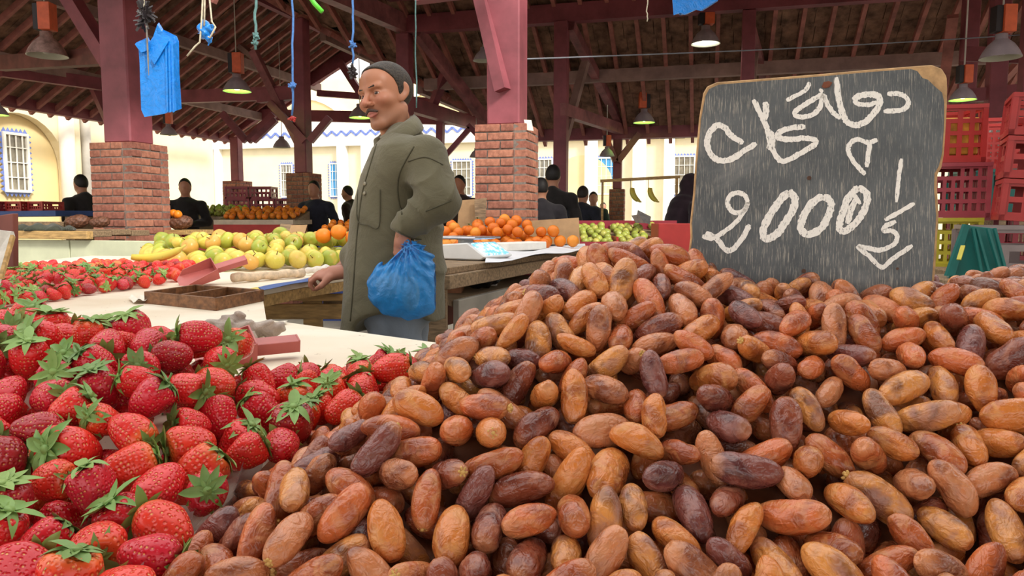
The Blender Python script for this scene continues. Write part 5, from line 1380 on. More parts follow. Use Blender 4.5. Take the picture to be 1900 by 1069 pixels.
# ================================================================== things on the stall's tables
rc = random.Random(41)
def heap(name, shapes_hi, mat, matJ, poly_mask, box, H, md, rad, label, cat, group, seed, stem=None, cap=300, layers=1, jlabel=None, jcat=None, tries=6000, tones=None, where=None, bed=False):
    rs = np.random.RandomState(seed); pts = poisson(*box, md, poly_mask, tries, rs); N = len(pts)
    lay = rs.uniform(-0.2, 0.2, N) * rad; rcx = random.Random(seed); scl = np.array([rcx.uniform(0.92, 1.08) for _ in range(N)])
    xy = pts; low = np.zeros((0, 2))
    if layers > 1 and matJ is not None:
        h0 = H(pts[:, 0], pts[:, 1]); low = pts[h0 > h0.min() + 1.3 * rad] + rs.uniform(-0.3, 0.3, (int((h0 > h0.min() + 1.3 * rad).sum()), 2)) * rad
    xy = np.concatenate([pts, low]); lal = np.concatenate([lay, np.full(len(low), -1.75 * rad)]); sall = np.concatenate([scl, np.ones(len(low))])
    base = float(H(pts[:, 0], pts[:, 1]).min()) - rad
    p, _ = settle(np.stack([xy[:, 0], xy[:, 1], H(xy[:, 0], xy[:, 1]) + lal], 1), np.tile([0, 0, 1.0], (len(xy), 1)), np.zeros(len(xy)), rad * sall * 0.98, lambda x, y: H(x, y) + lal, 110, base, 0.05)
    p = drop(p, rad * sall * 0.97, (H(p[:, 0], p[:, 1]) - rad) if bed else base)
    mes = []
    for V, F in shapes_hi: me = mesh(name, V, F, True); me.materials.append(mat); mes.append(me)
    out = []
    for i in range(N):
        k = rcx.randrange(len(mes)); s = float(scl[i]); o = link(name, mes[k]); o.location = p[i]; o.scale = (s, s, s)
        o.rotation_euler = (rcx.uniform(-1.2, 1.2), rcx.uniform(-1.2, 1.2), rcx.uniform(0, 6.28)); ti = rcx.randrange(len(tones)) if tones else 0; o['tone'] = tones[ti][1] if tones else rcx.random()
        ps = project(p[i]); rowd = (p[i][1] - box[2]) / (box[3] - box[2])
        wh = where(ps, p[i]) if where else ''
        tag(o, ' '.join(((tones[ti][0] + ' ') if tones else '').split() + label.split() + wh.split()), cat, group)
        if stem is not None and rcx.random() < 0.7: link('stem', stem, None, o)
        out.append(o)
    if layers > 1 and matJ is not None:
        xf = [(rcx.randrange(len(shapes_hi)), Matrix.Translation(Vector(p[i]))) for i in range(N, len(p))]
        if xf: tag(link(name + '_heap', joined(name + '_heap', shapes_hi, matJ, xf, seed)), jlabel, jcat, None, 'stuff')
    return out
# ---- yellow apples on the far wing
AP = [fruit_shape(700 + i, 0.042) for i in range(6)]
sm = MB(); sm.tube([(0, 0, 0.028), (0.002, 0, 0.036), (0.006, 0, 0.046)], [0.0022, 0.0018, 0.0022], 6); stem_me = sm.me('stem', True); stem_me.materials.append(plain('brown_stalk', rgb('6b4a2c'), 0.8, 0.2, 50))
def apple_front(px): return np.interp(px, [230, 255, 330, 420, 520, 660], [476, 482, 503, 506, 503, 496])
def mask_a(x, d):
    px = CX + F_PX * x / d
    if px < 248 or px > 668: return False
    yf = G(px, float(apple_front(px)), TABLE).y; return yf + 0.02 < d < yf + interp(px, [248, 300, 420, 668], [0.22, 0.45, 0.62, 0.72])
def H_apple(x, d):
    px = CX + F_PX * x / d; yf = np.array([G(q, float(apple_front(q)), TABLE).y for q in np.atleast_1d(px)])
    return TABLE + 0.042 + np.clip((d - yf) * np.interp(px, [250, 330, 450, 640], [0.12, 0.17, 0.19, 0.2]), 0, 0.125)
apples_ = heap('apple', AP, M_APPLE, M_APPLEJ, mask_a, (-2.1, -0.6, 2.9, 4.3), H_apple, 0.071, 0.042, 'apple', 'apple', 'yellow apples on the far wing', 51, stem_me, tones=[('pale yellow', 0.0), ('green', 0.25), ('golden yellow', 0.5), ('yellow-green', 0.75), ('yellow blushed', 0.9), ('olive green', 1.0)], where=lambda ps, q: ('next to the banana' if ps[0] < 345 else ('along the paper roll' if q[2] < TABLE + 0.07 else ('beside the olive jacket' if ps[0] > 560 else 'on top of the apple heap'))), layers=2, jlabel='lower yellow-green apples under the apple heap', jcat='apples')
# two oranges by the apples
OR = [fruit_shape(800 + i, 0.038, 'orange') for i in range(5)]
ome = []
for V, F in OR: me = mesh('orange', V, F, True); me.materials.append(M_ORANGE); ome.append(me)
leafm = MB(); leafm.add([(0, 0, 0.037), (0.006, 0.006, 0.039), (0.016, 0.0, 0.040), (0.006, -0.006, 0.039)], [(0, 1, 2, 3)])
def fruit_at(mes, px, py, d, label, cat, group, s=1.0):
    o = link(mes[0].name.split('.')[0], mes[rc.randrange(len(mes))]); o.location = P(px, py, d); o.scale = (s, s, s); o.rotation_euler = (rc.uniform(-1, 1), rc.uniform(-1, 1), rc.uniform(0, 6)); o['tone'] = rc.random(); tag(o, label, cat, group); return o
endo = [fruit_at(ome, x, y, 3.78, 'orange lying among the yellow apples', 'orange', 'oranges at the end of the apple heap', 1.05) for (x, y) in ((628, 430), (600, 432), (655, 436))]
op = np.array([tuple(o.location) for o in endo]); ap_ = np.array([tuple(o.location) for o in apples_]); asz = np.array([o.scale[0] for o in apples_]) * 0.042
op[:, 2] = 2.0; op = drop(np.concatenate([op, ap_]), np.concatenate([np.full(3, 0.0395), asz]), TABLE)[:3]
for o, q in zip(endo, op): o.location = q
# ---- banana lying on the strawberries
def banana_mesh(L, r, arc, seed):
    m = MB(); n = 14; pts = []; rs_ = []
    for i in range(n + 1):
        t = i / n; a = (t - 0.5) * arc; pts.append((L * math.sin(a) / arc, 0, -L * (math.cos(a) - 1) / arc)); rs_.append(r * (0.28 if i == n else max(0.35, math.sin(math.pi * (0.12 + 0.76 * t)) ** 0.55)))
    pts.append((pts[-1][0] + 0.018, 0, pts[-1][2] + 0.010)); rs_.append(r * 0.26)
    m.tube(pts, rs_, 6); return m
def banana_mat():
    M = Mat('banana_peel'); v = M.coord('Object'); c = M.ramp(M.noise(v, 14, 3), [(0.3, rgb('d8bd3a')), (0.7, rgb('c9c25a'))])
    c = M.mix(M.ramp(M.noise(v, 70, 3), [(0.66, 0.0), (0.72, 1.0)]), c, rgb('6b5426')); M.bs(Base_Color=c, Roughness=0.45); return M.m
M_BANANA = banana_mat()
a, b = G(254, 488, TABLE + 0.06), G(334, 470, TABLE + 0.075); a = P(254, 484, 2.95); b = P(334, 470, 2.98)
o = banana_mesh(0.2, 0.019, 0.9, 1).build('banana', M_BANANA, smooth=True); o.location = (a + b) / 2; dv = (b - a).normalized(); o.rotation_euler = (0.5, -math.asin(dv.z), math.atan2(dv.y, dv.x)); tag(o, 'single ripe banana lying against the yellow apples', 'banana')
# ---- paper roll and paper twist by the man's hand
M_ROLL = plain('creased_wrapping_paper', rgb('dcc4a6'), 0.8, 0.2, 40, (1, 1, 1), 0.5, 0.003)
a = G(432, 516, TABLE + 0.02); b = G(562, 506, TABLE + 0.02); m = MB()
m.tube([a + (b - a) * t + Vector((0, 0, 0.002 * math.sin(t * 19))) for t in np.linspace(0, 1, 14)], [0.017 + 0.0015 * math.sin(k * 2.1) for k in range(14)], 12)
tag(m.build('paper_roll', M_ROLL, smooth=True), 'long roll of creased wrapping paper in front of the apples', 'paper roll')
c = G(592, 502, TABLE + 0.02); tag(link('paper_twist', sdf_mesh('paper_twist', lambda X, Y, Z: smin(cap(X, Y, Z, (-0.05, 0, 0), (0.03, 0, 0.004), 0.012, 0.019), cap(X, Y, Z, (0.03, 0, 0.004), (0.07, 0.01, 0.01), 0.019, 0.006), 0.01) + 0.002 * np.sin(X * 160 + Y * 90), (-0.08, -0.04, -0.03), (0.1, 0.04, 0.04), 0.005), plain('white_paper', rgb('e6ddd2'), 0.8, 0.1, 30), None, c), 'crumpled white paper under the hand of the man in olive', 'paper')
# ---- terracotta plastic scoops
M_SCOOP = plain('terracotta_plastic', rgb('b8625c'), 0.4, 0.1, 12)
def scoop(tip, end, side_up, label, w=0.10):
    tip = Vector(tip); end = Vector(end); f = (tip - end); L = f.length; f.normalize(); s_ = f.cross(Vector(side_up)).normalized(); u_ = s_.cross(f).normalized()
    e = empty('scoop', end); tag(e, label, 'scoop'); Lh = L * 0.45; Lb = L - Lh
    def q(a, b, c): return f * a + s_ * b + u_ * c
    m = MB(); t = 0.0025
    m.prism([q(Lh, -w * .42, 0), q(Lh, w * .42, 0), q(L - 0.01, w * .5, 0), q(L, w * .3, 0), q(L, -w * .3, 0), q(L - 0.01, -w * .5, 0)], u_ * t)
    for sg in (-1, 1): m.prism([q(Lh, sg * w * .42, 0), q(L - 0.012, sg * w * .5, 0), q(L - 0.03, sg * w * .52, 0.022), q(Lh, sg * w * .44, 0.042)], s_ * t * sg)
    m.prism([q(Lh, -w * .44, 0), q(Lh, w * .44, 0), q(Lh, w * .44, 0.042), q(Lh, -w * .44, 0.042)], f * t); m.build('blade', M_SCOOP, e)
    m = MB(); hw = w * 0.16
    m.box(q(Lh / 2, 0, 0.026), (2 * hw, Lh, t), Matrix((s_, f, u_)).transposed())
    for sg in (-1, 1): m.box(q(Lh / 2, sg * hw, 0.017), (t, Lh, 0.02), Matrix((s_, f, u_)).transposed())
    m.box(q(0, 0, 0.017), (2 * hw, t, 0.022), Matrix((s_, f, u_)).transposed()); m.build('handle', M_SCOOP, e)
    return e
scoop(G(332, 528, TABLE + 0.004), P(458, 489, 2.75), (0.1, -0.5, 1), 'dull red plastic scoop with its handle raised beside the far strawberries')
scoop(G(372, 668, TABLE + 0.006) + Vector((0, -0.02, 0)), P(552, 653, 1.27), (0.0, -0.35, 1), 'dull red plastic scoop lying behind the near strawberries', 0.08)
# ---- wooden tray with two compartments
M_TRAY = plain('dark_worn_tray_wood', rgb('7a5232'), 0.55, 0.35, 18, (1, 4, 4), 0.3, 0.003)
A_, B_, C_ = G(273, 563, TABLE), G(364, 548, TABLE), G(486, 559, TABLE); D_ = G(408, 586, TABLE); D_ = A_ + (C_ - B_)
tr = empty('wooden_tray', A_); tag(tr, 'shallow dark wooden tray with two compartments at the table corner', 'tray')
hT = 0.034; t_ = 0.010; up_ = Vector((0, 0, hT))
def wallp(p0, p1, name='tray_side'):
    m = MB(); mid = (p0 + p1) / 2 - A_ + up_ / 2; d = (p1 - p0); L = d.length; d.normalize(); n_ = Vector((-d.y, d.x, 0))
    m.box(mid, (L + t_, t_, hT), Matrix((d, n_, Vector((0, 0, 1)))).transposed()); m.build(name, M_TRAY, tr, bevel=0.001)
for p0, p1 in ((A_, B_), (B_, C_), (C_, D_), (D_, A_)): wallp(p0, p1)
wallp((A_ + D_) / 2, (B_ + C_) / 2, 'divider')
m = MB(); m.prism([q - A_ for q in (A_, B_, C_, D_)], (0, 0, 0.005)); m.build('tray_bottom', M_TRAY, tr)
# ---- rag / work glove, loose papers, printed edge strip
c = G(425, 617, TABLE + 0.018)
def rag(X, Y, Z):
    d = cap(X, Y, Z, (-0.055, -0.01, 0.0), (0.085, 0.03, 0.004), 0.022, 0.016); d = smin(d, cap(X, Y, Z, (-0.05, -0.01, 0), (-0.10, -0.03, -0.002), 0.018, 0.010), 0.012)
    d = smin(d, cap(X, Y, Z, (-0.03, 0.0, 0.01), (0.01, 0.03, 0.026), 0.014, 0.010), 0.01); d = smin(d, cap(X, Y, Z, (0.01, -0.03, -0.004), (0.05, -0.025, -0.004), 0.012, 0.012), 0.008)
    return d + 0.0028 * np.sin(X * 150 + 60 * Y + 2 * np.sin(Z * 200)) + 0.002 * np.sin(Y * 220 - X * 60)
tag(link('work_glove', sdf_mesh('work_glove', rag, (-0.13, -0.07, -0.03), (0.12, 0.07, 0.05), 0.0032), cloth('dirty_grey_cotton', rgb('a6988c'), 0.3, 0.6, 40), None, c), 'crumpled dirty grey work glove on the cream table', 'glove')
def sheet(name, pix, z, mat, label, cat, lift=None, n=10):
    c4 = [G(x, y, z) for x, y in pix]; V = []
    for j in range(n + 1):
        for i in range(n + 1):
            s, t = i / n, j / n; q = (c4[0] * (1 - s) + c4[1] * s) * (1 - t) + (c4[3] * (1 - s) + c4[2] * s) * t
            V.append(q + Vector((0, 0, 0.0015 * math.sin(s * 9 + t * 4) + (lift(s, t) if lift else 0))))
    F = [(j * (n + 1) + i, j * (n + 1) + i + 1, (j + 1) * (n + 1) + i + 1, (j + 1) * (n + 1) + i) for j in range(n) for i in range(n)]
    m = MB(); m.v = [tuple(v) for v in V]; m.f = F; k = len(V)
    m.v += [tuple(v - Vector((0, 0, 0.0012))) for v in V]; m.f += [tuple(reversed([i + k for i in f])) for f in F]
    o = link(name, m.me(name, True), mat); tag(o, label, cat); return o
M_WP = plain('off_white_paper', rgb('e9dfcf'), 0.7, 0.08, 12)
sheet('paper_sheet', [(470, 597), (534, 597), (486, 624), (400, 628)], TABLE + 0.004, M_WP, 'loose off-white paper under the grey glove', 'paper', lambda s, t: 0.012 * max(0, s - 0.7) ** 1.5)
sheet('paper_scrap', [(238, 553), (272, 553), (290, 559), (248, 561)], TABLE + 0.006, M_WP, 'torn scrap of white paper beside the wooden tray', 'paper', lambda s, t: 0.01 * math.sin(s * 7) ** 2)
M_BLUEP = plain('blue_print', rgb('3f5f9e'), 0.5, 0.15, 10); M_YELP = plain('yellow_print', rgb('d6bf5c'), 0.5, 0.15, 10)
sheet('printed_strip', [(478, 533), (598, 511), (602, 516), (486, 538)], TABLE + 0.003, M_BLUEP, 'blue printed strip along the inner table edge', 'strip')
sheet('printed_strip', [(418, 545), (478, 533), (486, 538), (430, 548)], TABLE + 0.003, M_YELP, 'yellow printed strip at the table corner by the tray', 'strip')
# ---- plastic sheet between strawberries and dates
Mp = Mat('clear_plastic_sheet'); v = Mp.coord('Object'); Mp.bs(Base_Color=rgb('c9cdd6'), Roughness=0.12, Alpha=0.55, Specular_IOR_Level=0.7); Mp.bump(Mp.noise(v, 60, 4, 0.6, 1.0), 0.5, 0.004)
V = []; n = 26
for i in range(n + 1):
    d = 0.42 + 0.22 * i / n; x = -0.215 + 0.02 * math.sin(d * 9)
    for j in range(5): V.append((x - 0.006 + 0.003 * math.sin(i * 1.3) + 0.004 * j * 0.6, d, TABLE + 0.002 + j * 0.0075 + 0.003 * math.sin(i * 0.9)))
F = [(i * 5 + j, i * 5 + j + 1, (i + 1) * 5 + j + 1, (i + 1) * 5 + j) for i in range(n) for j in range(4)]
tag(link('plastic_sheet', mesh('plastic_sheet', V, F, True), Mp.m), 'clear plastic sheet edge between strawberries and dates', 'plastic sheet')
# ---- a price board seen from behind at the table's left end
e = empty('price_board', P(0, 470, 1.95)); tag(e, 'small wooden price board seen edge-on among the far strawberries', 'price sign')
m = MB(); q = [P(-30, 424, 1.95), P(20, 430, 1.97), P(23, 440, 1.97), P(0, 512, 1.9), G(-22, 580, TABLE), G(-80, 580, TABLE)]; m.prism([v - e.location for v in q], (0, 0.012, 0.0)); m.build('board', plain('grey_white_board', rgb('cfcac0'), 0.7, 0.2, 20), e)
m = MB(); m.bar(P(24, 438, 1.955) - e.location, P(2, 516, 1.885) - e.location, 0.008, 0.012); m.build('wooden_edge', M_WOODEDGE, e)
e = empty('crate_board', P(0, 430, 2.3)); tag(e, 'dark brown plank end standing behind the price board', 'plank')
m = MB(); m.prism([P(-30, 404, 2.6) - e.location, P(24, 396, 2.6) - e.location, P(25, 531, 2.6) - e.location, P(-30, 531, 2.6) - e.location], (0.0, 0.03, 0)); m.build('plank', M_DARKWOOD, e, bevel=0.002)
# ---- timber under the far wing, where the man stands
def under_box(name, px0, py0, px1, py1, d, dep, mat, label, cat):
    a = P(px0, py0, d); b = P(px1, py1, d); m = MB(); m.box(((a.x + b.x) / 2, d + dep / 2, (a.z + b.z) / 2), (abs(b.x - a.x), dep, abs(a.z - b.z)))
    return tag(m.build(name, mat, bevel=0.003), label, cat)
cr = empty('wooden_crate', P(560, 600, 3.05)); tag(cr, 'rough wooden crate under the table behind the man', 'crate'); cl = cr.location
for (x0, y0, x1, y1) in ((486, 564, 640, 592), (486, 545, 640, 558)):
    a, b = P(x0, y0, 3.05), P(x1, y1, 3.05); m = MB(); m.box(((a + b) / 2) - cl, (abs(b.x - a.x), 0.02, abs(a.z - b.z))); m.build('slat', M_WOODEDGE, cr, bevel=0.002)
for x0, x1 in ((563, 598), (486, 500)):
    a, b = P(x0, 545, 3.075), P(x1, 596, 3.075); b.z = 0.0; m = MB(); m.box(((a + b) / 2) - cl, (abs(b.x - a.x), 0.03, abs(a.z - b.z))); m.build('corner_post', M_WOODEDGE, cr, bevel=0.002)
a, b = P(600, 546, 3.095), P(640, 592, 3.095); m = MB(); m.box(((a + b) / 2) - cl, (abs(b.x - a.x), 0.02, abs(a.z - b.z))); m.build('end_board', M_DIRTY, cr, bevel=0.002)
# ================================================================== plastic crates
def crate(name, loc, size, mat, label, rz=0.0, rows=4, cols=7, tilt=(0, 0), group=None, hand=True):
    """slotted plastic crate, origin at the centre of its base; size = (w, d, h)"""
    w, dp, h = size; e = empty(name, loc); e.rotation_euler = (tilt[0], tilt[1], rz); tag(e, label, 'crate', group); t = 0.012
    m = MB(); m.box((0, 0, 0.008), (w - 0.02, dp - 0.02, 0.012)); m.build('base', mat, e)
    m = MB()
    for sy in (-1, 1): m.box((0, sy * (dp / 2 - 0.008), h - 0.012), (w, 0.022, 0.022)); m.box((0, sy * (dp / 2 - 0.008), 0.014), (w, 0.018, 0.028))
    for sx in (-1, 1): m.box((sx * (w / 2 - 0.008), 0, h - 0.012), (0.022, dp, 0.022)); m.box((sx * (w / 2 - 0.008), 0, 0.014), (0.018, dp, 0.028))
    for sx in (-1, 1):
        for sy in (-1, 1): m.box((sx * (w / 2 - 0.012), sy * (dp / 2 - 0.012), h / 2), (0.026, 0.026, h))
    m.build('rim_frame', mat, e)
    def side(L, axis, pos, handhole):
        s = MB(); z0, z1 = 0.028, h - 0.024; zs = np.linspace(z0, z1, rows + 1); bt = 0.35 * (z1 - z0) / rows
        for k in range(rows + 1):
            c = (0, pos, zs[k]) if axis == 'x' else (pos, 0, zs[k]); s.box(c, (L, t * 0.6, bt) if axis == 'x' else (t * 0.6, L, bt))
        for k in range(cols + 1):
            u = -L / 2 + L * k / cols; wv = L / cols * (0.42)
            if handhole and abs(u) < L * 0.17:
                zz0, zz1 = z0, zs[-2]
            else: zz0, zz1 = z0, z1
            c = (u, pos, (zz0 + zz1) / 2) if axis == 'x' else (pos, u, (zz0 + zz1) / 2); s.box(c, (wv, t * 0.55, zz1 - zz0) if axis == 'x' else (t * 0.55, wv, zz1 - zz0))
        s.build('side_panel', mat, e)
    for sy in (-1, 1): side(w - 0.03, 'x', sy * (dp / 2 - 0.010), hand)
    for sx in (-1, 1): side(dp - 0.03, 'y', sx * (w / 2 - 0.010), hand)
    return e
def pcol(n, h): return plain(n, rgb(h), 0.42, 0.12, 6)
M_CRED, M_CPINK, M_CYEL, M_CTEAL, M_CDTEAL, M_CGREY, M_CMAR = pcol('red_crate_plastic', 'a8302c'), pcol('faded_pink_red_plastic', 'a0444c'), pcol('yellow_crate_plastic', 'c4b83e'), pcol('teal_crate_plastic', '1a5f58'), pcol('dark_teal_plastic', '1d4547'), pcol('dusty_grey_plastic', '8d7f7c'), pcol('maroon_crate_plastic', '8c2a36')
# stand under the stacked crates
D1 = 4.35; c1 = P(1775, 405, D1); rzc = -THETA + R(2)
def zat(py, d): return P(950, py, d).z
m = MB(); zs0 = zat(496, D1); m.box((0, 0, zs0 - 0.02), (1.7, 0.7, 0.04))
st_e = empty('crate_stand', (c1.x + 0.35, D1 + 0.15, 0), rzc); tag(st_e, 'low timber stand under the stacked plastic crates', 'stand'); m.build('stand_top', M_DIRTY, st_e)
for sx in (-0.78, 0.78):
    for sy in (-0.28, 0.28): q = MB(); q.box((sx, sy, (zs0 - 0.04) / 2), (0.07, 0.07, zs0 - 0.04)); q.build('leg', M_DIRTY, st_e)
hz = (zat(404, D1) - zat(496, D1)); W_ = 0.46
crate('plastic_crate', (c1.x - 0.10, D1 + 0.1, zs0), (W_, 0.34, hz), M_CYEL, 'yellow slotted plastic crate at the bottom of the stack', rzc, 4, 10)
crate('plastic_crate', (c1.x - 0.08, D1 + 0.1, zs0 + hz), (W_ + 0.02, 0.35, hz * 1.08), M_CPINK, 'faded pink-red slotted crate on the yellow crate', rzc, 4, 10)
z3 = zs0 + hz * 2.08
crate('plastic_crate', (c1.x - 0.11, D1 + 0.1, z3), (W_, 0.34, hz * 1.12), M_CRED, 'bright red grid crate on top of the pink crate', rzc, 4, 7)
m = MB(); m.box((0, 0, hz * 0.45), (W_ - 0.06, 0.27, hz * 0.72)); tag(m.build('fruit_box', plain('orange_yellow_cartons', rgb('d89a38'), 0.6, 0.3, 12), None, bevel=0.006, loc=(c1.x - 0.11, D1 + 0.1, z3 + 0.02), rot=(0, 0, rzc)), 'yellow carton inside the bright red crate', 'box')
# neighbours of the stack
crate('plastic_crate', Vector((P(1838, 330, 5.1).x, 5.1, zat(398, 5.1))), (0.42, 0.34, 0.30), M_CTEAL, 'teal slotted crate beside the pink crate', rzc, 2, 3, hand=False)
crate('plastic_crate', Vector((P(1842, 330, 5.15).x, 5.15, zat(398, 5.1) + 0.30)), (0.42, 0.34, 0.34), M_CRED, 'dull red crate on the teal slotted crate', rzc, 6, 9)
crate('plastic_crate', Vector((P(1878, 330, 5.6).x, 5.6, zat(398, 5.1) + 0.36)), (0.42, 0.34, 0.34), M_CGREY, 'dusty grey crate behind the red crates', rzc + 0.2, 8, 9)
m = MB(); zz_ = zat(398, 5.1) + 0.36; m.box((0, 0, zz_ / 2), (0.4, 0.32, zz_)); tag(m.build('pallet_block', M_DIRTY, None, loc=(P(1878, 330, 5.6).x, 5.6, 0), rot=(0, 0, rzc + 0.2), bevel=0.01), 'tall timber block under the dusty grey crate', 'block')
crate('plastic_crate', Vector((P(1835, 330, 5.0).x, 5.0, zs0)), (0.42, 0.34, zat(398, 5.0) - zs0), M_CMAR, 'maroon crate under the teal slotted crate', rzc, 3, 5)
m = MB(); m.box((0, 0, zs0 / 2), (0.5, 0.4, zs0)); tag(m.build('pallet_block', M_DIRTY, None, loc=(P(1835, 405, 5.0).x + 0.06, 5.08, 0), rot=(0, 0, rzc), bevel=0.01), 'timber block under the maroon crate of the teal stack', 'block')
for k in range(3):
    zz_ = zat(418, 3.7) + 0.012 + k * 0.215; e = crate('plastic_crate', Vector((P(1918, 405, 3.7).x + 0.15 + 0.012 * k, 3.85, zz_)), (0.42, 0.34, 0.21), M_CRED, ['red crate at the bottom of the leaning red stack', 'middle red crate of the leaning stack', 'topmost red crate of the leaning stack'][k], rzc - 0.25, 2, 4, (0.0, R(4)), 'leaning red crates')
crate('plastic_crate', Vector((P(1890, 405, 3.75).x + 0.06, 3.9, zat(505, 3.75))), (0.44, 0.34, zat(418, 3.7) - zat(505, 3.75)), M_CGREY, 'dusty grey pink crate under the leaning red stack', rzc - 0.1, 2, 3)
m = MB(); zz_ = zat(505, 3.75); m.box((0, 0, zz_ / 2), (0.6, 0.45, zz_)); tag(m.build('pallet_block', M_DIRTY, None, loc=(P(1890, 405, 3.75).x + 0.06, 3.9, 0), rot=(0, 0, rzc), bevel=0.01), 'timber block under the dusty grey pink crate', 'block')
# teal crate stood on end, leaning: seen as a slanting flat base with ribs
e = empty('teal_crate', P(1815, 512, 3.45)); tag(e, 'teal plastic crate standing on its end in front of the yellow crate', 'crate'); L0 = e.location
def q3(x, y, d): return P(x, y, d) - L0
m = MB(); m.prism([q3(1790, 418, 3.5), q3(1848, 424, 3.5), q3(1872, 515, 3.4), q3(1758, 520, 3.4)], (0.02, 0.05, 0.0)); m.build('crate_side', M_CTEAL, e, bevel=0.003)
m = MB(); m.prism([q3(1790, 416, 3.48), q3(1800, 418, 3.48), q3(1772, 512, 3.38), q3(1756, 512, 3.38)], (0, 0.02, 0)); m.build('crate_end', M_CTEAL, e)
for x0, x1 in ((1805, 1822), (1812, 1836), (1832, 1858), (1845, 1868)):
    m = MB(); m.bar(q3(x0, 424, 3.47), q3(x1, 512, 3.37), 0.012, 0.012); m.build('rib', M_CTEAL, e)
m = MB(); m.bar(q3(1787, 456, 3.40), q3(1779, 482, 3.37), 0.018, 0.006); m.build('hand_hole', M_CYEL, e)
m = MB(); zz_ = P(1815, 516, 3.4).z; m.box((0, 0, zz_ / 2), (0.4, 0.3, zz_)); tag(m.build('pallet_block', M_DIRTY, None, loc=(L0.x, L0.y + 0.06, 0), bevel=0.01), 'timber block under the teal crate', 'block')

# ================================================================== orange stall behind the man
Z2 = 0.94
t2 = empty('orange_table', (0, 0, 0)); tag(t2, 'rough plank table with oranges and scale behind the man', 'table')
fr = [G(826, 498, Z2), G(1094, 461, Z2)]; dv = (fr[1] - fr[0]).normalized(); nb_ = Vector((-dv.y, dv.x, 0))
for k in range(7):
    a = fr[0] + dv * (0.02 + 0.22 * k) + nb_ * (0.09 + k * 0.17); b = fr[1] + dv * 0.02 + nb_ * (0.09 + k * 0.17); m = MB(); m.bar(a + Vector((0, 0, -0.015)), b + Vector((0, 0, -0.015)), 0.162, 0.03); m.build('plank', M_DIRTY, t2, bevel=0.003)
m = MB(); m.bar(fr[0] + Vector((0, 0, -0.06)), fr[1] + Vector((0, 0, -0.06)), 0.04, 0.06); m.build('front_rail', M_DIRTY, t2, bevel=0.003)
for f_, s in ((0.02, 0.06), (0.97, 0.06), (0.97, 0.95), (0.5, 0.95)):
    c = fr[0] + (fr[1] - fr[0]) * f_ + nb_ * s; q = MB(); q.box((c.x, c.y, Z2 / 2 - 0.02), (0.08, 0.08, Z2 - 0.06)); q.build('leg', M_DIRTY, t2)
a = fr[0] + dv * 0.1; b = fr[1]; m = MB(); m.bar(a + nb_ * 0.0 + Vector((0, 0, -0.215)), b + nb_ * 0.0 + Vector((0, 0, -0.215)), 0.03, 0.14); m.build('lower_board', M_CONC, t2, bevel=0.003)
m = MB(); m.prism([v + Vector((0, 0, -0.175)) for v in (a + nb_ * 0.02, b + nb_ * 0.02, b + nb_ * 0.95, a + dv * 1.0 + nb_ * 0.95)], (0, 0, 0.03)); m.build('shelf', M_DIRTY, t2)
m = MB(); m.bar(a + dv * 1.0 + nb_ * 0.96 + Vector((0, 0, -0.3)), b + nb_ * 0.96 + Vector((0, 0, -0.3)), 0.02, 0.5); m.build('back_board', M_DARKWOOD, t2)
def on2(px, py): return G(px, py, Z2)
# cloth / paper on the table's end
sheet('white_cover', [(905, 466), (1085, 452), (1090, 462), (900, 487)], Z2 + 0.0105, plain('white_sheeting', rgb('dcdde0'), 0.6, 0.08, 8), 'crumpled white sheet on the end of the orange table', 'sheet', lambda s, t: 0.007 * math.sin(s * 11 + t * 3) * min(1, 3 * t))
# foam box lid
a, b = on2(924, 470), on2(1000, 466); m = MB(); m.box((0, 0, 0.025), ((b - a).length, 0.14, 0.05)); o = m.build('foam_tray', plain('white_foam', rgb('e9e5dc'), 0.8, 0.05, 20), None, bevel=0.006, loc=(a + b) / 2 + Vector((0, 0.08, 0.010)), rot=(0, 0, math.atan2((b - a).y, (b - a).x))); tag(o, 'white foam tray in front of the oranges', 'tray')
# scale
sc_ = empty('weighing_scale', on2(878, 482) + Vector((0, 0.05, 0.004)), -0.55); tag(sc_, 'white electronic shop scale with a lit blue display', 'scale')
M_SCW = plain('white_scale_plastic', rgb('dcdcda'), 0.35, 0.05, 10)
m = MB(); m.prism([(-0.17, -0.13, 0.0), (0.13, -0.13, 0.0), (0.16, -0.13, 0.016), (0.05, -0.13, 0.085), (-0.17, -0.13, 0.07)], (0, 0.26, 0)); m.build('scale_body', M_SCW, sc_, bevel=0.006)
m = MB(); m.tube([(-0.05, 0, 0.07), (-0.05, 0, 0.10)], 0.04, 16); m.build('pan_support', M_SCW, sc_)
m = MB(); m.box((-0.06, 0, 0.108), (0.30, 0.24, 0.010)); m.box((-0.06, 0, 0.102), (0.26, 0.2, 0.006)); m.build('pan', plain('steel_pan', rgb('b9bbc4'), 0.25, 0.1, 10, metal=0.8), sc_, bevel=0.003)
Ms = Mat('lit_blue_display'); v = Ms.coord('Object'); c_ = Ms.ramp(Ms.noise(v, 40, 2), [(0.45, rgb('6fb8ee')), (0.6, rgb('f0fbff'))]); Ms.bs(Base_Color=rgb('203040'), Emission_Color=c_, Emission_Strength=0.9)
m = MB(); m.prism([(0.060, -0.11, 0.0787), (0.148, -0.11, 0.0235), (0.148, 0.10, 0.0235), (0.060, 0.10, 0.0787)], (0.003, 0, 0.005)); m.build('display', Ms.m, sc_)
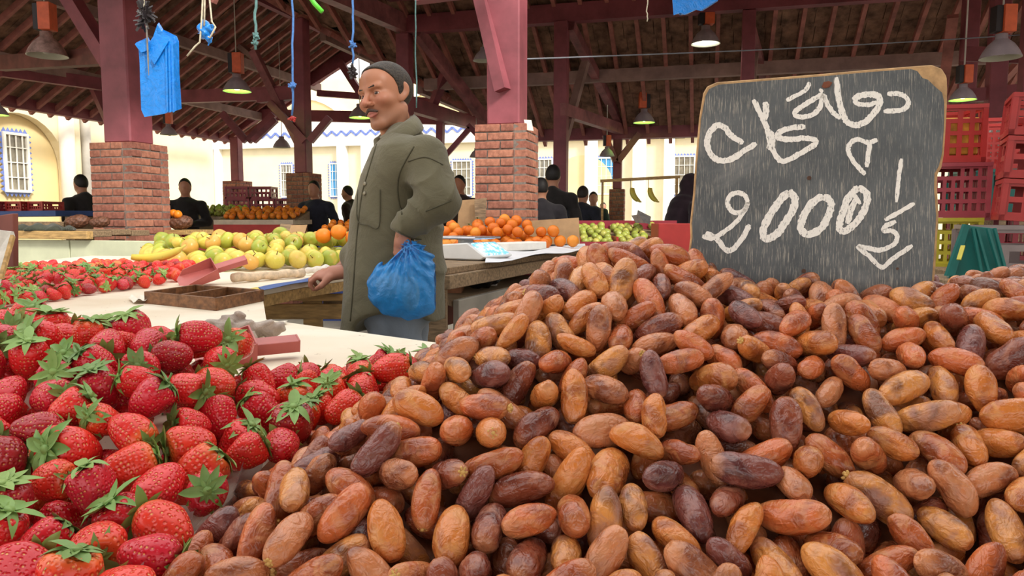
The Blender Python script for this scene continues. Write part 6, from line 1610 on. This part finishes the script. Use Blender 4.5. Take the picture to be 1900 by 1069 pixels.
# oranges
def mask_o(x, d):
    px = CX + F_PX * x / d
    if px < 815 or px > 1012: return False
    b0 = G(px, 468, Z2).y; return b0 + (0.29 if px > 905 else 0.06) < d < b0 + 0.62
def H_or(x, d):
    px = CX + F_PX * x / d; b0 = G(915, 468, Z2).y
    return Z2 + 0.04 + np.clip((d - b0 - 0.2) * 0.44, 0, 0.16) * np.interp(px, [815, 850, 900, 960, 1012], [0.75, 0.85, 1.15, 1.0, 0.45])
oranges_ = heap('orange', OR, M_ORANGE, M_ORANGEJ, mask_o, (-0.6, 0.45, 4.2, 5.9), H_or, 0.074, 0.042, 'orange', 'orange', 'oranges beside the scale', 61, tones=[('bright', 0.0), ('pale', 1.0), ('deep', 0.8)], where=lambda ps, q: ('on top of the heap beside the scale' if q[2] > Z2 + 0.12 else ('behind the weighing scale' if ps[0] < 905 else 'behind the white foam tray')), layers=2, jlabel='lower oranges of the heap beside the scale', jcat='oranges')
sing = [fruit_at(ome, x, y, G(x, 462, Z2).y, 'orange set apart in front of the cardboard sheet', 'orange', 'oranges in front of the cardboard', 1.1) for (x, y) in ((1014, 447), (1026, 433), (1039, 447), (1064, 446), (1090, 447))]
for o, px_ in zip(sing, (1014, 1026.5, 1039, 1063, 1002)): o.location.x = P(px_, 447, o.location.y).x
sing[4].location.y += 0.09; sp_ = drop(np.array([tuple(o.location) for o in sing]), np.full(5, 0.0415), Z2 + 0.012)
for o, q in zip(sing, sp_): o.location = q
lm = MB()
for k in range(4): a_ = k * 1.5; lm.add([(0, 0, 0), (0.02 * math.cos(a_ + .4), 0.02 * math.sin(a_ + .4), 0.012), (0.05 * math.cos(a_), 0.05 * math.sin(a_), 0.01), (0.02 * math.cos(a_ - .4), 0.02 * math.sin(a_ - .4), 0.012)], [(0, 1, 2, 3)])
for (x, y) in ((862, 402), (886, 406)):
    ob_ = max((q for q in oranges_ if abs(project(q.location)[0] - x) < 13), key=lambda q: q.location.z)
    tag(lm.build('orange_leaf', plain('dark_leaf', rgb('4a6b34'), 0.5, 0.2, 30), None, loc=ob_.location + Vector((0, -0.012, 0.039))), 'sprig of green leaves on the oranges', 'leaf', 'leaf sprigs on the oranges')
# cardboard sheets
M_CARD = plain('brown_cardboard', rgb('a5845f'), 0.8, 0.12, 14)
def card(pix, d, label, th=0.008, mat=M_CARD, dtop=0.05):
    q = [P(x, y, d + (dtop if i < 2 else 0)) for i, (x, y) in enumerate(pix)]; m = MB(); m.prism(q, (0, th, 0)); return tag(m.build('cardboard', mat), label, 'cardboard')
card([(975, 410), (1074, 404), (1076, 452), (985, 455)], 5.35, 'brown cardboard sheet standing behind the single oranges')
card([(852, 372), (900, 368), (893, 462), (846, 462)], 5.36, 'brown cardboard flap standing behind the orange heap'); card([(880, 370), (903, 367), (898, 462), (884, 462)], 5.31, 'narrow darker cardboard flap at the brick column', mat=M_DIRTY)
card([(521, 415), (541, 417), (522, 479), (497, 479)], 4.35, 'small cardboard flap standing behind the yellow apples', mat=M_DIRTY); card([(540, 418), (570, 417), (550, 480), (522, 480)], 4.3, 'open cardboard box flap behind the yellow apples')
# things under the orange table
o = link('black_bag', sdf_mesh('black_bag', lambda X, Y, Z: smin(ell(X, Y, Z, (0, 0, 0.05), (0.09, 0.06, 0.05)), ell(X, Y, Z, (0.05, 0, 0.075), (0.06, 0.05, 0.03)), 0.03) + 0.005 * np.sin(X * 90 + 3 * np.sin(Z * 60) + Y * 50), (-0.13, -0.1, -0.02), (0.14, 0.1, 0.14), 0.008), plastic('black_plastic', rgb('15161a'), 1.0, 0.2)); o.location = P(890, 530, 3.75); o.location.z = Z2 - 0.147; tag(o, 'crumpled black plastic bag under the orange table', 'plastic bag')
under_box('wooden_block', 828, 506, 856, 548, 3.5, 0.2, plain('reddish_wood', rgb('8a5a3c'), 0.7, 0.3, 16), 'reddish wooden block under the orange table', 'block')
under_box('crate_end', 925, 486, 985, 511, 4.6, 0.25, M_CMAR, 'maroon crate end under the orange table', 'crate')
under_box('pale_block', 898, 496, 922, 535, 3.9, 0.2, M_PIPE, 'pale block beside the black bag under the table', 'block')

# ================================================================== counter on the left with planks and sacks
e = empty('left_counter', P(170, 440, 5.72), -THETA); tag(e, 'plank counter with a pale green front beside the brick column', 'counter'); L0 = e.location.copy(); L0.z = 0; e.location = L0
M_PGREEN = plain('pale_green_paint', rgb('c3c6a8'), 0.7, 0.1, 4)
zt_ = 1.03
for k in range(3): m = MB(); m.box((-1.62 + k * 1.05, -0.15, 0.885), (1.04, 0.03, 0.20)); m.build('front_panel', M_PGREEN, e, bevel=0.003)
m = MB(); m.box((-0.6, -0.13, 0.39), (3.1, 0.03, 0.78)); m.build('lower_front', M_BRICK, e)
for k in range(3): m = MB(); m.box((-0.95, -0.05 + k * 0.2, zt_ + 0.01 * (k % 2)), (2.2, 0.19, 0.045)); m.build('plank', M_DIRTY, e, bevel=0.004)
m = MB(); m.box((-0.95, -0.19, zt_ - 0.005), (2.25, 0.06, 0.06)); m.build('edge_beam', M_WOODEDGE, e, bevel=0.004)
for x in (-1.9, 0.0):
    m = MB(); m.box((x, 0.25, 0.49), (0.08, 0.08, 0.98)); m.build('leg', M_DIRTY, e)
def sack(px, py, d, s, label, col='6b4634'):
    c = P(px, py, d); o = link('mesh_sack', sdf_mesh('mesh_sack', lambda X, Y, Z: smin(ell(X, Y, Z, (0, 0, 0), (0.15, 0.12, 0.085)), ell(X, Y, Z, (0.06, 0, 0.03), (0.1, 0.1, 0.07)), 0.04) + 0.007 * np.sin(X * 75) * np.sin(Y * 70) * np.sin(Z * 80 + 1), (-0.18, -0.15, -0.1), (0.19, 0.15, 0.13), 0.012), plain('brown_nuts_in_net', rgb(col), 0.5, 0.4, 40, (1, 1, 1), 0.6, 0.01)); o.location = c; o.scale = (s, s, s); return tag(o, label, 'sack')
sack(142, 412, 6.05, 0.60, 'brown net sack of nuts on the plank counter'); sack(184, 413, 6.02, 0.50, 'smaller brown net sack of nuts at the brick column')
sack(333, 414, 6.8, 0.7, 'brown sack beside the right side of the brick column')
e = empty('sack_shelf', (P(335, 405, 6.8).x, 6.85, 0), -THETA); tag(e, 'small plank shelf carrying the brown sack beside the column', 'shelf'); zs_ = P(333, 414, 6.8).z - 0.062
m = MB(); m.box((0, 0, zs_ - 0.02), (0.34, 0.4, 0.04)); m.build('shelf_board', M_WOODEDGE, e)
m = MB(); m.box((0.03, 0, (zs_ - 0.04) / 2), (0.2, 0.3, zs_ - 0.04)); m.build('shelf_base', M_CMAR, e)
for (x, y, d) in ((322, 396, 6.8), (330, 398, 6.75)): fruit_at(ome, x, y, d, 'orange on the sack beside the brick column', 'orange', 'oranges on the sack')
o = link('dark_cloth', sdf_mesh('dark_cloth', lambda X, Y, Z: np.maximum(ell(X, Y, Z, (0, 0, 0), (0.5, 0.16, 0.06)) + 0.012 * np.sin(X * 22 + 3 * np.sin(Y * 15)), -Z), (-0.55, -0.2, 0), (0.55, 0.2, 0.08), 0.016), cloth('dark_green_cloth', rgb('3d4036'), 0.3, 0.4)); o.location = P(78, 420, 5.72); o.location.z = zt_ + 0.022; o.scale = (0.55, 0.8, 0.9); o.rotation_euler = (0, 0, -THETA); tag(o, 'heap of dark green cloth on the plank counter', 'cloth')
m = MB(); pk0, pk1 = P(24, 412, 6.12), P(104, 408, 5.98); pk0.z = pk1.z = zt_ + 0.062; m.bar(pk0, pk1, 0.16, 0.06); tag(m.build('loose_plank', M_DIRTY), 'loose grey plank lying on the counter', 'plank')
# blue table with low red crates far left
m = MB(); a, b = P(-20, 398, 9.0), P(152, 396, 8.6); m.bar(a, b, 0.7, 0.06); e = empty('blue_table', (0, 0, 0)); tag(e, 'blue-edged table in front of the cream wall', 'table'); m.build('blue_top', plain('blue_cloth', rgb('33508a'), 0.6, 0.15, 6), e)
for q_ in (a, b): m = MB(); m.box((q_.x, q_.y, q_.z / 2 - 0.02), (0.1, 0.5, q_.z - 0.04)); m.build('trestle', M_DIRTY, e)
for k, (px, w) in enumerate(((4, 0.25), (46, 0.235), (86, 0.22))):
    crate('low_crate', P(px, 393, 8.8), (w, 0.3, 0.12), M_CMAR if k == 0 else M_CRED, ['low maroon crate at the end of the blue table', 'low red crate in the middle of the blue table', 'low red crate next to the man in black'][k], -THETA, 2, 6)

# ================================================================== far fruit stalls
STALL = []
def far_stall(px0, px1, ytop, d, label, front='b23a32', top='c9b8a0', h=0.30):
    a, b = P(px0, ytop, d), P(px1, ytop, d); e = empty('fruit_stall', ((a.x + b.x) / 2, d, 0)); tag(e, label, 'stall'); w = b.x - a.x; z = a.z
    m = MB(); m.box((0, 0.35, z - 0.03), (w, 0.9, 0.06)); m.build('stall_top', plain('pale_board', rgb(top), 0.7, 0.15, 6), e)
    m = MB(); m.box((0, -0.1, z - 0.06 - h / 2), (w, 0.03, h)); m.build('front_board', plain('red_board', rgb(front), 0.6, 0.15, 6), e)
    m = MB(); m.box((0, 0.3, (z - 0.06) / 2), (w - 0.1, 0.7, z - 0.08)); m.build('stall_base', M_BRICK, e); STALL.append(e); return z
ORS = [fruit_shape(850 + i, 0.04, 'orange', 8, 10) for i in range(3)]; GRS = [fruit_shape(870 + i, 0.036, 'apple', 8, 10) for i in range(3)]
def mini_heap(name, shapes, mat, px0, px1, d0, d1, z, hgt, md, label, cat, group, seed, rad=0.04, mask=None, parent=None):
    x0, x1 = P(px0, 405, d0).x, P(px1, 405, d0).x
    heap(name, shapes, mat, None, mask or (lambda x, d: True), (x0, x1, d0, d1), lambda x, d: z + rad + np.clip((d - d0) / (d1 - d0), 0, 1) * hgt, md, rad, label, cat, group, seed, tries=2500, bed=True)
    w = MB(); o_ = parent.location; e0, e1 = d0 - 0.02, d1 + 0.03
    w.prism([(x0 - 0.03 - o_.x, e0 - o_.y, z - 0.004 - o_.z), (x0 - 0.03 - o_.x, e1 - o_.y, z - 0.004 - o_.z), (x0 - 0.03 - o_.x, e1 - o_.y, z + hgt - 0.002 - o_.z)], (x1 - x0 + 0.06, 0, 0)); w.build('sloping_bed', M_DIRTY, parent)
z = far_stall(402, 548, 408, 9.6, 'far stall with a red front carrying heaped oranges')
mini_heap('orange', ORS, M_ORANGE, 408, 546, 9.6, 10.2, z, 0.12, 0.085, 'small far orange on the red-fronted stall', 'orange', 'oranges on the red-fronted stall', 71, parent=STALL[-1])
z = far_stall(352, 432, 402, 10.6, 'far stall with green fruit beside the man in the leather jacket', '9a8a70')
mini_heap('green_fruit', GRS, M_GREEN, 354, 432, 10.6, 11.2, z, 0.12, 0.08, 'green fruit on the far stall', 'fruit', 'green fruit on the far stall', 72, 0.036, parent=STALL[-1])
for k, (px, py, w) in enumerate(((448, 392, 0.38), (494, 392, 0.38), (446, 370, 0.36), (490, 370, 0.34), (529, 392, 0.2))):
    crate('plastic_crate', P(px, py, 12.0), (w, 0.35, 0.2), M_CMAR, ['maroon crate beside the far orange heap', 'maroon crate low behind the far oranges', 'maroon crate on top of the far crates', 'maroon crate on the crate low behind the far oranges', 'small maroon crate next to the slim brick column'][k], 0, 2, 5)
a, b = P(430, 393, 12.0), P(540, 393, 12.0); m = MB(); m.box(((a.x + b.x) / 2, 12.1, a.z / 2 - 0.01), (b.x - a.x + 0.1, 0.6, a.z - 0.02)); tag(m.build('crate_bench', M_DIRTY), 'bench carrying the maroon crates', 'bench')
m = MB(); a, b = P(592, 425, 8.3), P(650, 425, 8.3); m.box(((a.x + b.x) / 2, 8.5, a.z / 2 - 0.03), (b.x - a.x, 0.5, a.z - 0.06)); bin_o = tag(m.build('blue_bin', plain('blue_bin_plastic', rgb('2c3f7a'), 0.5, 0.1, 5)), 'blue bin under the far oranges', 'bin')
mini_heap('orange', ORS, M_ORANGE, 597, 640, 8.3, 8.6, a.z - 0.06, 0.1, 0.08, 'small far orange behind the man in navy', 'orange', 'oranges behind the man in navy', 73, parent=bin_o)
# red bins with green fruit in front of the far column
zb = zat(455, 6.4); e = empty('red_bin_row', (0, 0, 0)); tag(e, 'row of red crates holding green fruit behind the orange table', 'crates')
a, b = P(1075, 455, 6.4), P(1290, 455, 6.4)
m = MB(); m.bar(a + Vector((0, 0, -0.05)), b + Vector((0, 0, -0.05)), 0.03, 0.16); m.build('front_side', M_CMAR, e)
m = MB(); m.bar(a + Vector((0, 0.75, 0.10)), b + Vector((0, 0.75, 0.10)), 0.03, 0.22); m.build('back_side', M_CMAR, e)
m = MB(); m.box(((a.x + b.x) / 2, 6.77, (zb - 0.02) / 2), (b.x - a.x, 0.70, zb - 0.02)); m.build('bin_base', M_DIRTY, e)
x = a.x
while x < b.x: m = MB(); m.box((x, 6.77, zb + 0.0), (0.02, 0.72, 0.14)); m.build('divider', M_CRED, e); x += 0.33
for k in range(5): m = MB(); c = P(1105 + k * 36, 419, 7.1); m.box((c.x, 7.12, c.z), (0.09, 0.006, 0.022)); m.build('paper_tag', plain('tan_tag', rgb('d0a878'), 0.7, 0.1, 20), e)
mini_heap('green_fruit', GRS, M_GREEN, 1084, 1236, 6.46, 7.05, zb - 0.02, 0.15, 0.066, 'green fruit in the red crates', 'fruit', 'green fruit in the red crates', 74, 0.036, lambda x, d: 0.045 < (x - a.x) % 0.33 < 0.285, e)
under_box('crate_block', 1222, 471, 1292, 690, 5.6, 0.3, M_DIRTY, 'timber block under the bright red crate end', 'block')
o = under_box('red_crate_end', 1222, 415, 1292, 470, 5.6, 0.3, M_CRED, 'bright red crate end behind the date heap', 'crate')
m = MB(); q = [P(1184, 390, 6.9), P(1208, 402, 6.9), P(1206, 416, 6.85), P(1180, 410, 6.85)]; m.prism(q, (0, 0.015, 0)); tag(m.build('price_board', plain('dark_slate', rgb('3c3634'), 0.7, 0.3, 40)), 'small dark price board leaning over the green fruit', 'price sign')
m = MB(); q = [P(1172, 400, 6.8), P(1184, 398, 6.8), P(1196, 414, 6.75), P(1180, 414, 6.75)]; m.prism(q, (0, 0.015, 0)); tag(m.build('price_board', plain('dark_slate_b', rgb('4b4038'), 0.7, 0.3, 40)), 'narrow dark price board beside the green fruit', 'price sign')
# banana rail
e = empty('banana_rail', P(1188, 400, 9.0)); L0 = e.location.copy(); tag(e, 'thin wooden rail carrying hanging bananas', 'rail')
m = MB(); m.bar(P(1114, 336, 9.0) - L0, P(1262, 328, 8.8) - L0, 0.035, 0.035); m.build('rail_bar', M_WOODEDGE, e)
for px, y0, d in ((1118, 336, 9.0), (1256, 329, 8.82)): m = MB(); q = P(px, y0, d) - L0; m.bar(q, Vector((q.x, q.y, -L0.z)), 0.025); m.build('rail_leg', M_WOODEDGE, e)
for k, px in enumerate((1170, 1203)):
    hnd = empty('banana_hand', P(px, 352, 8.9)); tag(hnd, 'bunch of bananas hanging by a string from the rail', 'bananas', 'bananas on the rail')
    m = MB(); m.tube([(0, 0, 0), P(px, 333, 8.9) - hnd.location], 0.004, 5); m.build('string', M_DIRTY, hnd)
    for j in range(4):
        bm_ = banana_mesh(0.19, 0.026, 1.2, j); o = bm_.build('banana', M_BANANA, hnd, True); o.rotation_euler = (R(-12 + 8 * j), R(62), 0); o.location = (0.03 + 0.01 * j, 0.02 * j, -0.07)

# ================================================================== pendant lamps
M_SHADE = plain('grey_enamel_shade', rgb('a69aa0'), 0.4, 0.12, 8); M_RUST = plain('rusty_enamel_shade', rgb('a88a82'), 0.6, 0.35, 14)
M_BOXO = plain('orange_ballast_box', rgb('e0683f'), 0.5, 0.12, 10); M_BOXD = plain('black_ballast_box', rgb('2a2426'), 0.5, 0.1, 10)
def emit(n, c, s):
    M = Mat(n); M.bs(Base_Color=(0.6, 0.6, 0.6), Emission_Color=c, Emission_Strength=s); return M.m
M_GLOWG = emit('green_white_bulb', (0.45, 1.0, 0.12), 22.0); M_GLOWW = emit('white_bulb', (1.0, 0.97, 0.85), 16.0); M_BULB = plain('unlit_bulb', rgb('b8b4ac'), 0.3, 0.1, 5)
M_INNER = plain('white_shade_inside', rgb('c9c9b8'), 0.4, 0.05, 5)
def roof_z(v):
    b = unB(v); zs = []
    if NE0 < b.x < NE1 + 0.3 and NY0 < b.y < NY1: zs.append(nz(b.x))
    if b.x > NR and TE0 < b.y < TE1: zs.append(tz(b.y))
    return (max(zs) - 0.12) if zs else None
def lamp(px, py, d, wpx, lit, label, shade=None, box=True, boxside=1):
    c = P(px, py, d); r = wpx / F_PX * d / 2; e = empty('pendant_lamp', c); tag(e, label, 'lamp'); k = r / 0.2
    pr = [(0.2, 0.0), (0.196, 0.012), (0.17, 0.07), (0.125, 0.14), (0.075, 0.185), (0.06, 0.20), (0.06, 0.25), (0.0, 0.25)]
    inn = [(0.19, 0.003), (0.165, 0.065), (0.12, 0.132), (0.07, 0.175), (0.0, 0.18)]
    m = MB(); m.lathe([(a * k, b * k) for a, b in pr], 28); m.build('shade', shade or M_SHADE, e, True)
    m = MB(); m.lathe([(a * k, b * k) for a, b in [(0.2, 0.0)] + inn], 28); m.build('shade_lining', M_INNER, e, True)
    m = MB(); m.lathe([(0.0, 0.02 * k)] + [(0.075 * k * math.sin(t), (0.095 - 0.075 * math.cos(t)) * k) for t in np.linspace(0.2, 2.6, 8)] + [(0.03 * k, 0.18 * k)], 16); m.build('bulb', {'g': M_GLOWG, 'w': M_GLOWW, None: M_BULB}[lit], e, True)
    zt0 = 0.25 * k
    if box:
        m = MB(); m.box((0.035 * k * boxside, -0.02 * k, zt0 + 0.15 * k), (0.13 * k, 0.14 * k, 0.28 * k)); m.build('ballast_box', M_BOXO, e, bevel=0.004)
        m = MB(); m.box((-0.065 * k * boxside, -0.0 * k, zt0 + 0.15 * k), (0.07 * k, 0.12 * k, 0.27 * k)); m.build('terminal_box', M_BOXD, e, bevel=0.004); zt0 += 0.28 * k
    rz = roof_z(c); top = (rz - c.z) if rz else zt0 + 0.8
    if top > zt0 + 0.02: m = MB(); m.tube([(0, 0, zt0), (0, 0, top)], 0.008, 6); m.build('hanging_rod', M_PIPE, e)
    return e
lamp(88, 104, 7.8, 68, None, 'rusty unlit pendant lamp with orange box near the left tie beam', M_RUST)
lamp(440, 170, 11.0, 50, 'g', 'pendant lamp with green-lit rim and orange box left of the slim column')
lamp(523, 274, 14.5, 32, None, 'small unlit pendant lamp in front of the far window', M_SHADE, False)
lamp(668, 219, 13.0, 40, 'g', 'green-lit pendant lamp showing behind the face of the man in olive', M_SHADE, False)
lamp(897, 113, 10.0, 38, None, 'pale unlit pendant lamp beside the big brick column post', M_SHADE, False)
lamp(1309, 82, 10.2, 52, 'w', 'pendant lamp with white-lit rim and orange box above the chalkboard')
lamp(1195, 228, 12.2, 40, 'g', 'green-lit pendant lamp on a long cable over the far stalls', boxside=-1)
lamp(1126, 290, 12.3, 28, None, 'small unlit pendant lamp beside the forked far column', M_SHADE, True)
lamp(1856, 108, 7.0, 68, None, 'large pale pendant lamp with orange box above the red crates')
lamp(1786, 186, 7.7, 46, 'g', 'green-lit pendant lamp above the bright red crate')
lamp(-4, 214, 11.0, 36, 'g', 'lamp with green-lit rim in front of the yellow arch', M_SHADE, False)
lamp(313, 250, 12.3, 30, None, 'small unlit pendant lamp behind the hanging blue bags', M_SHADE)
lamp(884, 292, 12.6, 26, None, 'small grey lamp behind the orange stall column', M_SHADE, False)

# ================================================================== goods and strings hanging over the stall
HD = 2.6
def hang_top(px, d=HD): v = P(px, 0, d); return Vector((v.x, d, 2.44))
M_ROPEB, M_ROPEG, M_ROPEC = plain('blue_rope', rgb('4f7fc0'), 0.7, 0.2, 80), plain('grey_green_rope', rgb('5f8584'), 0.7, 0.2, 80), plain('cream_cord', rgb('c9c0a8'), 0.7, 0.2, 80)
M_BLUES = plastic('blue_bag_film', rgb('1488e8'), 1.0, 0.22)
e = empty('bag_bundle', P(290, 216, HD)); L0 = e.location.copy(); tag(e, 'hanging bundle of flat blue carrier bags on a metal skewer', 'bags')
frontp = [(262, 204), (260, 150), (259, 116), (257, 92), (250, 82), (272, 72), (276, 80), (284, 68), (292, 45), (300, 58), (318, 70), (322, 80), (323, 140), (327, 205), (300, 212), (268, 217)]
for k in range(9):
    dx = k * 1.3; sh = [P(x + dx * (0.9 if x > 300 else 0.25), y - 0.4 * k, HD + 0.004 * k) - L0 for x, y in frontp]
    m = MB(); m.prism(sh, (0.0, 0.003, 0.0)); m.build('bag', M_BLUES, e)
for x0 in (306, 312, 318):
    m = MB(); m.prism([P(x, y, HD - 0.006 + 0.002 * (x0 - 306) / 6) - L0 for x, y in ((x0, 84), (x0 + 3.2, 82), (x0 + 6.2, 207), (x0 + 2.5, 209))], (0, 0.004, 0)); m.build('pleat', M_BLUES, e)
for pts_ in ([(280, 108), (300, 72), (313, 76), (286, 120)], [(252, 84), (272, 72), (276, 92), (262, 98)]):
    m = MB(); m.prism([P(x, y, HD - 0.012) - L0 for x, y in pts_], (0, 0.006, 0)); m.build('bag_handle', M_BLUES, e)
m = MB(); m.tube([P(272, 48, HD - 0.02) - L0, P(275, 112, HD - 0.02) - L0, P(276, 140, HD - 0.02) - L0], [0.003, 0.003, 0.001], 6); m.build('skewer', plain('dull_steel', rgb('8c8880'), 0.4, 0.2, 30, metal=0.8), e)
m = MB(); rt = random.Random(3); c = P(268, 30, HD - 0.01)
for k in range(60):
    v = Vector((rt.gauss(0, 1), rt.gauss(0, 0.5), rt.gauss(0, 1.0))).normalized(); l = rt.uniform(0.02, 0.045); s = v.orthogonal().normalized() * 0.006; q0 = c - L0 + Vector((rt.uniform(-.012, .012), 0, rt.uniform(-.02, .03)))
    m.prism([q0 - s, q0 + s, q0 + v * l + s * 0.6, q0 + v * l - s * 0.6], v.cross(s).normalized() * 0.0015)
m.build('black_tuft', M_BOXD, e); m = MB(); m.tube([c - L0, hang_top(270) - L0], 0.0025, 5); m.build('cord', M_ROPEC, e)
def string(px, y0, y1, mat, label, d=HD, r=0.004, wob=1.5, knots=(), seed=0):
    rr = random.Random(seed); pts_ = [hang_top(px, d)] + [P(px + rr.uniform(-wob, wob), y, d) for y in np.linspace(y0, y1, 9)]; e = empty('hanging_string', pts_[-1]); L = e.location.copy()
    m = MB(); m.tube([p - L for p in pts_], r, 6); m.build('rope', mat, e, True)
    for (ky, km) in knots:
        m = MB(); rk = random.Random(int(ky)); kc = P(px, ky, d) - L
        for j in range(12): v = Vector((rk.gauss(0, 1), rk.gauss(0, 1), rk.gauss(0, 1))).normalized(); m.tube([kc - v * 0.008, kc + v * rk.uniform(0.008, 0.02)], [0.006, 0.003], 5)
        m.build('knot', km, e)
    return tag(e, label, 'string')
string(543, 2, 214, M_ROPEB, 'blue rope with a red end hanging in front of the slim column', knots=((160, M_ROPEB), (220, M_CRED)), seed=1)
string(474, 2, 92, M_ROPEG, 'grey-green rope with a thick knot left of the slim column', r=0.005, knots=((66, M_ROPEG), (80, M_ROPEG)), seed=2)
string(655, 2, 118, M_ROPEB, 'blue string with a black tuft beside the head of the man in olive', knots=((84, M_ROPEB), (128, M_BOXD), (134, M_BOXD), (140, M_BOXD)), seed=3)
string(772, 2, 200, M_ROPEG, 'grey cable hanging behind the head of the man in olive', d=3.2, r=0.003, seed=4)
string(1201, 2, 40, M_ROPEC, 'short pale cord above the far stalls', d=4.0, r=0.003, seed=6)
e = empty('blue_knot_bag', P(382, 80, HD)); L0 = e.location.copy(); tag(e, 'small knotted blue plastic bag hanging with cream cords', 'plastic bag')
o = link('bag_ball', sdf_mesh('bag_ball', lambda X, Y, Z: smin(ell(X, Y, Z, (0, 0, 0.045), (0.028, 0.022, 0.03)), cap(X, Y, Z, (0.004, 0, 0.02), (0.012, 0, -0.002), 0.012, 0.006), 0.012) + 0.004 * np.sin(X * 180 + 2 * np.sin(Z * 160)), (-0.05, -0.04, -0.02), (0.05, 0.04, 0.09), 0.004), M_BLUES, e)
for pts_ in ([(376, 0), (374, 40), (371, 78), (362, 86), (347, 104)], [(380, 0), (379, 48)], [(389, 0), (393, 40), (400, 50), (390, 70), (386, 68)]):
    m = MB(); q = [P(x, y, HD - 0.02) - L0 for x, y in pts_]; q = [hang_top(pts_[0][0], HD - 0.02) - L0] + q; m.tube(q, 0.0032, 6); m.build('cord', M_ROPEC, e, True)
e = empty('blue_bag_sheaf', P(1285, 20, HD)); L0 = e.location.copy(); tag(e, 'sheaf of blue plastic bags hanging above the chalkboard', 'bags')
for k in range(5):
    q = [(1243 - k, -60), (1250 + 2 * k, 28 - k), (1262, 24 + k), (1270 + k, 27), (1292, 18), (1300 + k, 20), (1328 + k, 2), (1340, -60)]; m = MB(); m.prism([P(x, y, HD + 0.005 * k) - L0 for x, y in q], (0, 0.003, 0)); m.build('bag', M_BLUES, e)
m = MB(); m.tube([P(1288, -50, HD) - L0, hang_top(1288) - L0], 0.004, 6); m.build('cord', M_ROPEC, e)
e = empty('green_tube', P(588, 12, HD)); L0 = e.location.copy(); tag(e, 'bright green plastic tube end hanging from above', 'tube')
m = MB(); m.tube([hang_top(560) - L0, P(572, -10, HD) - L0, P(583, 6, HD) - L0, P(598, 22, HD) - L0], 0.008, 8); m.build('tube', plain('bright_green_plastic', rgb('5fd43a'), 0.4, 0.1, 10), e, True)
# wire strung across the hall and cables on the posts
m = MB(); pts_ = [P(905, 112, 6.0), P(1100, 105, 6.6), P(1400, 93, 7.2), P(1700, 77, 7.6), P(1905, 64, 7.7)]; m.tube(spline(pts_, 6), 0.006, 5); tag(m.build('strung_wire', plain('grey_wire', rgb('7d8088'), 0.5, 0.1, 10)), 'grey wire strung from the brick column to the right posts', 'wire')
m = MB(); m.tube([P(980, 222, 5.7), P(982, 236, 5.68), P(990, 238, 5.68)], 0.003, 5); 
sheetp = MB(); sheetp.prism([P(972, 222, 5.77), P(986, 223, 5.77), P(990, 243, 5.77), P(976, 241, 5.77)], (0, 0.004, 0)); tag(sheetp.build('paper_note', M_WP), 'small white paper stuck on top of the brick column', 'paper')
